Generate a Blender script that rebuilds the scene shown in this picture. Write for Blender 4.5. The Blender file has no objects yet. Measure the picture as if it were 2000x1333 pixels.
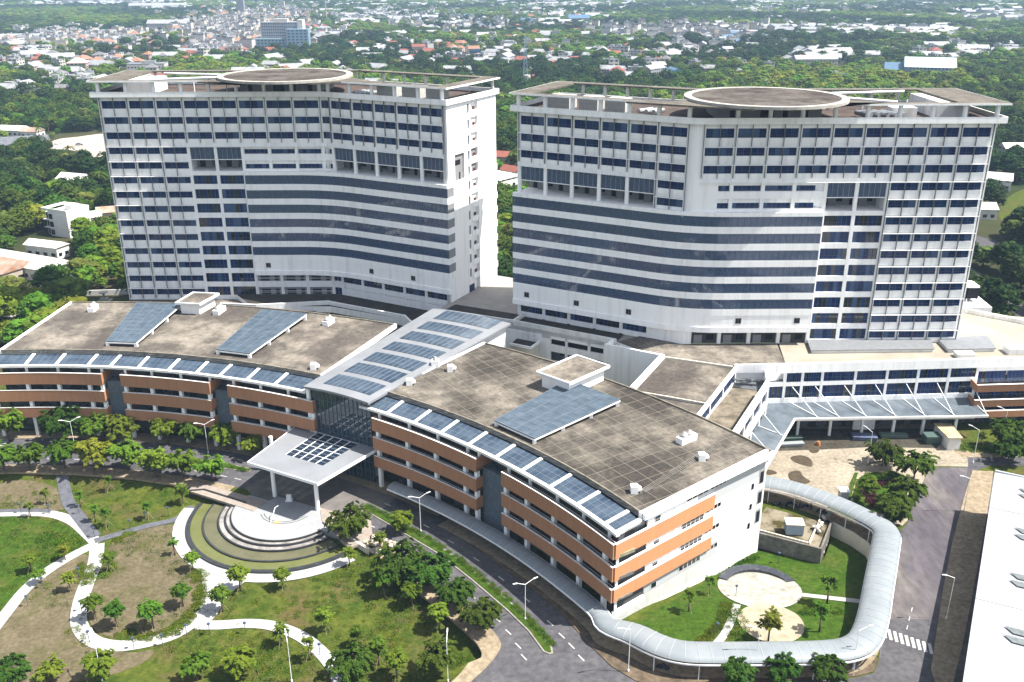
import bpy, bmesh, math, random
from mathutils import Vector, Matrix
R_=math.radians
random.seed(7)
SC=bpy.context.scene
COL=SC.collection
# ------------------------------------------------------------------ camera, world, sun
F_PX=1835.0; PITCH=R_(21.69); ROLL=-math.atan(14/4614.0); HC=100.0
fw=Vector((0,math.cos(PITCH),-math.sin(PITCH))); r0=Vector((1,0,0)); u0=r0.cross(fw)
rt=r0*math.cos(ROLL)+u0*math.sin(ROLL); up=u0*math.cos(ROLL)-r0*math.sin(ROLL)
cam=bpy.data.objects.new('camera',bpy.data.cameras.new('camera')); COL.objects.link(cam)
cam.data.sensor_width=36; cam.data.lens=F_PX/2000*36; cam.data.clip_end=30000; cam.data.clip_start=1
cam.matrix_world=Matrix(((rt.x,up.x,-fw.x,0),(rt.y,up.y,-fw.y,0),(rt.z,up.z,-fw.z,HC),(0,0,0,1)))
SC.camera=cam
SUN_AZ=R_(-6); SUN_EL=R_(57)
w=bpy.data.worlds.new('World'); SC.world=w; w.use_nodes=True
nt=w.node_tree; bg=nt.nodes['Background']; sky=nt.nodes.new('ShaderNodeTexSky'); sky.sky_type='NISHITA'
sky.sun_disc=False; sky.sun_elevation=SUN_EL; sky.sun_rotation=math.pi/2-SUN_AZ; sky.air_density=1.0; sky.dust_density=1.5
hs_=nt.nodes.new('ShaderNodeHueSaturation'); hs_.inputs['Saturation'].default_value=.5; nt.links.new(sky.outputs[0],hs_.inputs['Color']); nt.links.new(hs_.outputs[0],bg.inputs[0]); bg.inputs[1].default_value=0.10
sun=bpy.data.objects.new('sun',bpy.data.lights.new('sun','SUN')); COL.objects.link(sun)
sun.data.energy=5.0; sun.data.angle=R_(0.5); sun.data.color=(1,.945,.86)
sd=Vector((math.cos(SUN_EL)*math.cos(SUN_AZ),math.cos(SUN_EL)*math.sin(SUN_AZ),math.sin(SUN_EL)))
sun.rotation_euler=sd.to_track_quat('Z','Y').to_euler()
SC.view_settings.view_transform='Standard'; SC.view_settings.look='None'; SC.view_settings.exposure=1.3; SC.view_settings.gamma=1
SC.cycles.max_bounces=6; SC.cycles.transparent_max_bounces=12; SC.cycles.diffuse_bounces=3; SC.cycles.glossy_bounces=3
SC.cycles.volume_bounces=0; SC.cycles.caustics_reflective=False; SC.cycles.caustics_refractive=False

# ------------------------------------------------------------------ terrain and survey helpers
O=(-106.5,49.0)
FC=(-44.7,161.1)                      # centre of the round fountain
def ss(a,b,x):
    t=max(0,min(1,(x-a)/(b-a))); return t*t*(3-2*t)
GARDEN=[(16.5,124.2),(19.2,121.6),(24,117.6),(28.5,116.2),(50,117),(53.6,119.9),(61.6,131.5),(68.2,144.4),(68.2,150),(62.6,158.5),(60.2,156.4),(56.2,148.0),(44.7,154.2),(41.5,150.6),(33.5,142.5)]
def inpoly(x,y,p):
    c=False; n=len(p); j=n-1
    for i in range(n):
        xi,yi=p[i]; xj,yj=p[j]
        if (yi>y)!=(yj>y) and x<(xj-xi)*(y-yi)/(yj-yi)+xi: c=not c
        j=i
    return c
def gz(x,y):
    if inpoly(x,y,GARDEN): return -2.6*ss(124,148,y)
    R=math.hypot(x-O[0],y-O[1])
    if y<210 and R<130: return -1.5*ss(129.5,124.5,R) if R<129.5 else 0
    return 0.0
def ray(x,y): return fw+rt*((x-1000)/F_PX)+up*((666.5-y)/F_PX)
def P(x,y,z=0.0):
    d=ray(x,y); t=(z-HC)/d.z; return (d.x*t,d.y*t)
def G(x,y):
    z=0
    for _ in range(6):
        p=P(x,y,z); z=gz(*p)
    return p
def pol(R,a): return (O[0]+R*math.cos(R_(a)),O[1]+R*math.sin(R_(a)))

# ------------------------------------------------------------------ materials
MATS={}
KEEP={'white_render','white_weathered','white_metal','navy_glass','blue_glass','curtained_glass','cream_wall'}
def mat(name,col,rough=.7,col2=None,scale=1.0,detail=4,spec=.4,metal=0,bump=0,col3=None,scale3=.1,contrast=(.35,.65),c3=(.42,.62),stretch=None,rnd=0,fine=0):
    if name in MATS: return MATS[name]
    if name not in KEEP:
        k=(.9 if 'foliage' in name else 1.0) if ('foliage' in name or 'roof' in name or name.startswith('asphalt')) else (.84 if ('lawn' in name or 'orange_panel' in name or 'yard' in name or 'paving' in name) else .74)
        if name.startswith('asphalt'): k=1.12
        if name in ('painted_metal_roof','cream_roof','roof_panel_glass') or 'tin' in name or 'sheet' in name: k=.72
        col=tuple(c*k for c in col); col2=tuple(c*k for c in col2) if col2 else None; col3=tuple(c*k for c in col3) if col3 else None
    m=bpy.data.materials.new(name); m.use_nodes=True; n=m.node_tree; b=n.nodes['Principled BSDF']
    spec=.08 if (rough>.74 and 'white' not in name) else spec; b.inputs['Roughness'].default_value=rough; b.inputs['Specular IOR Level'].default_value=spec; b.inputs['Metallic'].default_value=metal
    geo=n.nodes.new('ShaderNodeNewGeometry'); vec=geo.outputs['Position']
    if stretch:
        mp=n.nodes.new('ShaderNodeMapping'); mp.inputs['Scale'].default_value=stretch; n.links.new(vec,mp.inputs[0]); vec=mp.outputs[0]
    out=None
    def noise(s,d,lo,hi):
        t=n.nodes.new('ShaderNodeTexNoise'); t.inputs['Scale'].default_value=s; t.inputs['Detail'].default_value=d; t.inputs['Roughness'].default_value=.62
        n.links.new(vec,t.inputs['Vector']); r=n.nodes.new('ShaderNodeMapRange'); r.inputs[1].default_value=lo; r.inputs[2].default_value=hi
        n.links.new(t.outputs[0],r.inputs[0]); return r.outputs[0],t.outputs[0]
    def mix(a,b_,f):
        x=n.nodes.new('ShaderNodeMix'); x.data_type='RGBA'
        for i,v in ((6,a),(7,b_)):
            if isinstance(v,tuple): x.inputs[i].default_value=(*v,1)
            else: n.links.new(v,x.inputs[i])
        n.links.new(f,x.inputs[0]); return x.outputs[2]
    if col2:
        f,raw=noise(scale,detail,*contrast); out=mix(col,col2,f)
        if col3:
            f3,_=noise(scale3,4,*c3); out=mix(out,col3,f3)
        if fine:
            ff,_=noise(fine,9,.3,.7); mr=n.nodes.new('ShaderNodeMapRange'); mr.inputs[3].default_value=.62; mr.inputs[4].default_value=1.22; n.links.new(ff,mr.inputs[0])
            mu=n.nodes.new('ShaderNodeVectorMath'); mu.operation='SCALE'; n.links.new(out,mu.inputs[0]); n.links.new(mr.outputs[0],mu.inputs[3]); out=mu.outputs[0]
        if bump:
            bp=n.nodes.new('ShaderNodeBump'); bp.inputs['Strength'].default_value=bump; bp.inputs['Distance'].default_value=.3
            n.links.new(raw,bp.inputs['Height']); n.links.new(bp.outputs[0],b.inputs['Normal'])
    if rnd:
        oi=n.nodes.new('ShaderNodeObjectInfo'); hs=n.nodes.new('ShaderNodeHueSaturation')
        mr=n.nodes.new('ShaderNodeMapRange'); mr.inputs[3].default_value=1-rnd; mr.inputs[4].default_value=1+rnd
        n.links.new(oi.outputs['Random'],mr.inputs[0]); n.links.new(mr.outputs[0],hs.inputs['Value'])
        mr2=n.nodes.new('ShaderNodeMapRange'); mr2.inputs[3].default_value=.525; mr2.inputs[4].default_value=.465
        ma=n.nodes.new('ShaderNodeMath'); ma.operation='FRACT'; mm=n.nodes.new('ShaderNodeMath'); mm.operation='MULTIPLY'; mm.inputs[1].default_value=7.31
        n.links.new(oi.outputs['Random'],mm.inputs[0]); n.links.new(mm.outputs[0],ma.inputs[0]); n.links.new(ma.outputs[0],mr2.inputs[0]); n.links.new(mr2.outputs[0],hs.inputs['Hue'])
        if out is None: hs.inputs['Color'].default_value=(*col,1)
        else: n.links.new(out,hs.inputs['Color'])
        out=hs.outputs[0]
    if out is None: b.inputs['Base Color'].default_value=(*col,1)
    else: n.links.new(out,b.inputs['Base Color'])
    MATS[name]=m; return m
WHITE=mat('white_render',(.88,.878,.87),.75,(.64,.64,.62),.8,9,contrast=(.48,.85),stretch=(1,1,.07))
WHITE2=mat('white_weathered',(.72,.72,.70),.8,(.42,.41,.38),.5,8,contrast=(.45,.85),stretch=(1,1,.15))
CONC=mat('grey_concrete',(.27,.255,.23),.9,(.13,.12,.105),.35,8,contrast=(.35,.7),bump=.1,fine=1.2)
CREAM=mat('cream_wall',(.66,.61,.50),.85,(.55,.51,.43),.4,5)
ORANGE=mat('orange_panel',(.46,.235,.13),.75,(.37,.185,.105),1.2,5,contrast=(.3,.8),stretch=(1,1,.1))
STONE=mat('blue_stone',(.145,.185,.23),.6,(.09,.125,.165),1.6,6)
def tiled(name,c1,c2,cl,s,rot,linew=.03,bias=.1):
    m=mat(name,c1,.92,c2,bias,8,contrast=(.36,.64),bump=.15,col3=tuple(x*.62 for x in c2),scale3=.06,fine=1.3); n=m.node_tree; b=n.nodes['Principled BSDF']
    src=b.inputs['Base Color'].links[0].from_socket
    geo=n.nodes.new('ShaderNodeNewGeometry'); mp=n.nodes.new('ShaderNodeMapping'); mp.inputs['Rotation'].default_value=(0,0,R_(rot)); n.links.new(geo.outputs['Position'],mp.inputs[0])
    br=n.nodes.new('ShaderNodeTexBrick'); br.offset=0; br.inputs['Scale'].default_value=1; br.inputs['Mortar Size'].default_value=linew; br.inputs['Brick Width'].default_value=s; br.inputs['Row Height'].default_value=s
    br.inputs['Color1'].default_value=(.75,.75,.75,1); br.inputs['Color2'].default_value=(1,1,1,1); br.inputs['Mortar'].default_value=(1,1,1,1); br.inputs['Mortar Smooth'].default_value=.3
    n.links.new(mp.outputs[0],br.inputs['Vector'])
    mu=n.nodes.new('ShaderNodeMix'); mu.data_type='RGBA'; mu.blend_type='MULTIPLY'; mu.inputs[0].default_value=.8; n.links.new(src,mu.inputs[6]); n.links.new(br.outputs['Color'],mu.inputs[7])
    x=n.nodes.new('ShaderNodeMix'); x.data_type='RGBA'; x.inputs[7].default_value=(*cl,1); n.links.new(br.outputs['Fac'],x.inputs[0]); n.links.new(mu.outputs[2],x.inputs[6]); n.links.new(x.outputs[2],b.inputs['Base Color'])
    return m
ROOFB=mat('stained_roof',(.225,.20,.168),.93,(.095,.085,.074),.13,10,contrast=(.40,.60),bump=.12,col3=(.075,.065,.058),scale3=.055,fine=1.1)
ROOFT=tiled('tiled_stained_roof',(.225,.20,.168),(.085,.076,.066),(.20,.18,.148),3.1,-33,.045,.17)
ROOFC=mat('cream_roof',(.42,.385,.32),.9,(.33,.30,.245),.12,6,contrast=(.35,.65))
DECKT=mat('tower_deck',(.13,.10,.085),.9,(.07,.055,.05),.25,7)
HELI=mat('helipad_deck',(.11,.09,.078),.9,(.055,.046,.042),.22,9,contrast=(.38,.62),col3=(.15,.135,.12),scale3=.16,fine=1.4)
SLABT=mat('weathered_slab',(.21,.19,.16),.9,(.12,.108,.095),.3,8,fine=1.5)
SILVER=mat('painted_metal_roof',(.285,.30,.325),.5,(.235,.25,.27),.15,3,spec=.5)
METW=mat('white_metal',(.78,.79,.80),.4)
FRAMEM=mat('dark_frame',(.06,.09,.15),.5)
FRAMEL=mat('light_frame',(.45,.48,.52),.5)
FINM=mat('fin_metal',(.20,.21,.22),.6)
def glass(name,c,rough=.08,c2=None,spec=.9):
    return mat(name,c,rough,c2,.35,2,spec=spec,contrast=(.45,.55)) if c2 else mat(name,c,rough,spec=spec)
GLA=glass('navy_glass',(.004,.018,.085),.1,None,.3); GLB=glass('blue_glass',(.008,.034,.11),.1,None,.4); GLC=glass('curtained_glass',(.045,.085,.18),.2,None,.4); GLD=glass('black_glass',(.005,.008,.016))
PANG=mat('roof_panel_glass',(.026,.048,.085),.3,(.095,.135,.185),.33,7,spec=.8,contrast=(.36,.7))
PANG2=mat('skylight_glass',(.055,.085,.12),.4,(.11,.15,.195),.5,6,spec=.6)
PANG3=mat('awning_glass',(.075,.10,.125),.35,(.15,.18,.21),.3,6,spec=.7)
CURT=mat('curtain_glass',(.008,.02,.035),.05,(.02,.05,.075),.2,5,spec=1)
POLY=mat('polycarbonate',(.215,.25,.275),.5,(.27,.30,.318),.25,6,spec=.4)
DARK=mat('dark_interior',(.02,.02,.025),.9)
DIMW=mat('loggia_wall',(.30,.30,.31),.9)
POOL=mat('algae_water',(.125,.14,.042),.2,(.155,.165,.06),.35,5,spec=.5)
GRAN=mat('dark_granite',(.03,.033,.038),.4,(.05,.055,.06),1,5)
STONEW=mat('pale_paving',(.33,.34,.35),.85,(.28,.29,.305),.6,7)
STONEG=mat('grey_paving',(.13,.135,.155),.85,(.085,.09,.105),.9,7)
def tr_glass(name,tint,gl=.25):
    m=bpy.data.materials.new(name); m.use_nodes=True; n=m.node_tree; b=n.nodes['Principled BSDF']; b.inputs['Base Color'].default_value=(*tint,1); b.inputs['Roughness'].default_value=.06; b.inputs['Specular IOR Level'].default_value=.9
    t=n.nodes.new('ShaderNodeBsdfTransparent'); t.inputs[0].default_value=(.75,.85,.92,1); x=n.nodes.new('ShaderNodeMixShader'); x.inputs[0].default_value=gl
    n.links.new(t.outputs[0],x.inputs[1]); n.links.new(b.outputs[0],x.inputs[2]); n.links.new(x.outputs[0],n.nodes['Material Output'].inputs[0]); MATS[name]=m; return m
TGL=tr_glass("screen_glass",(.075,.11,.19),.66)
TGL2=tr_glass('awning_clear',(.30,.36,.42),.6)

# ------------------------------------------------------------------ object helpers
WL={}
def tag(o,label=None,cat=None,group=None,kind=None):
    if label: o['label']=label
    if cat: o['category']=cat
    if group: o['group']=group
    if kind: o['kind']=kind
    return o
def thing(name,label,cat,loc=(0,0,0),group=None):
    o=bpy.data.objects.new(name,None); COL.objects.link(o); o.location=loc; WL[o.name]=Vector(loc); o.empty_display_size=.5
    return tag(o,label,cat,group)
def split_build(mb,name,mats,parent):
    """build each connected piece of mb as a part of its own"""
    par=list(range(len(mb.v)))
    def f(a):
        while par[a]!=a: par[a]=par[par[a]]; a=par[a]
        return a
    for fc in mb.f:
        for q in fc[1:]: par[f(q)]=f(fc[0])
    g={}
    for i,fc in enumerate(mb.f): g.setdefault(f(fc[0]),[]).append(i)
    for k,fs in g.items():
        m=MB(); mp={}
        for i in fs:
            for q in mb.f[i]:
                if q not in mp: mp[q]=len(m.v); m.v.append(mb.v[q])
            m.f.append(tuple(mp[q] for q in mb.f[i])); m.m.append(mb.m[i])
        m.build(name,mats,parent)
class MB:
    def __init__(s): s.v=[]; s.f=[]; s.m=[]
    def quad(s,*pts,m=0):
        k=len(s.v); s.v+=[tuple(p) for p in pts]; s.f.append(tuple(range(k,k+len(pts)))); s.m.append(m)
    def prism(s,poly,z0,z1,m=0,top=None):
        a=sum(poly[i][0]*poly[(i+1)%len(poly)][1]-poly[(i+1)%len(poly)][0]*poly[i][1] for i in range(len(poly)))
        if a<0: poly=poly[::-1]
        n=len(poly); k=len(s.v); zt=z1 if callable(z1) else (lambda x,y:z1); zb=z0 if callable(z0) else (lambda x,y:z0)
        s.v+=[(x,y,zb(x,y)) for x,y in poly]+[(x,y,zt(x,y)) for x,y in poly]
        s.f.append(tuple(range(k+n-1,k-1,-1))); s.m.append(m); s.f.append(tuple(range(k+n,k+2*n))); s.m.append(m if top is None else top)
        for i in range(n):
            j=(i+1)%n; s.f.append((k+i,k+j,k+n+j,k+n+i)); s.m.append(m)
    def box(s,x0,y0,z0,x1,y1,z1,m=0): s.prism([(x0,y0),(x1,y0),(x1,y1),(x0,y1)],z0,z1,m)
    def seg(s,a,b,w0,w1,z0,z1,m=0):          # wall slab along a->b from offset w0 to w1 (left of a->b positive)
        dx,dy=b[0]-a[0],b[1]-a[1]; L=math.hypot(dx,dy); nx,ny=-dy/L,dx/L
        s.prism([(a[0]+nx*w0,a[1]+ny*w0),(b[0]+nx*w0,b[1]+ny*w0),(b[0]+nx*w1,b[1]+ny*w1),(a[0]+nx*w1,a[1]+ny*w1)],z0,z1,m)
    def path(s,pts,w0,w1,z0,z1,m=0,closed=False):  # mitred strip extrusion along a polyline
        a=offs(pts,w0,closed); b=offs(pts,w1,closed); n=len(pts)
        for i in range(n if closed else n-1):
            j=(i+1)%n; s.prism([a[i],a[j],b[j],b[i]],z0,z1,m)
    def cyl(s,x,y,z0,z1,r,n=12,m=0,r1=None):
        r1=r if r1 is None else r1; k=len(s.v)
        for z,q in ((z0,r),(z1,r1)): s.v+=[(x+q*math.cos(2*math.pi*i/n),y+q*math.sin(2*math.pi*i/n),z) for i in range(n)]
        for i in range(n): j=(i+1)%n; s.f.append((k+i,k+j,k+n+j,k+n+i)); s.m.append(m)
        s.f.append(tuple(range(k+n-1,k-1,-1))); s.f.append(tuple(range(k+n,k+2*n))); s.m+=[m,m]
    def tube(s,a,b,r,n=6,m=0,r1=None):
        a=Vector(a); b=Vector(b); d=(b-a).normalized(); u=d.orthogonal().normalized(); v=d.cross(u); k=len(s.v); r1=r if r1 is None else r1
        for p,q in ((a,r),(b,r1)): s.v+=[tuple(p+(u*math.cos(2*math.pi*i/n)+v*math.sin(2*math.pi*i/n))*q) for i in range(n)]
        for i in range(n): j=(i+1)%n; s.f.append((k+i,k+j,k+n+j,k+n+i)); s.m.append(m)
        s.f.append(tuple(range(k+n-1,k-1,-1))); s.f.append(tuple(range(k+n,k+2*n))); s.m+=[m,m]
    def mesh(s,name,off,mats,smooth=False):
        me=bpy.data.meshes.new(name); me.from_pydata([(x-off.x,y-off.y,z-off.z) for x,y,z in s.v],[],s.f)
        for q in mats: me.materials.append(q)
        if len(mats)>1: me.polygons.foreach_set('material_index',s.m)
        if smooth: me.polygons.foreach_set('use_smooth',[True]*len(me.polygons))
        me.update(); return me
    def build(s,name,mats,parent=None,smooth=False,**kw):
        if not isinstance(mats,(list,tuple)): mats=[mats]
        off=WL[parent.name] if parent else Vector((0,0,0))
        if parent is None and s.v and kw.get('cat'):
            xs=[p[0] for p in s.v]; ys=[p[1] for p in s.v]; off=Vector(((min(xs)+max(xs))/2,(min(ys)+max(ys))/2,min(p[2] for p in s.v)))
        o=bpy.data.objects.new(name,s.mesh(name,off,mats,smooth)); COL.objects.link(o); o.parent=parent
        if parent is None: o.location=off
        WL[o.name]=off
        tag(o,kw.get('label'),kw.get('cat'),kw.get('group'),kw.get('kind')); return o
def offs(pts,d,closed=False):
    n=len(pts); out=[]
    for i in range(n):
        if closed: p0,p1,p2=pts[i-1],pts[i],pts[(i+1)%n]
        else: p0,p1,p2=pts[max(i-1,0)],pts[i],pts[min(i+1,n-1)]
        def nrm(a,b):
            dx,dy=b[0]-a[0],b[1]-a[1]; L=math.hypot(dx,dy) or 1; return (-dy/L,dx/L)
        if i==0 and not closed: nx,ny=nrm(p1,p2); k=1
        elif i==n-1 and not closed: nx,ny=nrm(p0,p1); k=1
        else:
            a=nrm(p0,p1); b=nrm(p1,p2); nx,ny=a[0]+b[0],a[1]+b[1]; L=math.hypot(nx,ny) or 1; nx/=L; ny/=L; k=1/max(.3,nx*a[0]+ny*a[1])
        out.append((p1[0]+nx*d*k,p1[1]+ny*d*k))
    return out
ORD=['','first','second','third','fourth','fifth','sixth','seventh','eighth','ninth','tenth','eleventh','twelfth','thirteenth','fourteenth','fifteenth','sixteenth','seventeenth','eighteenth','nineteenth','twentieth','twenty first','twenty second','twenty third','twenty fourth','twenty fifth']
def scr(x,y,z=0):
    d=Vector((x,y,z))-Vector((0,0,HC)); zz=d.dot(fw); return 1000+F_PX*d.dot(rt)/zz,666.5-F_PX*d.dot(up)/zz
def dedupe(objs):
    d={}
    for o in objs: d.setdefault(o['label'],[]).append(o)
    for l,os_ in d.items():
        if len(os_)>1:
            for i,o in enumerate(sorted(os_,key=lambda o:scr(*o.location)[0])): 
                if i<25: o['label']=l+', '+ORD[i+1]+' from left'
def lerp(a,b,t): return (a[0]+(b[0]-a[0])*t,a[1]+(b[1]-a[1])*t)
def smooth(pts,n=4,closed=False):        # Catmull-Rom through points
    out=[]; N=len(pts)
    rng=range(N) if closed else range(N-1)
    for i in rng:
        p=[pts[(i-1)%N] if closed or i>0 else pts[0],pts[i],pts[(i+1)%N],pts[(i+2)%N] if closed or i+2<N else pts[-1]]
        for k in range(n):
            t=k/n; out.append(tuple(.5*((2*p[1][q])+(-p[0][q]+p[2][q])*t+(2*p[0][q]-5*p[1][q]+4*p[2][q]-p[3][q])*t*t+(-p[0][q]+3*p[1][q]-3*p[2][q]+p[3][q])*t**3) for q in (0,1)))
    if not closed: out.append(pts[-1])
    return out
def copy_tree(o,loc,rotz=0,scale=1,parent=None,**kw):
    c=o.copy(); COL.objects.link(c)
    if parent is None:
        c.location=loc; c.rotation_euler=(0,0,rotz); c.scale=(scale,)*3 if not isinstance(scale,tuple) else scale
        tag(c,kw.get('label'),kw.get('cat'),kw.get('group'))
    else: c.parent=parent
    for ch in list(o.children): copy_tree(ch,None,parent=c)
    return c
# ------------------------------------------------------------------ ground
LAWN=mat('lawn_mixed',(.040,.070,.008),.95,(.095,.11,.018),.42,10,contrast=(.36,.66),bump=.5,col3=(.105,.078,.036),scale3=.10,c3=(.52,.72),fine=1.6)
LAWNG=mat('lawn_green',(.026,.064,.005),.95,(.06,.108,.011),.8,9,bump=.5,contrast=(.35,.7),fine=1.8,col3=(.085,.095,.02),scale3=.15,c3=(.5,.75))
DIRT=mat('dry_bed',(.175,.145,.092),.95,(.115,.10,.055),.35,10,contrast=(.35,.7),bump=.4,col3=(.07,.08,.018),scale3=.12,c3=(.55,.75),fine=1.5)
FLOOR=mat('woodland_floor',(.02,.036,.01),.95,(.045,.055,.018),.05,8,contrast=(.4,.7),col3=(.07,.065,.03),scale3=.012)
ASPH=mat('asphalt',(.082,.08,.086),.9,(.060,.059,.066),.16,8,contrast=(.35,.65),bump=.05,fine=.9)
ASPH2=mat('asphalt_worn',(.090,.083,.093),.9,(.056,.051,.062),.10,9,contrast=(.35,.65),col3=(.15,.135,.125),scale3=.07,stretch=(1,.35,1),fine=.8)
PAVE=mat('sand_paving',(.33,.27,.19),.9,(.23,.185,.125),.4,8,contrast=(.35,.7),bump=.05,fine=1.3)
PAVEB=mat('dirty_paving',(.17,.13,.09),.9,(.09,.07,.05),.35,8,contrast=(.35,.65),fine=1.3)
YARD=mat('yard_concrete',(.37,.325,.255),.9,(.26,.225,.175),.12,8,contrast=(.35,.65),fine=1.3)
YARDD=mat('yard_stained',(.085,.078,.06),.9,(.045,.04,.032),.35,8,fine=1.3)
MARK=mat('road_paint',(.60,.60,.58),.7,(.42,.42,.40),2,5)
PATH=mat('path_paving',(.42,.42,.42),.85,(.32,.32,.325),.9,8,contrast=(.4,.9))
KERB=mat('kerb_stone',(.34,.32,.28),.85,(.24,.225,.19),1,4)
SOIL=mat('bare_soil',(.28,.21,.13),.95,(.16,.12,.075),.3,8)
def frange(a,b,s):
    out=[]; x=a
    while x<=b+1e-6: out.append(x); x+=s
    return out
GX0,GX1,GY0,GY1,GS=-150.0,150.0,60.0,230.0,1.25
mb=MB(); xs=frange(GX0,GX1,GS); ys=frange(GY0,GY1,GS)
mb.v=[(x,y,gz(x,y)) for y in ys for x in xs]; nx=len(xs)
for j in range(len(ys)-1):
    for i in range(nx-1): a=j*nx+i; mb.f.append((a,a+1,a+nx+1,a+nx)); mb.m.append(0)
mb.build('site_ground',LAWN,kind='structure')
mb=MB(); B=9000
mb.quad((-B,GY1,0),(B,GY1,0),(B,14000,0),(-B,14000,0)); mb.quad((-B,-B,0),(B,-B,0),(B,GY0,0),(-B,GY0,0))
mb.quad((-B,GY0,0),(GX0,GY0,0),(GX0,GY1,0),(-B,GY1,0)); mb.quad((GX1,GY0,0),(B,GY0,0),(B,GY1,0),(GX1,GY1,0))
mb.build('ground',FLOOR,kind='structure')
def sheet(name,poly,z,m,dr=False,**kw):
    """thin surface laid on the ground; draped over the terrain when dr"""
    bm=bmesh.new(); vs=[bm.verts.new((x,y,0)) for x,y in poly]; bm.faces.new(vs); 
    if dr:
        x0=min(p[0] for p in poly); x1=max(p[0] for p in poly); y0=min(p[1] for p in poly); y1=max(p[1] for p in poly)
        bmesh.ops.triangulate(bm,faces=bm.faces[:])
        for x in xs:
            if x0<x<x1: bmesh.ops.bisect_plane(bm,geom=bm.verts[:]+bm.edges[:]+bm.faces[:],plane_co=(x,0,0),plane_no=(1,0,0))
        for y in ys:
            if y0<y<y1: bmesh.ops.bisect_plane(bm,geom=bm.verts[:]+bm.edges[:]+bm.faces[:],plane_co=(0,y,0),plane_no=(0,1,0))
        for v in bm.verts: v.co.z=gz(v.co.x,v.co.y)+z
    else:
        bmesh.ops.triangulate(bm,faces=bm.faces[:])
        for v in bm.verts: v.co.z=z
    bmesh.ops.recalc_face_normals(bm,faces=bm.faces[:])
    if sum(f.normal.z*f.calc_area() for f in bm.faces)<0: bmesh.ops.reverse_faces(bm,faces=bm.faces[:])
    me=bpy.data.meshes.new(name); bm.to_mesh(me); bm.free(); me.materials.append(m)
    o=bpy.data.objects.new(name,me); COL.objects.link(o); WL[o.name]=Vector((0,0,0)); tag(o,kind='structure',**kw); return o
def slab(name,poly,z0,z1,m,**kw):
    mb=MB(); mb.prism(poly,z0,z1); o=mb.build(name,m,**kw)
    if 'cat' not in kw: o['kind']='structure'
    return o
PX=lambda l,z=0:[P(x,y,z) for x,y in l]
outer=[(-150,188.5),(-130,191.5)]+[pol(143.0,a) for a in (96,90,84,78,72,66,60,55,50)]+[(-10.7,152.2),(-5.7,146.1),(-1.8,141.4),(3.6,134.8),(8.2,128.3),(12.2,120.6),(15.1,115.8),(18.4,112.6),(22,110.8)]
park=[(-150,174.5),(-130,178)]+[pol(130.6,a) for a in (96,90,84,78,72,66,60,55,51)]+[(-21.5,147),(-13.2,136.4),(-7.9,130.2),(-3.9,125.1),(-2.2,122),(-2.0,119.9),(-3.7,116.2),(-6.2,112.7),(-10,107),(-14,100),(-16,92)]; park=park[:11]+smooth(park[11:],3)
south=[(22,110.8),(52,113.2),(55,114.2),(57,117.5),(60.5,127),(66,140),(72.5,151.5)]
road=outer+south[1:]+PX([(1773,1022),(1784,980),(1804,941),(1815,913),(1891,913),(1877,895)])+[(112,186),(150,190),(150,176),(103,178)]+PX([(1899,922),(1882,975),(1860,1060),(1842,1150),(1830,1230),(1818,1310)])+[(62,98),(58,92)]+park[::-1]
sheet('road',road,.012,ASPH)
st=PX([(1775,1018),(1784,980),(1804,941),(1815,914),(1890,914),(1882,975),(1860,1060),(1842,1150),(1836,1210),(1722,1210),(1745,1140),(1760,1060)])
sheet('side_street',st,.024,ASPH2)
# sidewalks
def kerbed(name,poly,m,h=.14): 
    slab(name,poly,-.3,h,m)
kerbed('sidewalk',outer[:11]+[pol(146.8,a) for a in (50,55,60,66,72,78,84,90,96)]+[(-150,196)],PAVE)
kerbed('sidewalk_corner',outer[10:]+[(28,112.2),(28.5,116.2),(24,117.6),(19.2,121.6),(16.4,124.3)]+[pol(144.3,a) for a in (36,41,46,50)],PAVEB)
kerbed('south_sidewalk',[(28,111.6),(52,113.4),(55,114.4),(56.8,117.6),(60.2,127),(65.4,140),(71,151.0),(71.4,152.6),(66.1,152),(66,144.6),(59.6,131.5),(53.6,119.9),(50,117),(28.5,116.2),(28,112.2)],PAVEB,.12)
kerbed('park_sidewalk',[(-150,174.6),(-130,178.1)]+[pol(130.6,a) for a in (96,90,84,78,72,68)]+[pol(127.2,a) for a in (68,72,78,84,90,96)]+[(-130,175),(-150,171.5)],PAVE)
m1=smooth([(-21.5,147),(-13.2,136.4),(-7.9,130.2),(-3.9,125.1),(-2.2,122),(-2.0,119.9),(-3.7,116.2),(-6.2,112.7),(-10,107)],3)
kerbed('park_sidewalk',m1+[(x-3.0-(1.5 if i>15 else 0),y-2.2) for i,(x,y) in reversed(list(enumerate(m1)))],PAVE)
kerbed('street_sidewalk',PX([(1899,920),(1940,922),(1935,960),(1918,1060),(1900,1160),(1880,1260),(1862,1333)])+[(66,96),(60.5,96)]+PX([(1818,1310),(1830,1230),(1842,1150),(1860,1060),(1882,975)]),PAVE)
slab('gutter_bed',PX([(1935,940),(1943,925),(1935,1020),(1915,1160),(1895,1300),(1880,1333)])+PX([(1862,1333),(1880,1260),(1900,1160),(1918,1060)]),-.3,.05,mat('shaded_gravel',(.16,.15,.14),.95,(.09,.085,.08),.6,8),)
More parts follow.
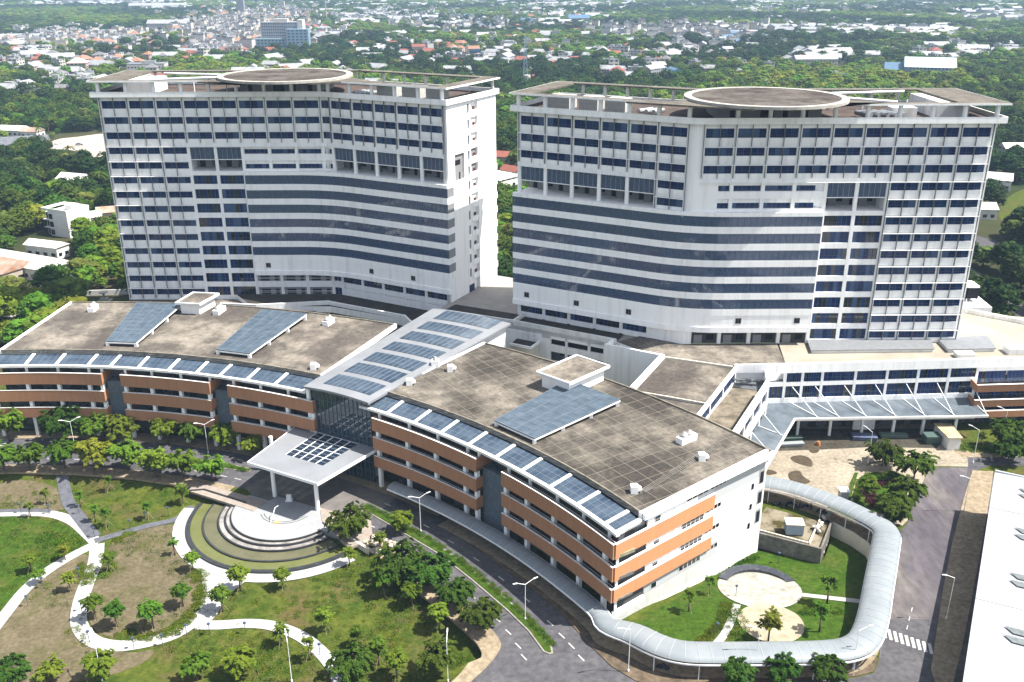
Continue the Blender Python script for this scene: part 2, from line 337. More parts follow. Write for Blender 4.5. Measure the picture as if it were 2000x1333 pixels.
# medians with grass
def median(a,b,na='median'):
    poly=a+b[::-1]; slab(na,poly,-.3,.16,KERB)
    slab('median_grass',offs(poly,-.3 if sum(poly[i][0]*poly[(i+1)%len(poly)][1]-poly[(i+1)%len(poly)][0]*poly[i][1] for i in range(len(poly)))<0 else .3,True),.1,.24,LAWNG)
median([(-150,184.8)]+[pol(138.1,a) for a in (95,90,85,80,75,70.5)]+[pol(137.9,68.5)],[(-150,182.2)]+[pol(136.1,a) for a in (95,90,85,80,75,70.5)]+[pol(136.7,68.4)])
median([pol(137.2,56),pol(137.3,54),pol(136.6,50),pol(135.8,46),pol(135.1,41.7),pol(134.4,37.3),pol(134.0,34.5),pol(133.2,32.2),pol(132.6,31.7)],[pol(136.2,56),pol(135.2,54),pol(134.3,50),pol(134.0,46),pol(133.1,41.7),pol(132.6,37.3),pol(132.3,34.5),pol(131.5,32.2),pol(131.9,31.8)])
# dashes and crossings
mb=MB()
def dash(R,a,L=1.6,wd=.11): mb.prism([pol(R-wd,a-math.degrees(L/2/R)),pol(R+wd,a-math.degrees(L/2/R)),pol(R+wd,a+math.degrees(L/2/R)),pol(R-wd,a+math.degrees(L/2/R))],.03,.034)
for a in [90.5,88.2,86.5,83.7,81.6,79.5,76.8,74.7,72.6,70.5]: dash(140.5,a)
for a,R in zip([54.4,52,49.7,46.7,43.6,40.5,37.4,34.4,32.9,31.7,30.4],[140,139.5,139,138.4,137.9,137.4,137.1,136.5,136.2,136.1,135.8]): dash(R,a)
for a in [90.3,87.8,85.2,83,80.5,78,75.3,72.9,70.1,68.6]: dash(133.4,a)
for a,R in zip([53.2,51.5,49.5,47,43.4,40.2,36.9,35.3,33.7,32.5],[132.5,131.8,131.5,131,130.7,130.4,130,129.6,129,128.3]): dash(R,a)
def bars(px,wd,L):
    for (x,y,dx,dy) in px:
        p=P(x,y); q=P(x+dx,y+dy); mb.seg(p,q,-wd/2,wd/2,.03,.034)
bars([(1713+i*11.3,1222+i*3.9,5,21) for i in range(10)],.5,3)
bars([(1782,1187,-2,8),(1777,1205,-2,8),(1773,1222,-2,8)],.15,2)
for i in range(6):  # crossing at the left edge
    for R in (140.5,133.2): 
        mb.prism([pol(R-2.9+i*1.0,93.3),pol(R-2.9+i*1.0,94.9),pol(R-2.4+i*1.0,94.9),pol(R-2.4+i*1.0,93.3)],.03,.034)
mb.build('road_markings',MARK,kind='structure')
# yard in the north east, service lane, forecourt
yard=[(47.5,167.5),(51.5,176.5),(58.9,196),(75,197),(100,198),(101.5,186.5),(98.4,178.5),(97.8,177.5),(85.6,178.2)]+PX([(1762,889),(1700,905),(1668,925),(1655,960),(1640,982)])+[(60,160),(54,165)]
sheet('yard',yard,.03,YARD)
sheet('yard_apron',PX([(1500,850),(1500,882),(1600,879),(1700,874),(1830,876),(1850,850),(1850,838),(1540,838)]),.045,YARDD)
for i,l in enumerate(([(1545,893),(1565,890),(1583,897),(1586,912),(1567,909),(1548,901)],[(1540,925),(1560,920),(1570,932),(1583,941),(1570,946),(1545,940)],[(1500,918),(1513,921),(1517,926),(1498,928)],[(1580,868),(1600,868),(1598,884),(1582,884)])):
    sheet('oil_stain',smooth(PX(l),3,True),.05+.004*i,mat('oily_stain',(.065,.05,.035),.8,(.10,.08,.055),.8,6))
sheet('east_verge',PX([(1862,880),(1875,866),(2000,870),(2010,893),(1877,893)]),.02,LAWN)
sheet('east_path',PX([(1860,879),(1990,886),(2005,893),(1877,894)]),.035,PAVE)
sheet('podium_forecourt',[(113,206),(130,196),(150,205),(150,245),(128,262)],.02,mat('pale_dust',(.42,.39,.33),.95,(.27,.225,.16),.1,7))
FORE=mat('forecourt_setts',(.20,.185,.175),.9,(.14,.13,.125),.5,8)
sheet('forecourt',[pol(143.0,66),pol(144,60),pol(143,54.5),pol(132,54),(-34.5,153.8),(-50.5,162.8),pol(131,67)],.03,FORE)
kerbed('forecourt_terrace',[(-66,171.8),(-49.4,163.9),(-51.3,160.4),(-66.8,168.3)],mat('pink_paving',(.33,.285,.25),.9,(.26,.225,.195),.8,6),.18)
kerbed('forecourt_terrace',[(-38.4,161.6),(-27.5,156.8),(-26.3,150.6),(-30.2,147.6),(-36.9,156.4)],MATS['pink_paving'],.18)
# park: lawns, beds, paths
sheet('park_lawn',[G(x,y) for x,y in smooth([(-40,1018),(60,1013),(115,1022),(150,1040),(170,1062),(140,1080),(95,1105),(60,1140),(20,1180),(-40,1230)],3,True)],.03,LAWNG,True)
sheet('planting_bed',[G(x,y) for x,y in smooth([(235,1045),(290,1030),(350,1027),(375,1060),(393,1110),(392,1160),(370,1200),(310,1235),(250,1248),(190,1235),(170,1195),(175,1160),(200,1115),(210,1075)],3,True)],.035,DIRT,True)
sheet('planting_bed',[G(x,y) for x,y in smooth([(150,1085),(185,1100),(160,1160),(148,1200),(165,1245),(250,1275),(300,1270),(270,1300),(150,1333),(-40,1333),(-40,1240),(40,1180),(80,1130)],3,True)],.035,DIRT,True)
sheet('planting_bed',[G(x,y) for x,y in smooth([(0,945),(60,940),(110,955),(125,995),(60,1000),(0,992)],3,True)],.035,DIRT,True)
def path(name,px,wd,m,z=.09):
    c=smooth([G(x,y) for x,y in px],4); a=offs(c,-wd/2); b=offs(c,wd/2); d=[lerp(a[i],b[i],.33) for i in range(len(a))]; e=[lerp(a[i],b[i],.67) for i in range(len(a))]
    mb=MB()
    for A,B_ in ((a,d),(d,e),(e,b)):
        for i in range(len(A)-1): mb.quad(*[(q[0],q[1],gz(*q)+z) for q in (A[i],A[i+1],B_[i+1],B_[i])])
    mb.build(name,m,kind='structure')
path('park_path',[(-30,1005),(40,1003),(100,1005),(140,1018),(165,1038),(190,1062)],2.3,PATH)
path('park_path',[(190,1062),(140,1087),(90,1118),(50,1152),(15,1195),(-20,1240)],2.2,PATH,.10)
path('park_path',[(190,1064),(186,1100),(170,1140),(157,1180),(155,1220),(180,1252),(230,1263),(290,1255),(340,1240),(375,1218),(400,1195)],2.6,PATH,.11)
path('park_path',[(385,1222),(430,1222),(480,1219),(530,1223),(580,1240),(620,1268),(655,1310),(665,1340)],2.3,PATH,.12)
path('grey_path',[(122,922),(124,945),(135,985),(150,1005),(185,1050)],2.4,STONEG,.13)
path('grey_path',[(-30,1000),(60,998),(100,1000)],1.2,STONEG,.14)
path('grey_path',[(185,1058),(230,1045),(290,1028),(345,1015),(375,990)],1.7,STONEG,.15)
cp=[(FC[0]+21.9*math.cos(R_(a)),FC[1]+21.9*math.sin(R_(a))) for a in range(172,320,6)]; cq=[(FC[0]+19.2*math.cos(R_(a)),FC[1]+19.2*math.sin(R_(a))) for a in range(172,320,6)]
sheet('fountain_walk',cp+cq[::-1],.16,PATH,True)
sheet('fountain_walk',[G(x,y) for x,y in [(392,1090),(395,1130),(396,1165),(385,1205),(370,1230),(400,1228),(425,1200),(445,1165),(475,1140),(500,1128)]],.13,PATH,True)
# courtyard garden, south east
sheet('garden_lawn',[(17.8,123.8),(19.6,122.4),(24.5,118.3),(28.8,117),(49.8,117.8),(53,120.6),(59,132),(65,144.8),(65,148.6),(61.4,154),(57.2,146),(57,145.2),(45.6,151.2),(34.1,139.5)],.03,LAWNG,True)
for i,(c,r,m) in enumerate((((43.3,137.2),7.2,mat('warm_paving',(.43,.415,.36),.9,(.31,.30,.26),.35,8,fine=.9)),((42.3,126.1),5.3,mat('yellow_paving',(.43,.38,.27),.9,(.33,.29,.215),.5,8,fine=1)))):
    sheet('garden_plaza',[(c[0]+r*math.cos(R_(a)),c[1]+r*math.sin(R_(a))) for a in range(0,360,10)],.16+.03*i,m,True)
sheet('garden_path',[(49.5,134.2),(49.9,135.4),(60.5,132.8),(60,131.4)],.14,PATH,True)
c=smooth([(38,131.5),(36.3,127.5),(34,123),(30.8,119.3),(27.3,117.3)],4); sheet('garden_path',offs(c,-.65)+offs(c,.65)[::-1],.14,PATH,True)
sheet('garden_soil',smooth([(21,121.6),(24,121.5),(27,119.4),(26,117.8),(23,119.4)],3,True),.06,SOIL,True)
# island with trees beside the side street
isl=PX([(1640,1000),(1655,955),(1672,922),(1700,908),(1765,893),(1800,905),(1806,935),(1783,985),(1772,1018),(1762,1028),(1735,1023),(1690,1005)])
slab('street_island',isl,-.2,.16,mat('sandy_paving',(.36,.315,.245),.9,(.25,.215,.165),.5,7))
slab('island_grass',smooth(PX([(1668,985),(1672,945),(1690,928),(1730,925),(1760,940),(1765,970),(1745,1005),(1712,1003)]),2,True),.1,.22,LAWNG)
slab('island_grass',PX([(1648,985),(1660,945),(1670,925),(1676,925),(1668,950),(1658,990)]),.1,.2,LAWNG)
# walled plant yard (concrete box) beside the end wall
def wallthing(name,pts,wd,z0,z1,m,label,cat='wall',cap=None):
    mb=MB(); mb.path(pts,-wd/2,wd/2,z0,z1); return mb.build(name,m,label=label,cat=cat)
W1=[(44.9,152.2),(56.6,146.1),(61.5,155.3)]
wallthing('retaining_wall',W1,.35,-2.9,.75,CONC,'weathered grey concrete retaining wall round the small plant yard above the sunken garden')
sheet('plant_yard_floor',[(45.1,152.3),(56.5,146.4),(61.3,155.2),(50.5,161.5),(47.8,157)],.055,mat('mossy_concrete',(.27,.235,.175),.9,(.065,.055,.02),.22,8,contrast=(.42,.58)))
wallthing('planter_wall',[(46.3,153.0),(54.9,148.4)],.25,0,.55,CREAM,'low cream planter wall inside the plant yard')
wallthing('planter_wall',[(55.1,148.3),(59.5,156.2)],.25,0,.55,CREAM,'low cream kerb wall beside the white sack heap in the plant yard')
wallthing('retaining_wall',[(61.6,155.6),(64.6,151.9),(66.2,148.4),(65.9,145)],.3,-2.7,.35,CREAM,'cream retaining wall under the north bend of the covered walkway')
wallthing('retaining_wall',[(44.6,151.6),(39.6,147.6),(36.2,144.9)],.3,-2.8,-.4,CONC,'grey concrete plinth at the foot of the white end wall')
# ------------------------------------------------------------------ towers
def V2(a,b,s,n=0):   # point on line a->b at distance s, offset n to the left
    dx,dy=b[0]-a[0],b[1]-a[1]; L=math.hypot(dx,dy); return (a[0]+dx/L*s-dy/L*n,a[1]+dy/L*s+dx/L*n)
rg=random.Random(3)
def window_mesh(mb,a,b,z0,z1,np_,inset,fr=1,rows=(.28,),palette=(3,3,3,4,4,5)):
    """glazed window between a and b (outside on the right of a->b): panes with mullions"""
    L=math.hypot(b[0]-a[0],b[1]-a[1]); 
    for i in range(np_):
        s0=L*i/np_; s1=L*(i+1)/np_; m=rg.choice(palette)
        p=V2(a,b,s0,inset); q=V2(a,b,s1,inset); mb.quad((*p,z0),(*q,z0),(*q,z1),(*p,z1),m=m)
    for i in range(np_+1):
        s=min(max(L*i/np_,.05),L-.05); mb.seg(V2(a,b,s-.045,0),V2(a,b,s+.045,0),inset-.07,inset-.005,z0,z1,fr)
    for h in rows: mb.seg(V2(a,b,0),V2(a,b,L),inset-.05,inset-.004,z0+(z1-z0)*h-.035,z0+(z1-z0)*h+.035,fr)
WM=[WHITE,FRAMEM,FRAMEL,GLA,GLB,GLC,GLD]; BANDM=mat('band_mullion',(.09,.12,.18),.5)
class Win:
    """collects windows of one building: first 100 become parts, the rest one part"""
    def __init__(s,parent,cap=96): s.p=parent; s.n=0; s.rest=MB(); s.cap=cap
    def add(s,a,b,z0,z1,np_,inset,**k):
        if s.n<s.cap: mb=MB(); window_mesh(mb,a,b,z0,z1,np_,inset,**k); mb.build('window',WM,s.p)
        else: window_mesh(s.rest,a,b,z0,z1,np_,inset,**k)
        s.n+=1
    def done(s):
        if s.rest.v: s.rest.build('window_rows',WM,s.p,kind='stuff')
def tower(name2,name,label,pts,colsL,colsR,pitch,sill1,rows,zbase,zones,depth,inner,heli,mirror):
    """pts: A,K,B front corners; facade outside is to the right of A->K->B; zones(segment,bay)->kind per row"""
    T=thing(name,label,'hospital tower',(pts[1][0],pts[1][1],0))
    A,K,B=pts; win=Win(T); wall=MB(); fins=[]; ledges={}; deeps=[]; deep=MB()
    def LG(r,*a): ledges.setdefault(r,MB()).seg(*a)
    WH=2.05
    segs=[(A,K,colsL),(K,B,colsR)]
    top=67.8
    for si,(a,b,cols) in enumerate(segs):
        L=math.hypot(b[0]-a[0],b[1]-a[1])
        for bi in range(len(cols)-1):
            s0,s1=cols[bi],cols[bi+1]; half=.42
            p=V2(a,b,s0+half); q=V2(a,b,s1-half)
            for r in range(rows):
                deep=MB(); deeps.append(deep); k=zones(si,bi,r); sill=sill1-pitch*r; z0=sill; z1=sill+WH; zl=sill-(pitch-WH)   # zl: head of the window below
                if k=='fin':
                    win.add(p,q,z0,z1,4,.22)
                    wall.seg(p,q,-.12,.45,zl+.75,z0); wall.seg(p,q,.1,.45,zl,zl+.75)
                    LG(r,V2(a,b,s0),V2(a,b,s1),-.62,-.121,zl-.13,zl+.02)
                elif k=='big':
                    win.add(p,q,z0-.25,z1+.35,6,.25,rows=(.33,),palette=(3,3,4,6,6,3,5)); wall.seg(p,q,0,.45,zl+.35,z0-.25)
                elif k=='rib':
                    win.add(p,q,z0-.1,z0+1.15,6,.7,palette=(3,4,4,5)); wall.seg(p,q,0,.9,zl+.15,z0-.1); wall.seg(p,q,.6,.9,z0+1.15,z1+.15)
                elif k=='blankrib':
                    m_=V2(a,b,s0+4.1); win.add(m_,q,z0-.1,z0+1.15,3,.6,palette=(3,4,5)); wall.seg(p,q,0,.8,zl+.15,z0-.1); wall.seg(p,m_,0,.8,z0-.1,z1+.15); wall.seg(m_,q,.5,.8,z0+1.15,z1+.15)
                elif k=='atrium':   # two storeys high, built with the lower row
                    zt=sill+pitch+WH; wall.seg(p,q,0,.45,zl+.15,z0-.75)
                    g=MB(); g.seg(p,q,.35,.40,zt-3.6,zt-.1); 
                    for i in range(1,5): g.seg(V2(p,q,(i)*(s1-s0-2*half)/5-.03),V2(p,q,i*(s1-s0-2*half)/5+.03),.30,.349,zt-3.6,zt-.1,1)
                    g.build('glass_screen',[TGL,FRAMEL],T)
                    wall.seg(p,q,.2,.6,zt-.1,zt+.1); wall.seg(p,q,.3,.5,zt-3.8,zt-3.6)
                    m0=V2(a,b,(s0+s1)/2-1.0); m1=V2(a,b,(s0+s1)/2+.9)
                    deep.seg(m0,m1,5.0,6.3,z0-.75,zt)
                    deep.seg(V2(a,b,s0+.9),V2(a,b,s0+2.4),6.05,6.2,z0-.7,z0+1.6,1); deep.seg(V2(a,b,s1-2.6),V2(a,b,s1-.9),6.05,6.2,z0+.1,z0+1.5,1)
                elif k=='skip': pass
                elif k=='blank': wall.seg(p,q,0,.45,zl,z1)
                elif k=='open':     # open loggia with railings
                    wall.seg(p,q,0,.45,zl+.1,z0-.1); deep.seg(p,q,.40,.455,z0-.1,z1+.1); wall.seg(p,q,.1,.16,z0+.55,z0+.62); wall.seg(p,q,.1,.16,z0+.95,z0+1.02); deep.seg(V2(p,q,.8),V2(p,q,3.4),.36,.399,z0-.1,z0+1.5,1); deep.seg(V2(p,q,4.9),V2(p,q,6.0),.36,.399,z0-.1,z0+1.5,1)
            # fins over the runs with sun fins
            r=0
            while r<rows:
                if zones(si,bi,r)=='fin':
                    r1=r
                    while r1+1<rows and zones(si,bi,r1+1)=='fin': r1+=1
                    ztop=top if r==0 else sill1-pitch*r+WH+.1; zb=sill1-pitch*r1-1.0
                    for s in (s0,(s0+s1)/2): fins.append((a,b,s,ztop,zb))
                    if bi==len(cols)-2 or zones(si,bi+1,r)!='fin': fins.append((a,b,s1,ztop,zb))
                    r=r1
                r+=1
        for ci,s in enumerate(cols):
            zb=zbase
            w0=.5; 
            if 0<ci<len(cols)-1: wall.seg(V2(a,b,s-half),V2(a,b,s+half),-.02,.62,zb,top)
        # top strip under the parapet
        wall.seg(a,b,.1,.45,sill1+WH,top)
    # corner piers
    def pier(a,b,s0,s1): wall.seg(V2(a,b,s0),V2(a,b,s1),-.02,.62,zbase,top)
    pier(A,K,colsL[0]-.5,colsL[0]+.42); LK=math.hypot(K[0]-A[0],K[1]-A[1]); LB=math.hypot(B[0]-K[0],B[1]-K[1])
    
    if name2: pier(A,K,colsL[-1]-.42,colsL[-1]+.42); pier(K,B,colsR[0]-.42,colsR[0]+.42)
    else: pier(A,K,colsL[-1]-.42,LK+.0); pier(K,B,0,colsR[0]+.42)
    if name2:
        for a,b,q0,q1 in ((A,K,colsL[-1]+.42,LK),(K,B,0,colsR[0]-.42)):
            p,q=V2(a,b,q0),V2(a,b,q1)
            for r in range(rows):
                z0=sill1-pitch*r; z1=z0+WH; zl=z0-(pitch-WH)
                if r<3: win.add(p,q,z0,z1,1,.22); wall.seg(p,q,-.12,.45,zl+.75,z0); wall.seg(p,q,.1,.45,zl,zl+.75); LG(r,p,q,-.62,-.121,zl-.13,zl+.02)
                elif r<5: win.add(p,q,z0-.1,z0+1.15,1,.7); wall.seg(p,q,0,.9,zl+.15,z0-.1); wall.seg(p,q,.6,.9,z0+1.15,z1+.15)
                elif r>11: win.add(p,q,z0-.1,z1,1,.3); wall.seg(p,q,0,.45,zl,z0-.1); pier(K,B,colsR[-1]-.42,LB)
    wall.build('wall',[WHITE],T)
    for k_ in sorted(ledges): ledges[k_].build('ledge',[WHITE],T)
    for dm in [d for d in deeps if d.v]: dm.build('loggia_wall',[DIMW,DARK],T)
    seen=set()
    for a,b,s,zt,zb in fins:
        key=(a,round(s,1),round(zt))
        if key in seen: continue
        seen.add(key); m=MB(); m.seg(V2(a,b,s-.04),V2(a,b,s+.04),-.5,-.03,zb,zt); m.build('sun_fin',FINM,T)
    win.done(); return T
LTA=(-112.1,260.7); LTK=(-50.7,260.75); LTB=(-16.9,242.85)
RTA=(1.5,232.0); RTK=(41.2,210.8); RTB=(107.9,211.2)
def run(L0,n,p): return [L0+i*p for i in range(n+1)]
LL=run(.5,8,7.45)     # last narrow half bay
LK=math.hypot(LTB[0]-LTK[0],LTB[1]-LTK[1]); LR=run(1.75,5,(LK-2.25)/5)
RLk=math.hypot(RTK[0]-RTA[0],RTK[1]-RTA[1]); RL=run(.5,6,(RLk-2.3)/6)
RR=run(1.6,9,(RTB[0]-RTK[0]-2.4)/9)
def zl(si,bi,r):
    if r<3: return 'fin'
    if si==0:
        if bi<3: return 'fin'
        if bi<5: return {3:'skip',4:'atrium'}.get(r,'big')
        if r<5: return 'rib'
        if r<12: return 'skip'
        return 'open'
    if r<5: return {3:'skip',4:'atrium'}[r]
    if r<12: return 'skip'
    return 'big' if r==12 else 'blank'
def zr(si,bi,r):
    if r<3: return 'fin'
    if si==1:
        if bi>=6: return 'fin'
        if bi>=4: return {3:'skip',4:'atrium'}.get(r,'big')
        if r<5: return 'blankrib' if bi==0 else 'rib'
        return 'skip'
    if bi==5 and r<5: return 'fin'
    if r<5: return {3:'skip',4:'atrium'}[r]
    if r<12: return 'skip'
    return 'big' if bi<5 else 'blank'
S1=64.6
LT=tower(True,'hospital_tower','white hospital tower on the left with a bright sunlit end wall of balcony slots',(LTA,LTK,LTB),LL,LR,4.1,S1,14,9.8,zl,25,None,None,1)
RT=tower(False,'hospital_tower','white hospital tower on the right rising behind the white podium terrace',(RTA,RTK,RTB),RL,RR,4.0,S1,13,15.2,zr,25,None,None,-1)
def inset_poly(poly,d): 
    a=sum(poly[i][0]*poly[(i+1)%len(poly)][1]-poly[(i+1)%len(poly)][0]*poly[i][1] for i in range(len(poly)))
    return offs(poly,d if a>0 else -d,True)
DV=(math.cos(R_(62)),math.sin(R_(62)))
DEP=25
LTP=[LTA,LTK,LTB,(LTB[0]+DV[0]*DEP,LTB[1]+DV[1]*DEP),(-44.5,285.9),(LTA[0],285.9)]
RTP=[RTA,RTK,RTB,(RTB[0],236.3),(47.4,236.3),(RTA[0]+DV[0]*DEP,RTA[1]+DV[1]*DEP)]
def core(T,P_,zb,pitch,atr,endw):
    """inner mass behind the facade, recessed where the two storey loggias are"""
    mb=MB(); zt=S1+2.05; z1=S1-pitch*3+2.05+.15; z0=S1-pitch*4-.75
    A,K,B=P_[:3]
    i5=offs(P_[:3],.46); mb.prism(i5+P_[3:],zb,z0); mb.prism(i5+P_[3:],z1,67.8)
    # middle part
    d=offs(P_[:3],6.2); mb.prism(d+P_[3:],z0,z1,1)
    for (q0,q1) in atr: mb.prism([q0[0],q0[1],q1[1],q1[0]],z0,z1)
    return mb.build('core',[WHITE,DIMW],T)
def pr(a,b,s,d=.46): return (V2(a,b,s,d),V2(a,b,s,6.2))
core(LT,LTP,9.8,4.1,[(pr(LTA,LTK,.0),pr(LTA,LTK,LL[3])),(pr(LTA,LTK,LL[5],.92),(V2(LTK,LTB,.3,.92),V2(LTK,LTB,.3,6.2)))],None)
core(RT,RTP,15.2,4.0,[(pr(RTK,RTB,RR[6]),(V2(RTA,RTK,0) if 0 else (V2(RTK,RTB,RR[9]+.8,.46),V2(RTK,RTB,RR[9]+.8,6.2)))),(pr(RTA,RTK,RL[5]),pr(RTK,RTB,RR[4]))],None)
dk=MB()
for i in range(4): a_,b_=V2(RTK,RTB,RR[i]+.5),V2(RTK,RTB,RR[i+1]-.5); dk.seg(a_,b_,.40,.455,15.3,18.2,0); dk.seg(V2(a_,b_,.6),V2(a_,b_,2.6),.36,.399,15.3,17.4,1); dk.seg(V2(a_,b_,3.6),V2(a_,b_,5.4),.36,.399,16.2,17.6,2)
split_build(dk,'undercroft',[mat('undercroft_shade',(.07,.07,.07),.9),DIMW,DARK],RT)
# curved ribbons of glass in front of the lower floors
def ribbons(T,path,pitch,r0,r1,z_skirt_rows,ret):
    for r in range(r0,r1+1):
        sill=S1-pitch*r; h=2.35
        g=MB(); g.path(path,-.02,.05,sill-.02,sill+h)   # outer screen
        g.build('glass_band',[TGL],T)
        m=MB(); c=offs(path,-.05)
        # mullions
        tot=0
        for i in range(len(path)-1):
            L=math.hypot(path[i+1][0]-path[i][0],path[i+1][1]-path[i][1]); s=(-tot)%1.45
            while s<L: m.seg(V2(path[i],path[i+1],s-.025),V2(path[i],path[i+1],s+.025),-.06,-.021,sill,sill+h); s+=1.45
            tot+=L
        m.path(c,-.07,.0,sill+h-.05,sill+h+.0) if 0 else m.path(path,-.055,-.0215,sill-.02,sill+.04); m.build('mullion_row',BANDM,T)
        s=MB(); s.path(path,-.08,1.35,sill+h-pitch,sill-.02); s.build('band_parapet',WHITE,T)
        # recessed windows and piers behind the screen
        b=MB(); bp=offs(path,1.15); 
        for i in range(len(bp)-1):
            L=math.hypot(bp[i+1][0]-bp[i][0],bp[i+1][1]-bp[i][1]); n=max(1,round(L/7.3))
            for k in range(n):
                a_=V2(bp[i],bp[i+1],L*k/n); b_=V2(bp[i],bp[i+1],L*(k+1)/n); l=L/n; e=min(.55,l*.1)
                b.seg(a_,V2(a_,b_,e),0,.15,sill-.02,sill+h,0); b.seg(V2(a_,b_,l-e),b_,0,.15,sill-.02,sill+h,0)
                b.seg(V2(a_,b_,e),V2(a_,b_,l-e),.08,.15,sill-.02,sill+h,1)
        b.build('band_window',[DIMW,GLA],T)
    # skirt below the last band: blank storey with small vents, then a projecting ledge
    sill=S1-pitch*(r1+1); s=MB(); s.path(path,.0,1.3,sill-.6,S1-pitch*r1+2.35-pitch); s.build('blank_storey',WHITE,T)
    s=MB(); s.path(offs(path,-.25),0,1.5,sill-1.95,sill-.6); s.build('ledge_band',WHITE,T)
    s=MB(); s.path(offs(path,-.15),0,1.4,S1-pitch*(r0-1)-.75-.9,S1-pitch*(r0-1)-.75+.05); s.build('band_parapet',WHITE,T)
    vents=MB()
    tot=0
    for i in range(len(path)-1):
        L=math.hypot(path[i+1][0]-path[i][0],path[i+1][1]-path[i][1])
        if L>6:
            s=4
            while s<L:
                p=V2(path[i],path[i+1],s-.7); q=V2(path[i],path[i+1],s+.7); vents=MB()
                vents.seg(p,q,-.06,-.01,sill+.3,sill+1.7,0); vents.seg(V2(p,q,.15),V2(p,q,.62),-.08,-.061,sill+.45,sill+1.55,1); vents.seg(V2(p,q,.78),V2(p,q,1.25),-.08,-.061,sill+.45,sill+1.55,1)
                vents.build('vent',[CONC,DARK],T); s+=14
def rounded(a,k,b,r,n=7):
    p=V2(k,a,r); q=V2(k,b,r); return [a]+[tuple((1-t)**2*p[i]+2*t*(1-t)*k[i]+t*t*q[i] for i in (0,1)) for t in [j/n for j in range(n+1)]]+[b]
def front_off(a,k,b,d): return offs([a,k,b],-d)
l0=V2(LTA,LTK,LL[5]+.3); fo=front_off(l0,LTK,V2(LTK,LTB,LK+.9),1.25)
ribbons(LT,rounded(fo[0],fo[1],fo[2],9),4.1,5,10,1,1)
fo=front_off(V2(RTK,RTA,RLk+.7),RTK,V2(RTK,RTB,RR[4]-.3),1.25)
ribbons(RT,rounded(fo[0],fo[1],fo[2],9),4.0,5,10,1,1)
# returns closing the ribbon ends
for T,a,b,pitch in ((LT,V2(LTA,LTK,LL[5]+.3,-1.25),V2(LTA,LTK,LL[5]+.3,.3),4.1),(RT,V2(RTK,RTB,RR[4]-.3,-1.25),V2(RTK,RTB,RR[4]-.3,.3),4.0)):
    m=MB(); m.seg(a,b,-.12,.12,S1-pitch*10-5.3,S1-pitch*4-.9); m.build('band_end',WHITE,T)
m=MB(); e0=V2(LTK,LTB,LK+.9,-1.25); e1=(e0[0]+DV[0]*3.2,e0[1]+DV[1]*3.2)
for r in range(5,11): m.seg(e0,e1,-.05,.35,S1-4.1*r,S1-4.1*r+2.35,1); m.seg(e0,e1,-.08,.4,S1-4.1*r+2.35-4.1,S1-4.1*r,0)
m.build('band_end',[WHITE,SILVER],LT)
# LT inner end wall (sunlit) with balcony slots
def endwall(T,a,pitch,rows,zb):
    b=(a[0]+DV[0]*DEP,a[1]+DV[1]*DEP); w=MB()
    # openings: narrow window at s 9.5-10.6, balcony at s 11.4-14.9, from row 0
    s=[0,10.2,11.2,11.8,15.2,DEP]; zt=S1+3.2
    w.seg(a,V2(a,b,10.2),-.0,.4,zb,zt) if 0 else None
    w.seg(V2(a,b,0),V2(a,b,3.4),-.55,0,zb,zt); w.seg(V2(a,b,8.4),V2(a,b,10.2),-.55,0,zb,zt); w.seg(V2(a,b,11.2),V2(a,b,11.8),-.55,0,zb,zt); w.seg(V2(a,b,15.2),V2(a,b,DEP+.4),-.75,0,zb,zt)
    za0=S1-pitch*4-.75; za1=S1-pitch*3+2.2
    w.seg(V2(a,b,3.4),V2(a,b,8.4),-.55,0,zb,za0); w.seg(V2(a,b,3.4),V2(a,b,8.4),-.55,0,za1,zt)
    for r in range(rows):
        z=S1-pitch*r
        w.seg(V2(a,b,10.2),V2(a,b,11.2),-.55,0,z+2.2-pitch if r<rows-1 else zb,z-.3); w.seg(V2(a,b,11.8),V2(a,b,15.2),-.7,-.45,z-1.1,z+.35)
        w.seg(V2(a,b,11.8),V2(a,b,15.2),-.55,-.01,z-1.5,z-1.2)
        if r==0: w.seg(V2(a,b,10.2),V2(a,b,11.2),-.55,0,z+2.2,zt); w.seg(V2(a,b,11.8),V2(a,b,15.2),-.55,0,z+2.3,zt)
        g=MB(); g.seg(V2(a,b,10.2),V2(a,b,11.2),-.2,-.1,z-.3,z+2.2); g.build('slot_window',FRAMEM,T)
        g=MB(); g.seg(V2(a,b,13.6),V2(a,b,14.8),-.07,-.005,z-1.1,z+1.1); g.build('balcony_door',mat('brown_door',(.10,.03,.02),.6),T)
    w.build('end_wall',WHITE,T)
    g=MB(); g.seg(V2(a,b,4),V2(a,b,7),-.06,-.005,za1-3.0,za1-1.6); g.seg(V2(a,b,6.2),V2(a,b,6.9),-.06,-.005,za0,za0+2.1); g.seg(V2(a,b,3.4),V2(a,b,8.4),-.05,-.004,za0,za1,1); split_build(g,'loggia_back',[DARK,DIMW],T)
    g=MB(); g.seg(V2(a,b,9.6),V2(a,b,12.4),-.62,-.56,14.7,17.0); g.build('terrace_door',GLA,T)
endwall(LT,LTB,4.1,12,13.5)
m=MB()
for r in range(4,12):
    z=S1-4.1*r; e=(LTB[0]+DV[0]*(DEP+.4),LTB[1]+DV[1]*(DEP+.4)); m.seg(e,(e[0]+DV[0]*.6,e[1]+DV[1]*.6),-.75,1.5,z-1.4,z+.4,0)
    m.seg(e,(e[0]+DV[0]*.5,e[1]+DV[1]*.5),-.55,1.3,z+.4,z+2.7,1)
m.build('rear_balcony',[WHITE,SILVER],LT)
m=MB(); 
for c in ((3.3,.0),): pass
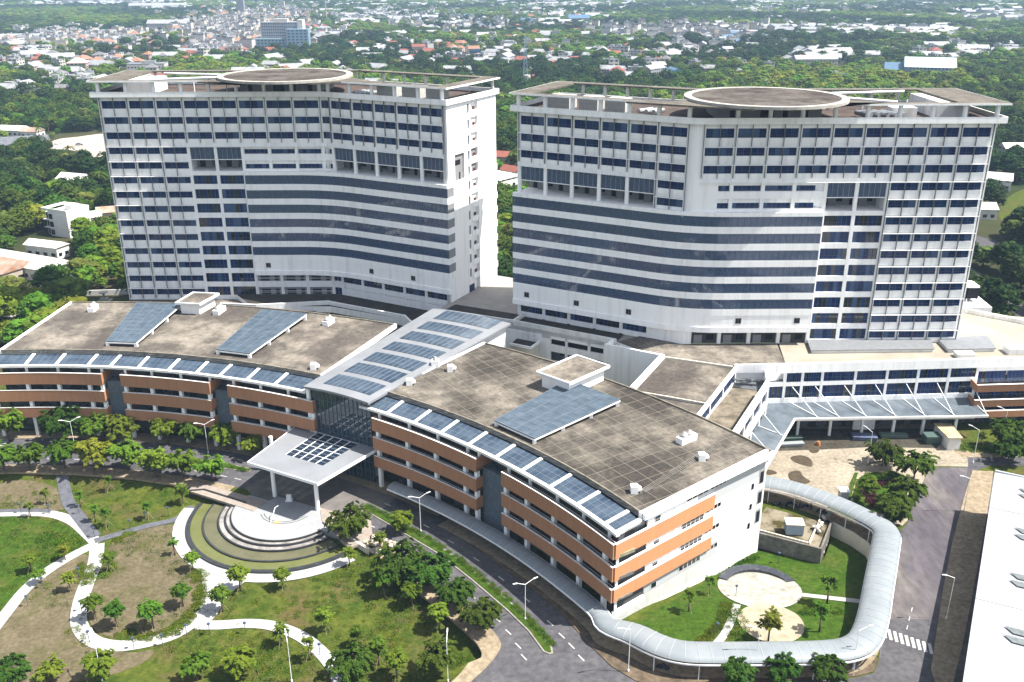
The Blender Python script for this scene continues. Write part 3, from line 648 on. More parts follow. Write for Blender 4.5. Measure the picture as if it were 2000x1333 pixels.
# roofs
def roof(T,P_,center,R,front,sgn,label):
    po=inset_poly(P_,-1.35); pi=inset_poly(P_,-1.05); pin=inset_poly(P_,.4)
    m=MB(); m.path(po,0,.28 if front else .28,67.75,69.15,closed=True); m.build('parapet',WHITE,T)
    m=MB(); m.prism(inset_poly(P_,-1.06),67.78,68.05); m.build('roof_deck',DECKT,T)
    # ring slab on columns
    outer_=inset_poly(P_,-1.5); n=len(outer_)
    m=MB()
    # narrow front strips, rear strips, wide end strips
    A,K,B,C,D,E=outer_
    def strip(a,b,w,z0=71.65,z1=72.05): m.seg(a,b,0,w,z0+.12,z1)
    strip(A,K,2.6); strip(K,B,2.6); strip(C,D,2.6); strip(D,E,2.6)
    if sgn>0: 
        m.seg(E,A,.0,8.6,71.66,72.06); m.seg(B,C,.0,4.6,71.66,72.06)
    else:
        m.seg(E,A,.0,5.5,71.66,72.06); m.seg(B,C,.0,10.5,71.66,72.06)
    split_build(m,'roof_frame',SLABT,T); m=MB(); m.path(outer_ if sum(outer_[i][0]*outer_[(i+1)%6][1]-outer_[(i+1)%6][0]*outer_[i][1] for i in range(6))>0 else outer_[::-1],-.06,-.003,71.68,72.08,closed=True); m.build('frame_edge',WHITE,T)
    def frontcol(a,b,ss_,w=.52):
        for s in ss_:
            x,y=V2(a,b,s,-.3); c=MB(); c.cyl(x,y,68.05,71.65,w,10); c.build('roof_column',WHITE,T)
    if sgn>0: frontcol(LTA,LTK,[s+.2 for s in LL[:9]]); frontcol(LTK,LTB,LR); back=[(C,D,6),(D,E,9)]
    else: frontcol(RTA,RTK,RL); frontcol(RTK,RTB,RR[1:]); back=[(C,D,9),(D,E,6)]
    for a,b,k in back:
        L=math.hypot(b[0]-a[0],b[1]-a[1])
        for i in range(k): x,y=V2(a,b,1.5+(L-3)*i/k,1.4); c=MB(); c.cyl(x,y,68.05,71.65,.4,8); c.build('roof_column',WHITE2,T)
    cx,cy=center
    h=MB(); h.cyl(cx,cy,72.1,72.6,R-.9,64,0); h.build('helipad_deck',HELI,T)
    N=72; ring=[(cx+R*math.cos(2*math.pi*i/N),cy+R*math.sin(2*math.pi*i/N)) for i in range(N)]
    h=MB(); h.path(ring,0,1.7,72.1,72.72,closed=True); rr=h.build('helipad_rim',mat('weathered_rim',(.52,.50,.46),.85,(.32,.30,.265),.8,7,contrast=(.4,.75)),T)
    # fillets joining the pad to the frame
    f=MB(); lo=(cx-R*1.35,cy-R*.78) 
    f.prism([(cx-R*.98,cy-R*.15),(cx-R*.35,cy-R*.93),V2(K,A,abs(K[0]-cx)+R*.55,2.4) if sgn>0 else V2(K,A,6,2.4),V2(K,A,abs(K[0]-cx)+R*1.15,2.4) if sgn>0 else V2(K,A,16,2.4)],71.7,72.08)
    f.prism([(cx+R*.99,cy-R*.1),(cx+R*.5,cy-R*.85),V2(K,B,9 if sgn>0 else 28,2.4),V2(K,B,20 if sgn>0 else 42,2.4)],71.7,72.08)
    split_build(f,'frame_fillet',SLABT,T)
    # diagonal beams and slender posts on the far half
    b=MB()
    if sgn>0:
        b.tube((cx-R*.95,cy-2,72.2),(LTA[0]+14,LTA[1]+2.5,71.9),.35,6); b.tube((cx-R*.9,cy+4,72.2),(LTA[0]+12,LTA[1]+20,71.9),.3,6)
        for x in (LTA[0]+14,LTA[0]+24,LTA[0]+33): b.cyl(x,LTA[1]+8,68.05,71.9,.16,6)
    else:
        b.tube((cx+R*.95,cy+1,72.2),(RTB[0]-22,RTB[1]+2.5,71.9),.35,6); b.tube((cx+R*.8,cy+8,72.2),(RTB[0]-13,RTB[1]+22,71.9),.3,6)
        for x in (RTB[0]-18,RTB[0]-28): b.cyl(x,RTB[1]+7,68.05,71.9,.16,6)
    split_build(b,'bracing_beam',METW,T)
    ph=MB(); fy=K[1]+2.6 if 0 else (LTK[1]+1.4 if sgn>0 else RTK[1]+1.6); px=[(cx-R*.62,fy),(cx+(R*.3 if sgn>0 else R*.62),fy),(cx+R*.62,cy+R*.5),(cx-R*.62,cy+R*.5)]; ph.prism(px,68.05,72.3)
    p_=ph.build('penthouse',DIMW,T)
    for i,s in enumerate((2.2,9,14,18.5)):
        d=MB(); d.seg(V2(px[0],px[1],s),V2(px[0],px[1],s+(1.1 if i!=1 else 3)),-.05,-.004,68.06,70.6); d.build('door',DARK,p_)
roof(LT,LTP,(-62.2,268.0),18.3,True,1,'')
roof(RT,RTP,(57.6,218.3),18.2,True,-1,'')
# plant on the tower roofs
def tank(x,y,lx,ly,h,ang,label,z=68.05):
    t=thing('water_tank',label,'water tank',(x,y,z),'panelled water tanks on the tower roofs'); m=MB(); c,s=math.cos(R_(ang)),math.sin(R_(ang))
    f=lambda u,v:(x+u*c-v*s,y+u*s+v*c); m.prism([f(0,0),f(lx,0),f(lx,ly),f(0,ly)],z+.4,z+h); m.build('shell',mat('tank_panels',(.6,.6,.58),.6,(.5,.5,.48),1.5,4),t)
    g=MB()
    for i in range(1,int(lx)): 
        g.seg(f(i-.04,-.02),f(i+.04,-.02),-.03,.0,z+.4,z+h)
    for k in range(1,int(h)+1): g.seg(f(0,-.0),f(lx,-.0),-.05,-.031,z+k-.04,z+k+.04)
    g.seg(f(0,0),f(lx,0),-.15,.3,z,z+.4); g.build('rib',FRAMEL,t); 
tank(-35.5,255,5.5,4.5,3.3,-28,'white panelled roof tank on the left tower, nearest its round pad'); tank(-28.5,251.4,5.2,4.5,3.3,-28,'white panelled roof tank on the left tower, between two others'); tank(-22,248.4,4.2,4.5,3.2,-28,'white panelled roof tank by the sunlit corner of the left tower')
tank(8.5,231.5,6,4.5,3.4,-28,'long white panelled tank nearest the outer corner of the right tower roof'); tank(16,228,4.8,4.5,3.4,-28,'white panelled tank in the middle of the three on the right tower roof'); tank(22,225,5.0,4.5,3.4,-28,'white panelled tank nearest the round pad of the right tower')
def duct(pts,r,label,z=69.0):
    m=MB()
    for i in range(len(pts)-1): m.tube((*pts[i],z),(*pts[i+1],z),r,10)
    m.build('roof_duct',mat('galvanised',(.55,.57,.58),.35,metal=.6),smooth=False,label=label,cat='duct')
for i in range(4): duct([(-42+i*1.25,257.2-i*.7),(-39.6+i*1.25,261.5-i*.7)],.5,['first','second','third','fourth'][i]+' silver duct from the left beside the round pad of the left tower')
for i in range(5): duct([(80.6+i*1.9,214.2),(78.8+i*1.9,218.8)],.6,['first','second','third','fourth','fifth'][i]+' silver duct from the left behind the right tower parapet, past the round pad')
for i in range(3): duct([(29.5+i*1.6,221.5-i*.8),(33+i*1.2,224.5-i*.8)],.55,['left','middle','right'][i]+'most silver duct by the tanks on the right tower roof')
m=MB(); m.prism([(-106,264),(-98,264),(-98,276),(-106,276)],68.05,71.6); s=m.build('stair_house',WHITE2,label='white stair house under the wide slab at the outer end of the left tower roof',cat='stair house')
m=MB(); m.prism([(96,215.5),(103,215.5),(103,232),(96,232)],68.05,71.6); m.build('stair_house',WHITE2,label='white stair house under the wide slab at the outer end of the right tower roof',cat='stair house')
m=MB(); m.prism([(86.5,217),(92,217),(92,221),(86.5,221)],68.05,70.2); m.build('plant_cabin',WHITE2,label='low white plant cabin beside the silver ducts on the right tower roof',cat='cabin')
# ------------------------------------------------------------------ front wings
RIBR=[58.3,55.8,53.0,50.2,47.3,44.5,41.8,38.9,36.1,33.3,32.15]
RIBL=[94.2,91.1,88.4,85.5,83.4,80.8,77.9,75.2,72.9,70.2,67.4,64.4]
# roof outline corners (front arc R 150.3, back arc R 183.5)
def angs(a0,a1,n): return [a0+(a1-a0)*i/n for i in range(n+1)]
wr_front=(57.7,32.1); wr_back=(56.9,33.3)
wl_front=(94.0,64.2); wl_back=(92.7,64.9)
ROOFZ=18.7
def wing(name,label,fr,bk,segs,ribs,colsA,endw,roofm,endlip):
    T=thing(name,label,'building',(*pol(165,(fr[0]+fr[1])/2),0))
    fa=angs(*fr,28); ba=angs(*bk,28)
    m=MB()
    for i in range(28): m.prism([pol(150.3,fa[i]),pol(150.3,fa[i+1]),pol(183.6,ba[i+1]),pol(183.6,ba[i])],18.0,ROOFZ,0,1)
    m.build('roof',[WHITE2,roofm],T)
    m=MB(); 
    f=[pol(150.3,a) for a in fa]; b=[pol(183.6,a) for a in ba]
    m.path(f,-.0,.28,18.05,ROOFZ+.32); m.build('roof_kerb',mat('stained_kerb',(.33,.30,.24),.9,(.14,.125,.10),.7,7,contrast=(.35,.7)),T); m=MB(); m.path(b,-.28,.0,18.05,ROOFZ+.3); m.build('roof_kerb',MATS['stained_kerb'],T)
    m=MB(); m.path([f[0],b[0]],-.1,.45,18.0,ROOFZ+.34); m.path([f[-1],b[-1]],-.45,.1,18.0,ROOFZ+.34); split_build(m,'end_parapet',WHITE,T)
    # main mass
    m=MB()
    fc=angs(fr[0]-.2,fr[1]+.85,28); bc=angs(bk[0]-.2,bk[1]+.85,28)
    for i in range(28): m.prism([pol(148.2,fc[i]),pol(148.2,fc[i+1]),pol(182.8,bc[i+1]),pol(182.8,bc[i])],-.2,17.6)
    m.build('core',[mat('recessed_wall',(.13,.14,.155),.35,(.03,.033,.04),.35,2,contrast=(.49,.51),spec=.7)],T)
    # floors, balustrade bands
    bands=[(13.2,15.96,13.75),(9.0,11.71,9.5),(4.95,7.44,5.3)]
    for (a0,a1) in segs:
        n=max(6,int(abs(a0-a1)/.8)); aa=angs(a0,a1,n)
        for zb,zt,fl in bands:
            o=MB()
            for i in range(n): o.prism([pol(143.7,aa[i]),pol(143.7,aa[i+1]),pol(143.95,aa[i+1]),pol(143.95,aa[i])],zb,zt) if 0 else o.prism([pol(143.75,aa[i]),pol(143.75,aa[i+1]),pol(144.0,aa[i+1]),pol(144.0,aa[i])],zb,zt)
            for a in (a0,a1):
                if not (endw and abs(a-segs[-1][1])<.01): o.prism([pol(144.0,a),pol(148.2,a),pol(148.2,a+(.1 if a==a0 else -.1)*-1),pol(144.0,a+(.1 if a==a0 else -.1)*-1)],zb,zt)
            o.build('balustrade_band',ORANGE,T)
            c=MB()
            for i in range(n): c.prism([pol(143.72,aa[i]),pol(143.72,aa[i+1]),pol(144.03,aa[i+1]),pol(144.03,aa[i])],zt,zt+.07)
            for i in range(n): c.prism([pol(144.75,aa[i]),pol(144.75,aa[i+1]),pol(144.85,aa[i+1]),pol(144.85,aa[i])],zt-.35,zt-.25)
            c.build('coping',WHITE2,T)
            fl_=MB()
            for i in range(n): fl_.prism([pol(144.0,aa[i]),pol(144.0,aa[i+1]),pol(148.2,aa[i+1]),pol(148.2,aa[i])],zb,fl)
            fl_.build('balcony_floor',mat('balcony_floor',(.40,.385,.27),.9,(.22,.22,.15),.6,6) if zb>13 else CONC,T)
    for a in colsA:
        if not any(a1-.01<=a<=a0+.01 for a0,a1 in segs): continue
        for z0,z1 in ((0,4.95),(5.3,9.0),(9.5,13.2),(13.75,17.1)):
            c=MB(); p=pol(144.7,a); 
            if z0>13: c.cyl(*pol(145.3,a),z0,z1,.32,8)
            else: c.prism([pol(144.25,a-.14),pol(144.25,a+.14),pol(145.0,a+.14),pol(145.0,a-.14)],z0,z1)
            c.build('column',WHITE,T)
    # stone panels between the balconies
    for i in range(len(segs)-1):
        a0,a1=segs[i][1],segs[i+1][0]; c=MB()
        for k in range(4): x0=a0+(a1-a0)*k/4; x1=a0+(a1-a0)*(k+1)/4; c.prism([pol(145.6,x0),pol(145.6,x1),pol(148.1,x1),pol(148.1,x0)],-.2,13.6)
        c.build('stone_panel',STONE,T)
    # glazed strip over the top balcony
    lz=lambda R:17.35+(R-145)/5*.75
    fr_=MB()
    for i in range(len(ribs)-1):
        a0,a1=ribs[i],ribs[i+1]; g=MB(); e=.13
        g.quad((*pol(145.3,a0-e),lz(145.3)),(*pol(149.7,a0-e),lz(149.7)),(*pol(149.7,a1+e),lz(149.7)),(*pol(145.3,a1+e),lz(145.3)),m=0)
        k=len(g.v); g.v+=[(x,y,z-.08) for x,y,z in g.v[:4]]; g.f.append((k+3,k+2,k+1,k)); g.m.append(0)
        w=a0-a1; np_=3
        for j in range(1,np_): 
            R=145.3+4.4*j/np_; g.prism([pol(R-.05,a0-e),pol(R-.05,a1+e),pol(R+.05,a1+e),pol(R+.05,a0-e)],lz(R)+.005,lz(R)+.04,1)
        for j in range(1,5):
            a=a0+(a1-a0)*j/5; g.prism([pol(145.3,a-.012),pol(145.3,a+.012),pol(149.7,a+.012),pol(149.7,a-.012)],lambda x,y:lz(math.hypot(x-O[0],y-O[1]))+.005,lambda x,y:lz(math.hypot(x-O[0],y-O[1]))+.03,1)
        g.build('glass_panel',[PANG,mat('panel_joint',(.17,.215,.26),.5)],T)
    for a in ribs: 
        f1=MB(); e=.14; f1.prism([pol(145.3,a-e),pol(145.3,a+e),pol(149.9,a+e),pol(149.9,a-e)],lambda x,y:lz(math.hypot(x-O[0],y-O[1]))-.25,lambda x,y:lz(math.hypot(x-O[0],y-O[1]))+.1); f1.build('canopy_rib',METW,T)
    n=30; aa=angs(ribs[0]+.25,ribs[-1]-.25,n); l=MB()
    for i in range(n): l.prism([pol(144.55,aa[i]),pol(144.55,aa[i+1]),pol(145.28,aa[i+1]),pol(145.28,aa[i])],16.95,17.45)
    l.build('canopy_lip',WHITE2,T)
    return T
cA=[a-.0 for a in RIBR]
segR=[(57.05,46.07),(43.4,31.75)]; segL=[(94.6,84.1),(82.35,73.7),(71.9,63.2)]
colR=[56.7,53.6,50.6,47.5,46.3,43.2,41.0,38.2,35.5,32.9]
colL=[94.1,91.1,88.3,85.5,84.3,82.1,79.6,76.8,73.95,71.6,68.9,66.1,63.45]
WR=wing('curved_wing','curved four storey wing with a tiled brown roof, orange bands and a white end wall',wr_front,wr_back,segR,RIBR,colR,True,ROOFT,True)
WL_=wing('curved_wing','curved four storey wing with orange bands on the left and two long roof skylights',wl_front,wl_back,segL,RIBL,colL,False,ROOFB,False)
# end wall of the right wing
EA=(16.25,124.95); ED=(math.cos(R_(39.3)),math.sin(R_(39.3)))
def E_(s,n=0): return (EA[0]+ED[0]*s+ED[1]*n,EA[1]+ED[1]*s-ED[0]*n)   # n positive = outside (south east)
def eseg(m,s0,s1,n0,n1,z0,z1,k=0): m.prism([E_(s0,n0),E_(s1,n0),E_(s1,n1),E_(s0,n1)],z0,z1,k)
EL=39.0
m=MB(); eseg(m,7.6,EL,-.7,-.45,-.4,18.1); eseg(m,0.3,7.6,-.7,-.45,-.4,1.3)
m.prism([E_(0.3,-.45),E_(EL,-.45),E_(EL,-.7),E_(.3,-.7)],-3,2.6)
m.build('end_wall',[WHITE,mat('light_grey_render',(.55,.57,.58),.8)],WR)
m=MB(); eseg(m,7.6,26.5,-.449,-.44,2.6,5.6); m.build('grey_panel',MATS['light_grey_render'],WR)
m=MB(); eseg(m,20,EL-.5,-.449,-.44,14.2,17.9); m.build('grey_panel',MATS['light_grey_render'],WR)
m=MB(); eseg(m,5.9,EL,-1.0,-.4,17.95,ROOFZ+.36); m.build('end_fascia',WHITE,WR); m=MB(); eseg(m,0.7,5.9,-.9,-.5,16.95,17.55); m.build('canopy_lip',WHITE2,WR)
for zb,zt in ((13.2,15.96),(9.0,11.71),(4.95,7.44)):
    m=MB(); eseg(m,-.15,24.0,-.15,.1,zb,zt); eseg(m,23.8,24.05,-.4,-.16,zb,zt); m.build('balustrade_band',mat('orange_panel_sunlit',(.66,.285,.13),.7,(.54,.235,.11),1.2,5,contrast=(.3,.8),stretch=(1,1,.1)),WR)  # brighter copy of the orange panel, with sunlight put into its colour
    m=MB(); eseg(m,-.2,24.1,-.25,.16,zt,zt+.09); m.build('coping',WHITE,WR)
    m=MB(); eseg(m,.3,23.8,-.4,-.16,zb,zb+.35); m.build('balcony_floor',CONC,WR)
def ewin(s0,s1,z0,z1,n=2,k=6):
    m=MB(); eseg(m,s0,s1,-.449,-.40,z0,z1,0)
    for i in range(n+1): s=s0+(s1-s0)*i/n; eseg(m,s-.05,s+.05,-.40,-.36,z0,z1,1)
    m.build('window',[GLD if k else GLA,METW],WR)
for zt in (17.6,12.9,8.65,4.6):
    ewin(9.2,10.6,zt-1.6,zt-.7,1)
    if zt>17: ewin(17.0,22.6,zt-.75,zt-.2,4); ewin(23.2,27.4,zt-.75,zt-.2,4); ewin(34,35.2,zt-.75,zt-.2,1); ewin(35.6,36.8,zt-.75,zt-.2,1)
    else:
        ewin(16.2,21.8,zt-1.3,zt-.3,5); ewin(22.4,26.4,zt-.4,zt+.3,4)
    if zt<18: ewin(35.1-.3,36.0-.3,zt-1.2+(2.2 if zt>17 else .6),zt+(1.2 if zt>17 else .6),1) if zt<17 else None
    if 4<zt<17.0:
        m=MB(); eseg(m,37.0,38.6,-.449,-.4,zt-.3,zt+2.7,0); eseg(m,37.3,38.3,-.4,-.38,zt-.1,zt+2.2,1); m.build('stair_opening',[mat('opening_grey',(.35,.36,.35),.8),DARK],WR)
# dark openings behind the bands near the corner
for z0,z1 in ((0,5),(5.3,9.0),(9.5,13.2)):
    m=MB(); c=[E_(.55,-.35),E_(1.1,-.35),E_(1.1,-.45),E_(.55,-.45)]; m.prism(c,z0,z1); m.build('column',WHITE,WR)
    if z0>1: m=MB(); eseg(m,1.2,7.4,-.8,-.65,z0+.1,z1-.1); m.build('opening',mat('loggia_shade',(.10,.10,.10),.9),WR)
m=MB(); eseg(m,1.2,7.6,-.8,-.65,1.3,4.9); m.build('opening',MATS['loggia_shade'],WR)
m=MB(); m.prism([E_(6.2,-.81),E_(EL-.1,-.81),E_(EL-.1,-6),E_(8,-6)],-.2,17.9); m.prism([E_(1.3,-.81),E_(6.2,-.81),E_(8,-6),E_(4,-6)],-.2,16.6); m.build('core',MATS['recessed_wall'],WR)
m=MB(); m.tube(E_(EL-.1,-.7)+(0,),E_(EL-.1,-.7)+(17.9,),.28,8); m.build('corner_post',WHITE,WR)

# skylights lying on the wings: radial glass boxes
def skylight(a0,a1,b0,b1,R0,R1,zh,label,slope=.5):
    t=thing('roof_skylight',label,'skylight',(*pol((R0+R1)/2,(a0+a1)/2),ROOFZ))
    A,B,C,D=pol(R0,a0),pol(R0,a1),pol(R1,b1),pol(R1,b0)
    zt=lambda x,y: ROOFZ+zh+slope*((math.hypot(x-O[0],y-O[1])-R0)/(R1-R0))
    m=MB(); m.prism([A,B,C,D],lambda x,y:zt(x,y)-.22,zt); m.build('glass',PANG2,t)
    g=MB(); nr=11; nc=4
    for i in range(nr+1):
        u=i/nr; p=lerp(A,D,u); q=lerp(B,C,u); g.seg(p,q,-.06,.06,lambda x,y:zt(x,y)+.003,lambda x,y:zt(x,y)+.06)
    for j in range(nc+1):
        u=j/nc; p=lerp(A,B,u); q=lerp(D,C,u); g.seg(p,q,-.04,.04,lambda x,y:zt(x,y)+.003,lambda x,y:zt(x,y)+.07)
    g.build('glazing_bar',mat('bar_blue',(.17,.21,.25),.5),t)
    g=MB()
    for u in (0.01,.33,.66,.99):
        for p,q in ((A,D),(B,C)):
            x,y=lerp(p,q,u); x,y=lerp((x,y),lerp(lerp(A,B,.5),lerp(D,C,.5),u),.06); g.box(x-.35,y-.35,ROOFZ,x+.35,y+.35,ROOFZ+zh-.25)
    split_build(g,'stub_post',WHITE,t)
    g=MB(); g.path([B,C],-.12,.12,lambda x,y:zt(x,y)-.45,lambda x,y:zt(x,y)-.23); g.path([A,B],-.12,.12,lambda x,y:zt(x,y)-.5,lambda x,y:zt(x,y)-.23); g.build('gutter',WHITE,t)
    return t
skylight(85.3,82.6,86.7,82.9,153.6,179.0,1.2,'long blue glass skylight on the left wing, the one beside the roof hut')
skylight(75.0,71.8,75.8,71.9,153.0,178.8,1.2,'long blue glass skylight on the left wing, nearer the central glazed spine')
skylight(47.3,43.3,47.7,43.2,152.0,175.5,1.15,'large blue gridded skylight in the middle of the right wing roof',.3)
def hut(poly,z,h,label):
    t=thing('roof_hut',label,'roof hut',(poly[0][0],poly[0][1],z)); m=MB(); m.prism(poly,z,z+h); m.build('wall',WHITE,t)
    m=MB(); o=inset_poly(poly,-.9); m.prism(o,z+h,z+h+.35,0,1); m.build('roof',[WHITE2,ROOFB],t); m=MB(); m.path(o,0,.3,z+h+.35,z+h+.6,closed=True); m.build('roof_kerb',WHITE,t); return t
hut([pol(176.5,82.6),pol(176.5,81.0),pol(183.3,80.7),pol(183.3,82.4)],ROOFZ,2.6,'white hut with a flat cream roof between the two skylights of the left wing')
hut([pol(171.8,49.0),pol(171.8,46.6),pol(182.8,46.5),pol(182.8,48.8)],ROOFZ,2.9,'white hut with a mossy flat roof at the head of the right wing skylight')
def fanbox(R,a,label,L=3.2):
    x,y=pol(R,a); t=thing('exhaust_unit',label,'exhaust unit',(x,y,ROOFZ),'rooftop exhaust units'); m=MB(); ax=R_(a); c,s=math.cos(ax),math.sin(ax)
    f=lambda u,v:(x+u*c-v*s,y+u*s+v*c); m.prism([f(-L/2,-.8),f(L/2,-.8),f(L/2,.8),f(-L/2,.8)],ROOFZ,ROOFZ+1.2); m.build('base',WHITE,t)
    for k in (-.7,.7): m=MB(); p=f(k,0); m.cyl(*p,ROOFZ+1.2,ROOFZ+1.6,.45,10); m.cyl(*p,ROOFZ+1.6,ROOFZ+2.1,.75,12,0,.2); m.build('fan_cowl',mat('cowl',(.55,.54,.5),.4,metal=.4),t)
fanbox(177.5,90.2,'white twin fan unit near the far outer corner of the left wing roof'); fanbox(178.5,79.6,'white twin fan unit behind the roof hut of the left wing',4.2)
fanbox(178,69.8,'white twin fan unit between the left wing skylight and the central spine'); fanbox(174,37.2,'white twin fan unit at the back right of the right wing roof',4)
def ventbox(R,a,label):
    x,y=pol(R,a); t=thing('roof_vent',label,'roof vent',(x,y,ROOFZ),'small roof vents'); m=MB(); m.box(x-.6,y-.7,ROOFZ,x+.6,y+.7,ROOFZ+1.3); m.build('box',WHITE,t)
    m=MB(); m.prism([(x+.61,y-.5),(x+1.25,y-.5),(x+1.25,y+.5),(x+.61,y+.5)],ROOFZ+.45,lambda X,Y:ROOFZ+1.25-(X-x-.61)*.8); m.build('hood',WHITE,t)
ventbox(153,65.6,'small white vent at the left wing corner by the central spine'); ventbox(156,57.0,'small white vent right of the spine, nearer the canopy strip'); ventbox(166.5,56.0,'small white vent right of the spine, farther from the canopy strip')
ventbox(153.8,34.5,'small white vent near the front right corner of the right wing roof'); ventbox(171,35.0,'small white cube vent beside the pipe run on the right wing roof')
m=MB()
for k in range(4): m.tube(pol(155,34.0-.0+k*.12)+(ROOFZ+.18,),pol(178,35.6+k*.12)+(ROOFZ+.18,),.07,5)
m.build('roof_pipes',CONC,label='bundle of pale pipes running along the end of the right wing roof',cat='pipes')
x,y=pol(166.5,57.4)
t=thing('exhaust_unit','white box with a round cowl on the parapet between spine and right wing','exhaust unit',(x,y,18.7),'rooftop exhaust units'); m=MB(); m.box(x-.8,y-.8,18.7,x+.8,y+.8,20.3); m.build('base',WHITE,t); m=MB(); m.cyl(x,y,20.3,21.1,.7,12,0,.3); m.build('fan_cowl',MATS['cowl'],t)

# ------------------------------------------------------------------ central spine
T=thing('central_hall','grey metal roofed entrance hall with rows of blue glass between the two wings','hall',(-35,185,0))
sA,sB,sC,sD=(-43.6,178.6),(-28.9,170.6),(0.2,214.6),(-20.2,224.8)   # front left, front right, back right, back left
def sp(u,v,dz=0):   # u across 0..1, v along 0..1
    f=lerp(sA,sB,u); b=lerp(sD,sC,u); x,y=lerp(f,b,v); return (x,y,18.9+.6*v+.45*(1-(2*u-1)**2)+dz)
m=MB(); NU,NV=16,14; k=0
m.v=[sp(i/NU,j/NV) for j in range(NV+1) for i in range(NU+1)]
for j in range(NV):
    for i in range(NU): a=j*(NU+1)+i; m.f.append((a,a+1,a+NU+2,a+NU+1)); m.m.append(0)
b0=len(m.v); m.v+=[(x,y,z-.5) for x,y,z in m.v[:b0]]
for j in range(NV):
    for i in range(NU): a=b0+j*(NU+1)+i; m.f.append((a+NU+1,a+NU+2,a+1,a)); m.m.append(0)
edge=[i for i in range(NU+1)]+[(j)*(NU+1)+NU for j in range(1,NV+1)]+[NV*(NU+1)+i for i in range(NU-1,-1,-1)]+[j*(NU+1) for j in range(NV-1,0,-1)]
for i in range(len(edge)): a=edge[i]; b=edge[(i+1)%len(edge)]; m.f.append((a,a+b0,b+b0,b)); m.m.append(0)
m.build('roof',SILVER,T)
rows_=[(.05,.15),(.185,.285),(.315,.415),(.455,.55),(.59,.69),(.73,.83),(.87,.99)]
for r,(v0,v1) in enumerate(rows_):
    u0_,u1_=(.19,.90)
    g=MB(); n=10
    for i in range(n):
        a=u0_+(u1_-u0_)*i/n; b=u0_+(u1_-u0_)*(i+1)/n; e=.004; g.quad(sp(a+e,v0,.08),sp(b-e,v0,.08),sp(b-e,v1,.08),sp(a+e,v1,.08),m=0)
        if i: g.quad(sp(a-e,v0,.1),sp(a+e,v0,.1),sp(a+e,v1,.1),sp(a-e,v1,.1),m=1)
    g.build('glass_row',[PANG,mat('panel_joint2',(.20,.245,.285),.5)],T)
# curtain wall under the front edge
cw0=V2(sA,sB,1.3,.8); cw1=V2(sA,sB,math.hypot(sB[0]-sA[0],sB[1]-sA[1])-.2,.8)
m=MB(); m.seg(cw0,cw1,0,.3,.1,18.6); m.build('curtain_wall',CURT,T)
L=math.hypot(cw1[0]-cw0[0],cw1[1]-cw0[1]); m=MB()
for i in range(15): s=L*i/14; m.seg(V2(cw0,cw1,s-.05),V2(cw0,cw1,s+.05),-.14,-.005,.1,18.6)
for z in (2.6,4.8,7.2,9.4,11.8,14,16.3): m.seg(cw0,cw1,-.08,-.003,z-.04,z+.04)
m.build('mullion',mat('mullion_blue',(.12,.16,.20),.5),T)
m=MB(); m.seg(V2(cw0,cw1,-.9),V2(cw0,cw1,-.2),-.5,.3,0,18.3); m.build('side_pier',WHITE,T)
m=MB(); m.prism([V2(sA,sB,1.4,1.5),V2(sA,sB,15,1.5),(-1.5,214.0),(-19,222.6)],0,18.2); m.build('core',WHITE,T)
m=MB(); m.seg((-1.6,213),(.3,214.7),-.2,.2,17,20.5) if 0 else None

# ------------------------------------------------------------------ entrance canopy
T=thing('entrance_canopy','large square grey canopy with a grid of dark glass over the drop off road','canopy',(-42,166,0))
cA_,cB_,cC_,cD_=P(483,903,8.5),P(620,945,8.5),P(746,872,8.5),P(585,827,8.5)
def cq_(u,v): return lerp(lerp(cA_,cB_,u),lerp(cD_,cC_,u),v)
def cpoly(u0,u1,v0,v1): return [cq_(u0,v0),cq_(u1,v0),cq_(u1,v1),cq_(u0,v1)]
gu0,gu1,gv0,gv1=.27,.78,.33,.93
m=MB()
for q in (cpoly(0,1,0,gv0),cpoly(0,1,gv1,1),cpoly(0,gu0,gv0,gv1),cpoly(gu1,1,gv0,gv1)): m.prism(q,lambda x,y:8.05,8.5)
m.build('roof',SILVER,T)
for i in range(5):
    for j in range(4):
        a0=gu0+(gu1-gu0)*i/5; a1=gu0+(gu1-gu0)*(i+1)/5; b0_=gv0+(gv1-gv0)*j/4; b1=gv0+(gv1-gv0)*(j+1)/4; e=.006
        g=MB(); g.prism(cpoly(a0+e,a1-e,b0_+e,b1-e),8.3,8.36); bm_=(b0_+b1)/2; g.prism(cpoly(a0+e,a1-e,bm_-.0012,bm_+.0012),8.365,8.38,1); g.build('skylight_pane',[tr_glass('canopy_glass',(.02,.035,.06),.72) if 'canopy_glass' not in MATS else MATS['canopy_glass'],FRAMEL],T)
m=MB()
for i in range(6): a=gu0+(gu1-gu0)*i/5; m.prism(cpoly(a-.005,a+.005,gv0,gv1),8.1,8.42)
for j in range(5): b=gv0+(gv1-gv0)*j/4; m.prism(cpoly(gu0,gu1,b-.003,b+.003),8.12,8.41)
m.build('skylight_frame',METW,T)
for x,y in (P(537,969,.1),P(621,996,.1),P(710,918,.1),pol(139.5,66.6)):
    c=MB(); c.cyl(x,y,.0,8.05,.42,16); c.build('column',WHITE,T,smooth=False)
m=MB(); m.path([cA_,cB_,cC_,cD_],-.05,.12,7.95,8.56,closed=True); m.build('fascia',METW,T)
m=MB(); m.prism([cD_,V2(cD_,cC_,16.5),V2(cD_,cC_,16.2,4),V2(cD_,cC_,1.0,3.5)],8.1,8.45); m.build('rear_slab',CONC,T)

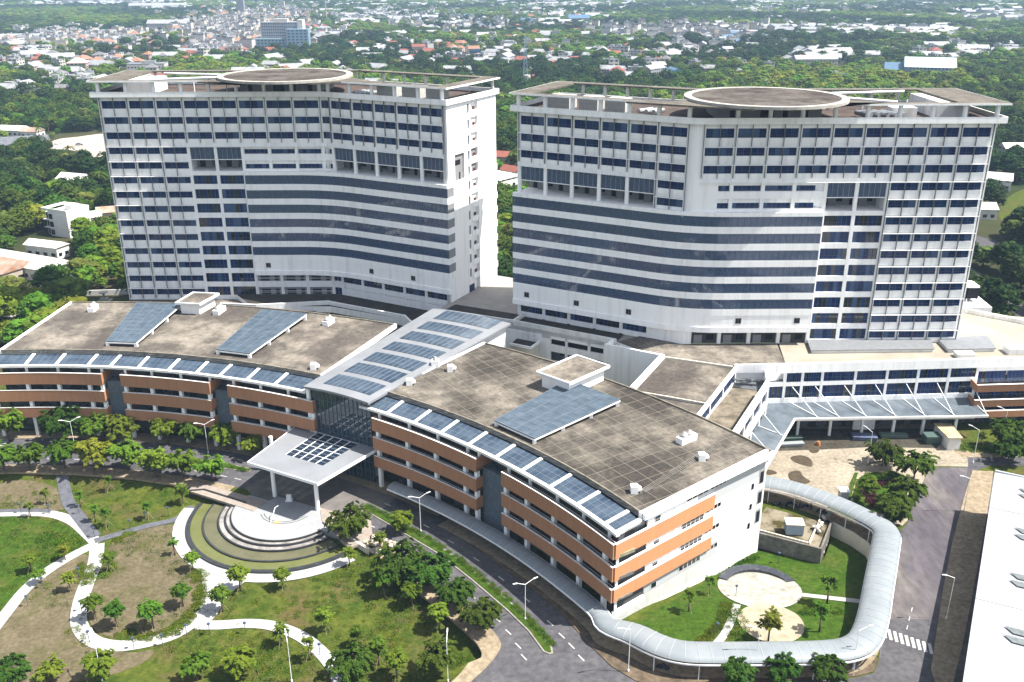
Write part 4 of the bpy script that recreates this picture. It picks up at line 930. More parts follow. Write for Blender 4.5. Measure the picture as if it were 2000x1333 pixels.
# ------------------------------------------------------------------ fountain
T=thing('stepped_fountain','round terraced fountain of green pools stepping down from a pale plaza','fountain',(FC[0],FC[1],-1.5))
def disc(R,a0,a1,n=48): return [(FC[0]+R*math.cos(R_(a0+(a1-a0)*i/n)),FC[1]+R*math.sin(R_(a0+(a1-a0)*i/n))) for i in range(n+1)]
A0,A1=167,317
def ringp(name,R0,R1,z0,z1,m,a0=A0,a1=A1):
    a=disc(R0,a0,a1); b=disc(R1,a0,a1); mb=MB()
    for i in range(len(a)-1): mb.prism([a[i],a[i+1],b[i+1],b[i]],z0,z1)
    return mb.build(name,m,T)
ringp('rim_wall',18.6,19.4,-1.7,-.95,GRAN); ringp('pool_water',16.35,18.6,-1.7,-1.08,POOL)
ringp('step_wall',16.0,16.35,-1.7,-.8,GRAN); ringp('pool_water',13.4,16.0,-1.7,-.88,mat('shallow_algae',(.15,.145,.085),.3,(.11,.112,.06),.4,7))
ringp('step_wall',13.1,13.4,-1.6,-.5,GRAN); ringp('terrace_step',12.0,13.1,-1.6,-.6,mat('wet_stone',(.42,.40,.38),.5,(.18,.17,.16),.5,6))
ringp('step_wall',11.75,12.05,-1.6,-.2,GRAN); ringp('terrace_step',10.95,11.75,-1.6,-.32,MATS['wet_stone'])
ringp('plaza_wall',10.75,10.95,-1.6,.05,GRAN)
m=MB(); m.prism(disc(10.75,A0-6,A1+4)[:-1]+[(-29.8,150.6),(-38.0,161.2),(-47.5,166.0),(-49.2,164.4),(-53.6,166.6),(-57.5,164.6)],-1.6,.09); m.build('plaza',STONEW,T)
for i,R in enumerate((5.2,4.6)):
    a=disc(R,200,330); b=disc(R-.12,200,330); mb=MB()
    for k in range(len(a)-1): mb.prism([a[k],a[k+1],b[k+1],b[k]],.092,.11)
    mb.build('paving_ring',GRAN,T)
m=MB(); m.path([(-66.5,168.2),(-63.5,168.6),(-53.5,163.4)],-.2,.2,-1.7,.35); m.build('retaining_wall',GRAN,label='dark retaining wall between the upper pavement and the fountain plaza',cat='wall')
m=MB(); m.path([(-30.6,150.9),(-26.5,147.2)],-.25,.25,-1.6,.2); m.build('retaining_wall',CREAM,label='pale kerb wall right of the fountain plaza above the rubble',cat='wall')
m=MB(); m.path([(-36.6,156.3),(-30.4,147.9)],-.2,.2,-.3,.45); m.build('step_wall',MATS['pink_paving'],label='pink stone upstand along the right edge of the fountain plaza',cat='wall')
t=thing('sculpture_frame','thin tilted white pole with a small orange plate on the fountain plaza','sculpture',(*P(530,1022,.1),.1)); m=MB(); a=P(528,1022,.1); m.tube((*a,.1),(a[0]+.6,a[1]+2.2,2.2),.08,6); m.tube((a[0]+.6,a[1]+2.2,2.2),(a[0]+1.2,a[1]+2.4,2.5),.08,6); m.build('pole',METW,t)
m=MB(); b=P(541,1021,.1); m.prism([(b[0]-.6,b[1]-.4),(b[0]+.6,b[1]-.4),(b[0]+.6,b[1]+.4),(b[0]-.6,b[1]+.4)],.09,.2); m.build('plate',mat('orange_plate',(.6,.35,.15),.7),t)
p=P(565,978,.1); m=MB(); m.box(p[0]-.5,p[1]-.2,.09,p[0]+.5,p[1]+.2,1.5); m.box(p[0]-.7,p[1]-.5,.09,p[0]+.7,p[1]+.5,.25); m.build('reception_sign',METW,label='small white standing board under the entrance canopy',cat='sign')
# ------------------------------------------------------------------ podium between and in front of the towers
UU=(math.cos(R_(-28.3)),math.sin(R_(-28.3))); VV=(-UU[1],UU[0])
def F_(u,v,o=(0,225.4)): return (o[0]+UU[0]*u+VV[0]*v,o[1]+UU[1]*u+VV[1]*v)
TZ=15.2
T=thing('podium_block','white podium block with two rows of dark openings and a brown courtyard roof','building',(10,215,0))
# terrace over the link between the towers
m=MB(); m.prism([(-20.8,234.6),F_(0,0),F_(41,.0),RTK,RTA,(RTA[0]+DV[0]*28,RTA[1]+DV[1]*28),(LTB[0]+DV[0]*27,LTB[1]+DV[1]*27),LTB],13.0,14.9,0,1); m.build('terrace',[WHITE,mat('terrace_paving',(.38,.355,.33),.9,(.31,.29,.265),.3,7)],T)
m=MB(); m.prism([V2((-20.8,234.6),F_(0,0),1.5,.6),F_(0,.5),F_(-.8,7.5),V2((-20.8,234.6),F_(0,0),2.5,8)],14.9,14.96); m.build('dark_strip',mat('dark_tone',(.075,.066,.06),.9,(.045,.04,.037),.5,7),T)  # darker strip behind the terrace fascia, in a tone other roofs share
m=MB(); m.path([(-20.8,234.6),F_(0,0),F_(28.6,0)],-.0,.5,13.8,16.1); m.build('fascia',WHITE2,T)
m=MB(); m.seg(F_(0,.5),F_(0,14),-.3,.3,14.9,15.9); m.build('parapet',WHITE2,T)
m=MB(); m.seg(F_(.4,.51),F_(28.2,.51),0,7,14.95,15.02); m.build('roof_strip',MATS['dark_tone'],T)
# openings of the L block
m=MB()
for (a,b) in ((-6,.3),(6.2,7.0),(13.0,13.7),(20.4,21.1),(27.6,28.6)): pass
L0,L1=10.2,29.6
for (s0,s1) in ((L0,L0+2.4),(L0+6.4,L0+7.0),(L0+12.6,L0+13.2),(L0+18.8,L0+19.4),(L0+22.6,L0+24.6)): m.seg(F_(s0-1.5,0),F_(s1-1.5,0),0,.5,0,13.8)
m.seg(F_(L0-1.5,.05),F_(L0+23,.05),0,.4,9.6,11.5); m.seg(F_(L0-1.5,.05),F_(L0+23,.05),0,.4,0,7.2); m.seg(F_(-6,.04),F_(L0-1.4,.04),0,.4,0,13.8)
m.build('wall',WHITE,T)
m=MB(); m.seg(F_(0,3),F_(30,3),0,.3,0,12.9); m.build('loggia_back',DIMW,T)
m=MB(); m.seg(F_(0,1.1),F_(30,1.1),0,.2,11.4,13.8); m.build('dark_opening',DARK,T)
m=MB()
for s in (8.8,12.4,15.6,18.9,22.3,25.6,28.6): m.seg(F_(s,2.93),F_(s+1.2,2.93),0,.06,7.7,9.0)
split_build(m,'loggia_window',DARK,T)
m=MB(); m.prism([F_(-9,0),F_(-.5,0),F_(-.5,-6.5),F_(-7,-6.5)],0,12.5); 
m=MB(); m.prism([F_(1.5,-.1),F_(8,-.1),F_(8,-5),F_(2,-5)],0,11.4,0,1); m.build('link_roof',[CREAM,MATS['dark_tone']],T)
m=MB(); m.path([F_(8,-.1),F_(8,-5),F_(2,-5)],-.2,.2,11.4,12.0); m.build('link_parapet',WHITE,T)
# parapet running towards the front wing and the brown roofs beside it
q0,q1,q2,q3=(35.3,201.0),(50.4,194.9),(40.1,176.4),(26.0,182.7); q4=(36.7,169.4); q5=(22.5,183.5)
m=MB(); m.prism([F_(29.6,-.0),F_(29.6,2.2),q0,q3,q5,(25.0,181.4)],0,15.3) if 0 else None
m=MB(); m.seg(q3,q0,-.1,.9,15.0,16.6); m.seg(V2(q3,q0,0),V2(q3,q0,21),-.0,.5,0,15.0); m.seg(F_(27.6,-4.5),q0,-.3,.3,0,16.4); m.seg(F_(27.6,-4.5),F_(27.8,.2),-.3,.3,0,15.9); m.build('courtyard_wall',WHITE,T)
m=MB(); m.prism([q3,q2,q1,q0],12.5,15.6,0,1); m.build('brown_roof',[WHITE,ROOFB],T)
m=MB(); m.prism([q3,q5,pol(183.7,48.6),pol(183.7,40.5),q4,q2],12.0,15.3,0,1); m.build('brown_roof',[WHITE,ROOFB],T)
m=MB(); m.seg(q3,q2,-.15,.15,15.6,15.9); m.seg(q0,q1,-.2,.2,15.6,16.1); m.build('roof_kerb',CREAM,T)
m=MB(); m.seg(q4,q1,-.45,.1,15.2,16.2); m.seg(q4,q1,-.35,-.05,12.0,12.9); 
for s in (0,9,18.5,28): m.seg(V2(q4,q1,s),V2(q4,q1,s+.5),-.4,0,12.0,15.2)
m.build('window_wall',WHITE,T)
wn=Win(T,60)
for k in range(6): wn.add(V2(q4,q1,.6+k*4.7),V2(q4,q1,5.1+k*4.7),12.9,15.2,5,-.2)
m=MB(); m.prism([(49.3,191.5),(56.0,189.6),(43.6,162.0),(36.7,169.4)],9,12.4,0,1); m.build('brown_roof',[WHITE,mat('rubble_roof',(.21,.18,.14),.93,(.09,.078,.06),.5,9,bump=.3)],T)
# brown and cream roof in front of the right tower
m=MB(); m.prism([F_(28.6,.5),F_(33,8),(40.6,210.6),(64.5,210.8),(62.6,197.2),(56.7,195.3),(50.4,195.2),q0],12,15.3,0,1); m.build('brown_roof',[WHITE,ROOFB],T)
e0,e1=(57.3,195.0),(150.0,200.7)
m=MB(); m.prism([(64.5,215),(62.6,197.2),(62.5,196.0),(150,201.3),(150,225),(118,232),(108.4,247),(104,247),(104,215)],12,15.3,0,1); m.build('cream_roof',[WHITE,ROOFC],T)
m=MB(); m.seg((60,195.1),e1,-.25,.45,14.4,16.6); m.seg(e0,(60,195.15),-.25,.45,14.4,16.6); m.seg((50.2,194.9),e0,-.2,.3,14.6,16.6); m.build('fascia',WHITE,T)
m=MB(); m.path([(108.2,249.6),(119.6,232),(150,208)],-.3,.5,13.8,16.4); m.build('side_parapet',WHITE2,T)
cols=[57.3,62.1,66.1,70.7,78.4,85.8,93.1,100.4,107.0]
ey=lambda x:195.0+(x-57.3)*.0615
wl=MB()
for i,x in enumerate(cols): wl.seg((x-.3,ey(x)),(x+.3,ey(x)),-.1,.5,6.0,14.4)
for zz in ((11.2,12.0),(11.0,11.2),(6.0,8.0)): wl.seg((57.3,ey(57.3)),(107,ey(107)),-.05,.4,*zz)
wl.seg((107.3,ey(107.3)),(150,ey(150)),-.05,.4,13.4,14.4)
wl.build('wall',WHITE,T)
for i in range(8):
    a,b=cols[i]+.3,cols[i+1]-.3
    if i: wn.add((a,ey(a)),(b,ey(b)),12.0,14.4,7,.15,rows=(.4,),palette=(3,4,4,4,6))
    wn.add((a,ey(a)),(b,ey(b)),8.0,11.0,7,.15,rows=(.35,),palette=(3,4,4,6))
for i in range(5):
    a=107.4+i*7; b=a+6.6
    for z0,z1 in ((10.6,13.4),(6.6,9),(2.4,5)): wn.add((a,ey(a)),(b,ey(b)),z0,z1,7,.2,palette=(3,4,4,6))
wn.done()
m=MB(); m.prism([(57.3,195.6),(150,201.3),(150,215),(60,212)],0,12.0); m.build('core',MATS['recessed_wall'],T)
m=MB(); m.prism([(50.6,194.8),(57.0,194.9),(55.8,189.5),(49.4,191.6)],12.4,12.5); m.prism([(49.6,193.2),(56.4,191.9),(56.6,192.8),(49.8,194.2)],13.5,13.7); m.build('dark_balcony',[MATS['recessed_wall']],T)
for zb,zt in ((9.7,11.5),(5.9,7.7),(3.3,4.9)):
    m=MB(); m.seg((105.8,194.6-(.3 if zb<4 else 0)),(150,197.3),-.1,.15,zb,zt); m.seg((105.8,194.6),(106,198.0),-.1,.15,zb,zt); m.build('balustrade_band',ORANGE,T)
    m=MB(); m.seg((105.7,194.5),(150,197.2),-.2,.2,zt,zt+.1); m.seg((106,194.8),(150,197.5),.15,3,zb,zb+.3); m.build('coping',WHITE,T)
# ground floor arcade
m=MB(); m.seg((58,191.6),(105.5,192.6),0,.6,3.9,5.4); m.build('arcade_beam',WHITE2,T)
for x in (60.6,65.2,72.6,80.0,87.2,94.0,101.5): m=MB(); m.box(x-.28,191.6+(x-58)*.02,0,x+.28,192.2+(x-58)*.02,3.9); m.build('arcade_column',WHITE,T)
m=MB(); m.prism([(58,192.2),(105.5,193.2),(105.5,198),(58,196)],5.0,5.4); m.build('arcade_roof',WHITE2,T)
m=MB(); m.box(79,195,0,84,195.5,3.9); m.build('arcade_wall',WHITE,T)
# bridge with windows
b0_,b1_=(43.0,162.6),(55.8,187.0)
m=MB(); m.seg(b0_,b1_,-.35,.35,14.6,16.4); m.seg(b0_,b1_,-.3,.3,9.8,11.6); m.seg(b1_,(57.6,195),-.35,.35,9.8,16.4) if 0 else None
for s in (0.2,7,14,21,26.5): m.seg(V2(b0_,b1_,s),V2(b0_,b1_,s+.5),-.32,.3,8,14.6)
m.build('bridge_wall',WHITE,T)
wb=Win(T,20)
for k in range(4): wb.add(V2(b0_,b1_,.8+k*6.7),V2(b0_,b1_,6.9+k*6.7),11.6,14.6,6,-.0+.1,palette=(3,4,4,6))
m=MB(); m.seg((56.0,187.2),(57.5,195.2),-.3,.3,8,15.2); m.build('bridge_wall',WHITE,T)
# glass awning held by struts
T2=thing('glass_awning','long glass awning hung on white struts over the service yard','awning',(75,190,0))
AZ=5.9; o0,o1,o2=P(1489,926,5.7),P(1552,819,5.7),P(1930,813,5.7); i2=(106.0,ey(106)-.1); i1=(57.6,195.1-.1); i0=(44.2,163.6)
aw=lambda a,b,c,d:None
def awn(p,q,r,s,n=1):
    g=MB(); g.quad((*p,AZ-.2),(*q,AZ-.2),(*r,AZ+.9),(*s,AZ+.9)); g.build('glass_pane',[PANG3],T2)
ks=[0,.11,.19,.28,.42,.56,.70,.84,1.0]
for i in range(8):
    t0,t1=(.0,.07,.13,.24,.38,.53,.68,.83,1.0)[i:i+2]; awn(lerp(o1,o2,t0),lerp(o1,o2,t1),lerp(i1,i2,t1),lerp(i1,i2,t0))
for i in range(4): awn(lerp(o0,o1,i/4),lerp(o0,o1,(i+1)/4),lerp(i0,i1,(i+1)/4),lerp(i0,i1,i/4))
for t in (.13,.24,.38,.53,.68,.83,1.0):
    a=lerp(o1,o2,t); b=lerp(i1,i2,t); m=MB(); m.tube((*a,AZ-.1),(*b,AZ+1.0),.10,6); m.build('strut',METW,T2)
    c=V2(i1,i2,math.hypot(i2[0]-i1[0],i2[1]-i1[1])*t,-.2); m=MB(); m.tube((*lerp(a,b,.12),AZ+.1),(*c,10.9),.085,6); m.build('strut',METW,T2)
for t in (0.02,.33,.66):
    a=lerp(o0,o1,t); b=lerp(i0,i1,t); m=MB(); m.tube((*a,AZ-.1),(*b,AZ+1.0),.09,6); m.build('strut',METW,T2)
    m=MB(); m.tube((*lerp(a,b,.15),AZ+.1),(*b,11.5),.08,6); m.build('strut',METW,T2)
m=MB(); m.path([o0,o1,o2],-.2,.15,AZ-.5,AZ); m.build('gutter',WHITE2,T2)
# left podium around the left tower
T3=thing('podium_block','white ring podium with a shade-darkened roof along the foot of the left tower','building',(-70,245,0))
pp=[(-52-8,232.5+8.5),(-50,241.5),(-43.5,240.5),(-21.5,228.6)]
m=MB(); pth=[P(490,590,12.5),P(545,592,12.5),P(645,591,12.5),P(660,594,12.5),P(785,615,12.5)]
m.prism([pth[0],pth[2],pth[4],(-20.8,234.6),LTB,LTK,(LTK[0]-30,LTK[1])],9.5,11.3,0,1); m.build('roof',[WHITE,MATS['dark_tone']],T3)  # dark top colour paints in the shadow strip along the tower foot
pth=[P(430,592,12.4),P(500,595,12.4),P(640,588,12.4),P(790,616,12.4),(-25.0,230.5)]
m=MB(); m.path(pth,-.2,.3,9.3,12.4); m.build('fascia',WHITE,T3)
m=MB(); m.path(offs(pth,3.2),0,.3,0,9.5); m.build('loggia_back',DIMW,T3)
pl=offs(pth,.3)
for i in range(2,4):
    L=math.hypot(pl[i+1][0]-pl[i][0],pl[i+1][1]-pl[i][1]) if i<4 else 0
    for k in range(int(L/6.5)+1): p=V2(pl[i],pl[i+1],k*6.5); m=MB(); m.box(p[0]-.3,p[1]-.3,0,p[0]+.3,p[1]+.3,9.3); m.build('column',WHITE,T3)
m=MB(); m.prism([(-112.5,250),(-75,250),(-58,243),(-50.7,260.2),(-112.1,260.2)],7.5,9.9,0,1); m.build('roof',[WHITE,ROOFB],T3)
m=MB(); m.prism([P(778,655,12.6),P(830,612,12.6),(-20.6,229),(-24,226.5)],9,11.2,0,1) if 0 else None
m=MB(); m.prism([(-27.5,228.8),(-21.5,226.2),(-20.8,233.8),(-26.2,235.2)],0,12.2,0,1); m.build('link_roof',[CREAM,MATS['dark_tone']],T3)
# low roof lights on the podium in front of the right tower
def plinth(px,z,h,label,m_=SILVER):
    t=thing('roof_light',label,'roof light',(*P(*px[0],z),z)); p=[P(x,y,z+h) for x,y in px]; m=MB(); m.prism(p,z,z+h-.15); m.build('kerb',WHITE2,t); m=MB(); m.prism(inset_poly(p,-.25),z+h-.15,z+h); m.build('cover',mat('grey_cover',(.25,.262,.28),.5,(.20,.21,.225),.8,4),t)
plinth([(1578,663),(1815,661),(1823,681),(1586,684)],15.3,.9,'long low grey covered roof light at the foot of the right tower')
plinth([(1832,660),(1927,657),(1944,680),(1853,682)],15.3,.9,'shorter grey covered roof light beyond the foot of the right tower')
p=P(1883,698,15.3); m=MB(); m.box(p[0]-2,p[1]-1.2,15.3,p[0]+2,p[1]+1.2,16.3); m.box(p[0]-2.1,p[1]-1.3,16.3,p[0]+2.1,p[1]+1.3,16.45); m.build('roof_box',WHITE,label='small white box alone on the cream podium roof',cat='roof box')
p=P(1990,690,15.3); m=MB(); m.box(p[0]-3,p[1]-1.2,15.3,p[0]+4,p[1]+2,16.6); m.box(p[0]-3.1,p[1]-1.3,16.6,p[0]+4.1,p[1]+2.1,16.75); m.build('roof_box',WHITE,label='white roof box at the right edge of the cream podium roof',cat='roof box')
# glass pavilion beyond the podium and roof to its rear
T4=thing('glass_pavilion','small white pavilion with greenish glass walls and black chillers on its roof','pavilion',(125,250,0))
g0,g1=P(1868,600,12),P(1938,601,12)
m=MB(); m.prism([g0,g1,(g1[0]+1,g1[1]+16),(g0[0]-2,g0[1]+16)],9.6,12); m.build('roof',WHITE,T4)
m=MB(); m.prism([(g0[0]+.4,g0[1]+1),(g1[0]-1.5,g1[1]+1),(g1[0]-.5,g1[1]+15),(g0[0],g0[1]+15)],3.2,9.6); m.build('glass_wall',mat('green_glass',(.30,.42,.37),.2,(.22,.32,.28),.4,5,spec=.8),T4)
for x in (g0[0]+3,g1[0]-1.6): m=MB(); m.box(x-.3,g0[1]+.4,0,x+.3,g0[1]+.95,9.6); m.build('column',WHITE,T4)
m=MB(); m.prism([(g0[0]+.2,g0[1]+.8),(g1[0]-1.3,g1[1]+.8),(g1[0]-.4,g1[1]+15.2),(g0[0]-.2,g0[1]+15.2)],2.2,3.2); m.build('sill',WHITE,T4)
for i,x in enumerate((g0[0]+2.5,g0[0]+6)):
    t=thing('chiller','black chiller with a white top, '+['nearer the tower wall','farther from the tower wall'][i],'chiller',(x,g0[1]+6,12),'chillers on the glass pavilion'); m=MB(); m.box(x-1.6,g0[1]+4,13,x+1.6,g0[1]+9,16.2); m.build('body',DARK,t); m=MB(); m.box(x-1.6,g0[1]+4,16.2,x+1.6,g0[1]+9,16.7); m.cyl(x,g0[1]+6,16.7,17.3,.9,12); m.build('top',WHITE,t); m=MB(); [m.box(x+dx-.1,g0[1]+4.2,12,x+dx+.1,g0[1]+4.5,13) for dx in (-1.4,1.4)]; m.build('stand',METW,t)
m=MB(); m.prism([(2,262),(13,258),(20,272),(8,278)],0,12.5,0,1); m.build('rear_block',[CREAM,ROOFB],label='cream flat roofed block seen between the two towers',cat='building')

# ------------------------------------------------------------------ covered walkway
T=thing('covered_walkway','long barrel vaulted grey walkway curving along the wing and round the garden','walkway',(30,120,0))
wp=[pol(142.4,a) for a in (54.7,52,48,44,40,36,32.5)]+[(15.0,121.9),(18.9,119.6),(22.3,116.9),(25.2,115.5),(29,115.0),(38.8,115.0),(47,115.2),(51.5,116.0),(54.6,118.3),(57.6,123.2),(61.3,131.0),(64.8,138.4),(67.6,144.4),(68.8,147.4),(68.2,150.6),(63.5,157.0),(57.2,162.6),(52.5,165.2),(47.6,166.8)]
cs=smooth(wp,4); NP=len(cs); HWD=[.66+.34*ss(24,34,i) for i in range(NP)]; prof=[(2.35*math.sin(R_(t)),3.0+ (.8*(math.cos(R_(t)))-.0)) for t in (-88,-62,-36,-12,12,36,62,88)]
m=MB(); cols_=[offs(cs,o) for o,_ in prof]; n=len(prof)
for i in range(NP):
    for k in range(n): m.v.append((*lerp(cs[i],cols_[k][i],HWD[i]),prof[k][1]+.25-(1-HWD[i])*1.2))
for i in range(NP-1):
    for k in range(n-1): a=i*n+k; m.f.append((a,a+1,a+n+1,a+n)); m.m.append(0)
m.build('vault',POLY,T,smooth=True)
for sg in (-1,1):
    m=MB(); ob_=offs(cs,2.38*sg); ob_=[lerp(cs[i],ob_[i],HWD[i]) for i in range(NP)]; m.path(ob_,-.08,.08,2.75,3.0); m.build('eaves_beam',METW,T)
tot=0; nxt=0; ribs=MB(); posts=0
for i in range(NP-1):
    L=math.hypot(cs[i+1][0]-cs[i][0],cs[i+1][1]-cs[i][1])
    while nxt<tot+L:
        s=nxt-tot; p=V2(cs[i],cs[i+1],s); hw_=HWD[i]; dz_=-(1-hw_)*1.2
        for k in range(n-1): ribs.seg(V2(cs[i],cs[i+1],s-.05,prof[k][0]) if 0 else V2(cs[i],cs[i+1],s,prof[k][0]),V2(cs[i],cs[i+1],s,prof[k+1][0]),-.05,.05,min(prof[k][1],prof[k+1][1])+.2,min(prof[k][1],prof[k+1][1])+.24) if 0 else ribs.tube((*V2(cs[i],cs[i+1],s,prof[k][0]*hw_),prof[k][1]+.26+dz_),(*V2(cs[i],cs[i+1],s,prof[k+1][0]*hw_),prof[k+1][1]+.26+dz_),.045,4)
        if posts%3==0:
            for o in ((-2.3,2.3) if hw_>.99 else ()):
                x,y=V2(cs[i],cs[i+1],s,o); q=MB(); q.cyl(x,y,-.3 if o<0 else min(gz(x,y),0)-.1,2.8,.08,6); q.build('post',METW,T)
        posts+=1; nxt+=1.9
    tot+=L
ribs.path(cs,-.06,.06,4.0 if 0 else 3.2,3.25) if 0 else None; ribs.build('seam_rib',mat('seam_metal',(.42,.455,.48),.4),T)
m=MB(); m.path(cs[7:],-1.9,1.9,.02,.17); m.build('walk_floor',PAVE,T)

# ------------------------------------------------------------------ white industrial roof at the right edge
T=thing('white_shed','huge white metal roof of an industrial shed at the lower right','shed',(100,130,0))
s0,s1,s2,s3=P(1943,922,9),P(1888,1282,9),(102,90),(160,163.5)
d_=( (s0[0]-s1[0]),(s0[1]-s1[1]) ); L=math.hypot(*d_); d_=(d_[0]/L,d_[1]/L); e_=(d_[1],-d_[0])
def sf(u,v): return (s1[0]+d_[0]*u+e_[0]*v,s1[1]+d_[1]*u+e_[1]*v)
ZR=lambda v: 9+.03*v
SH=mat('white_roof_sheet',(.45,.46,.50),.5,(.39,.40,.44),.08,4)
for i in range(6):
    u0_=-30+ (L+30)*i/6; u1_=-30+(L+30)*(i+1)/6; m=MB(); dz=.05*(i%2)+.02*i
    a,b,c,dd=sf(u0_,0),sf(u1_,0),sf(u1_,60),sf(u0_,60); m.v=[(*a,9+dz),(*b,9+dz),(*c,11+dz),(*dd,11+dz),(*a,8.8+dz),(*b,8.8+dz),(*c,10.8+dz),(*dd,10.8+dz)]
    m.f=[(0,3,2,1),(4,5,6,7),(0,1,5,4),(1,2,6,5),(2,3,7,6),(3,0,4,7)]; m.m=[0]*6; m.build('roof_sheet',SH,T)
    g=MB(); um=(u0_+u1_)/2
    for du in (-1.6,.6): 
        a,b,c,dd=[sf(um+x,y) for x,y in ((du,5.5),(du+1.4,4.2),(du+1.4,30),(du,30))]
        g.quad((*a,9.3+dz+.1),(*b,9.27+dz+.1),(*c,10.25+dz),(*dd,10.25+dz))
    g.build('roof_window',mat('roof_light',(.16,.18,.185),.7,(.10,.115,.12),2,4,spec=.2),T)
m=MB(); m.prism([sf(-29,1),sf(L-.5,1),sf(L-.5,59),sf(-29,59)],0,8.7); m.build('wall',mat('shed_wall',(.30,.32,.35),.7),T)
m=MB(); m.seg(sf(L-.3,0),sf(L-.3,60),-.1,.25,7.2,9.5); m.build('gable_sheet',mat('shed_gable',(.52,.56,.60),.5,(.44,.48,.52),1.5,3,stretch=(3,3,.1)),T)

# ------------------------------------------------------------------ small things in the yards
p=P(1560,1020,.1)
T=thing('generator_cabin','pale blue and cream metal cabin standing in the mossy plant yard','cabin',(*p,.06)); a=-28
def rb(x,y,lx,ly,ang): c,s=math.cos(R_(ang)),math.sin(R_(ang)); return [(x+u*c-v*s,y+u*s+v*c) for u,v in ((-lx/2,-ly/2),(lx/2,-ly/2),(lx/2,ly/2),(-lx/2,ly/2))]
c_=rb(53.3,152.3,3.2,2.4,-5); m=MB(); m.prism(c_,.35,2.4); m.build('body',mat('pale_blue_metal',(.36,.46,.55),.5,(.30,.38,.46),1,4),T); m=MB(); m.prism(inset_poly(c_,-.15),2.4,2.6); m.build('roof',mat('cream_metal',(.62,.56,.44),.6),T); m=MB(); m.prism(inset_poly(c_,.1),.06,.35); m.build('plinth',CONC,T)
p=P(1475,1008,.1); T=thing('water_tank','small blue plastic water tank beside the white end wall','water tank',(*p,0)); m=MB(); m.cyl(*p,.3,1.7,.62,16); m.build('body',mat('blue_plastic',(.03,.22,.45),.4),T); m=MB(); m.cyl(*p,1.7,1.95,.55,16,0,.2); m.cyl(*p,.03,.3,.5,12); m.build('lid',mat('blue_plastic2',(.04,.26,.5),.4),T)
for i,(x,y,ang) in enumerate([(1518,985,20),(1530,988,70),(1541,985,30),(1552,988,110),(1562,990,60),(1572,990,20),(1584,992,80),(1600,997,40),(1612,1003,100)]):
    p=P(x,y,.3); t=thing('motorbike','dark motorbike in the shade under the walkway, '+['first','second','third','fourth','fifth','sixth','seventh','eighth','last'][i]+' from the left','motorbike',(*p,.06),'motorbikes parked under the covered walkway')
    c,s=math.cos(R_(ang)),math.sin(R_(ang)); f=lambda u,v,z:(p[0]+u*c-v*s,p[1]+u*s+v*c,z); 
    for u in (-.62,.62): m=MB(); m.tube(f(u,-.06,.35),f(u,.06,.35),.3,12); m.build('wheel',DARK,t)
    m=MB(); m.tube(f(-.6,0,.45),f(.1,0,.5),.16,8); m.tube(f(.1,0,.5),f(.5,0,.85),.12,8); m.tube(f(.62,0,.35),f(.42,0,1.0),.05,6); m.tube(f(.42,-.32,1.02),f(.42,.32,1.02),.03,6); m.build('frame',mat('bike_body',(.05,.06,.09),.3,rnd=.5),t)
    m=MB(); m.tube(f(-.6,0,.72),f(.0,0,.70),.12,8); m.build('saddle',DARK,t)
def heap(name,px,h,m_,label,cat,n=26,r=.45,z=.05):
    mb=MB(); g=random.Random(len(label)); p=PX(px); x0=min(q[0] for q in p); x1=max(q[0] for q in p); y0=min(q[1] for q in p); y1=max(q[1] for q in p); k=0
    bm=bmesh.new()
    while k<n:
        x=g.uniform(x0,x1); y=g.uniform(y0,y1)
        if not inpoly(x,y,p): continue
        k+=1; mtx=Matrix.Translation((x,y,z+gz(x,y)+g.uniform(0,h)))@Matrix.Rotation(g.uniform(0,6),4,(g.random(),g.random(),1))@Matrix.Diagonal((r*g.uniform(.6,1.6),r*g.uniform(.6,1.3),r*g.uniform(.3,.8),1)); bmesh.ops.create_icosphere(bm,subdivisions=1,radius=1,matrix=mtx)
    me=bpy.data.meshes.new(name); bm.to_mesh(me); bm.free(); me.materials.append(m_); o=bpy.data.objects.new(name,me); COL.objects.link(o); WL[o.name]=Vector(); tag(o,label,cat); return o
SACK=mat('white_sacks',(.62,.60,.56),.8,(.40,.38,.35),1.2,6); RUB=mat('pale_rubble',(.60,.54,.45),.9,(.42,.36,.28),1.5,6)
heap('sack_pile',[(1590,1035),(1605,1062),(1630,1010),(1618,1005)],.7,SACK,'pile of white sacks along the wall of the plant yard','sacks',60,.55)
o=heap('rubble_heap',[(700,1060),(735,1078),(775,1065),(740,1045)],.25,RUB,'heap of pale rubble between fountain and road under the trees','rubble',40,.6); o['kind']='stuff'; del o['category']
for i,(x,y,lx,ly,h,ang,m_,lab) in enumerate([(62.6,189.6,6.0,1.0,1.0,5,mat('green_bench',(.10,.16,.13),.6),'dark stacked frames beside the arcade, farther from the awning corner'),(62.0,187.0,6.5,1.1,.9,6,mat('grey_cabinets',(.33,.36,.38),.5),'row of grey metal cabinets lying in the stained yard'),(80,190.4,5.2,2.2,1.0,-6,mat('blue_tarp',(.13,.17,.28),.7,(.08,.10,.18),1,5),'blue tarpaulin over goods beside the arcade columns'),(87,191.2,6.0,1.3,.9,-3,mat('green_sheet',(.13,.20,.17),.5),'long pile of green sheets by the arcade columns'),(94.6,188.7,3.2,2.4,2.0,0,mat('green_cage',(.08,.13,.12),.5),'green topped cage beside the white shed in the yard')]):
    t=thing('goods_stack',lab,'goods',(x,y,0)); q=rb(x,y,lx,ly,ang); m=MB(); m.prism(q,.15,h*.8); m.build('stack',m_,t); m=MB(); m.prism(inset_poly(q,-.12),h*.8,h); m.build('cover',m_,t); m=MB(); m.prism(inset_poly(q,.25),.05,.15); m.build('pallet',mat('pallet_wood',(.25,.19,.12),.9),t)
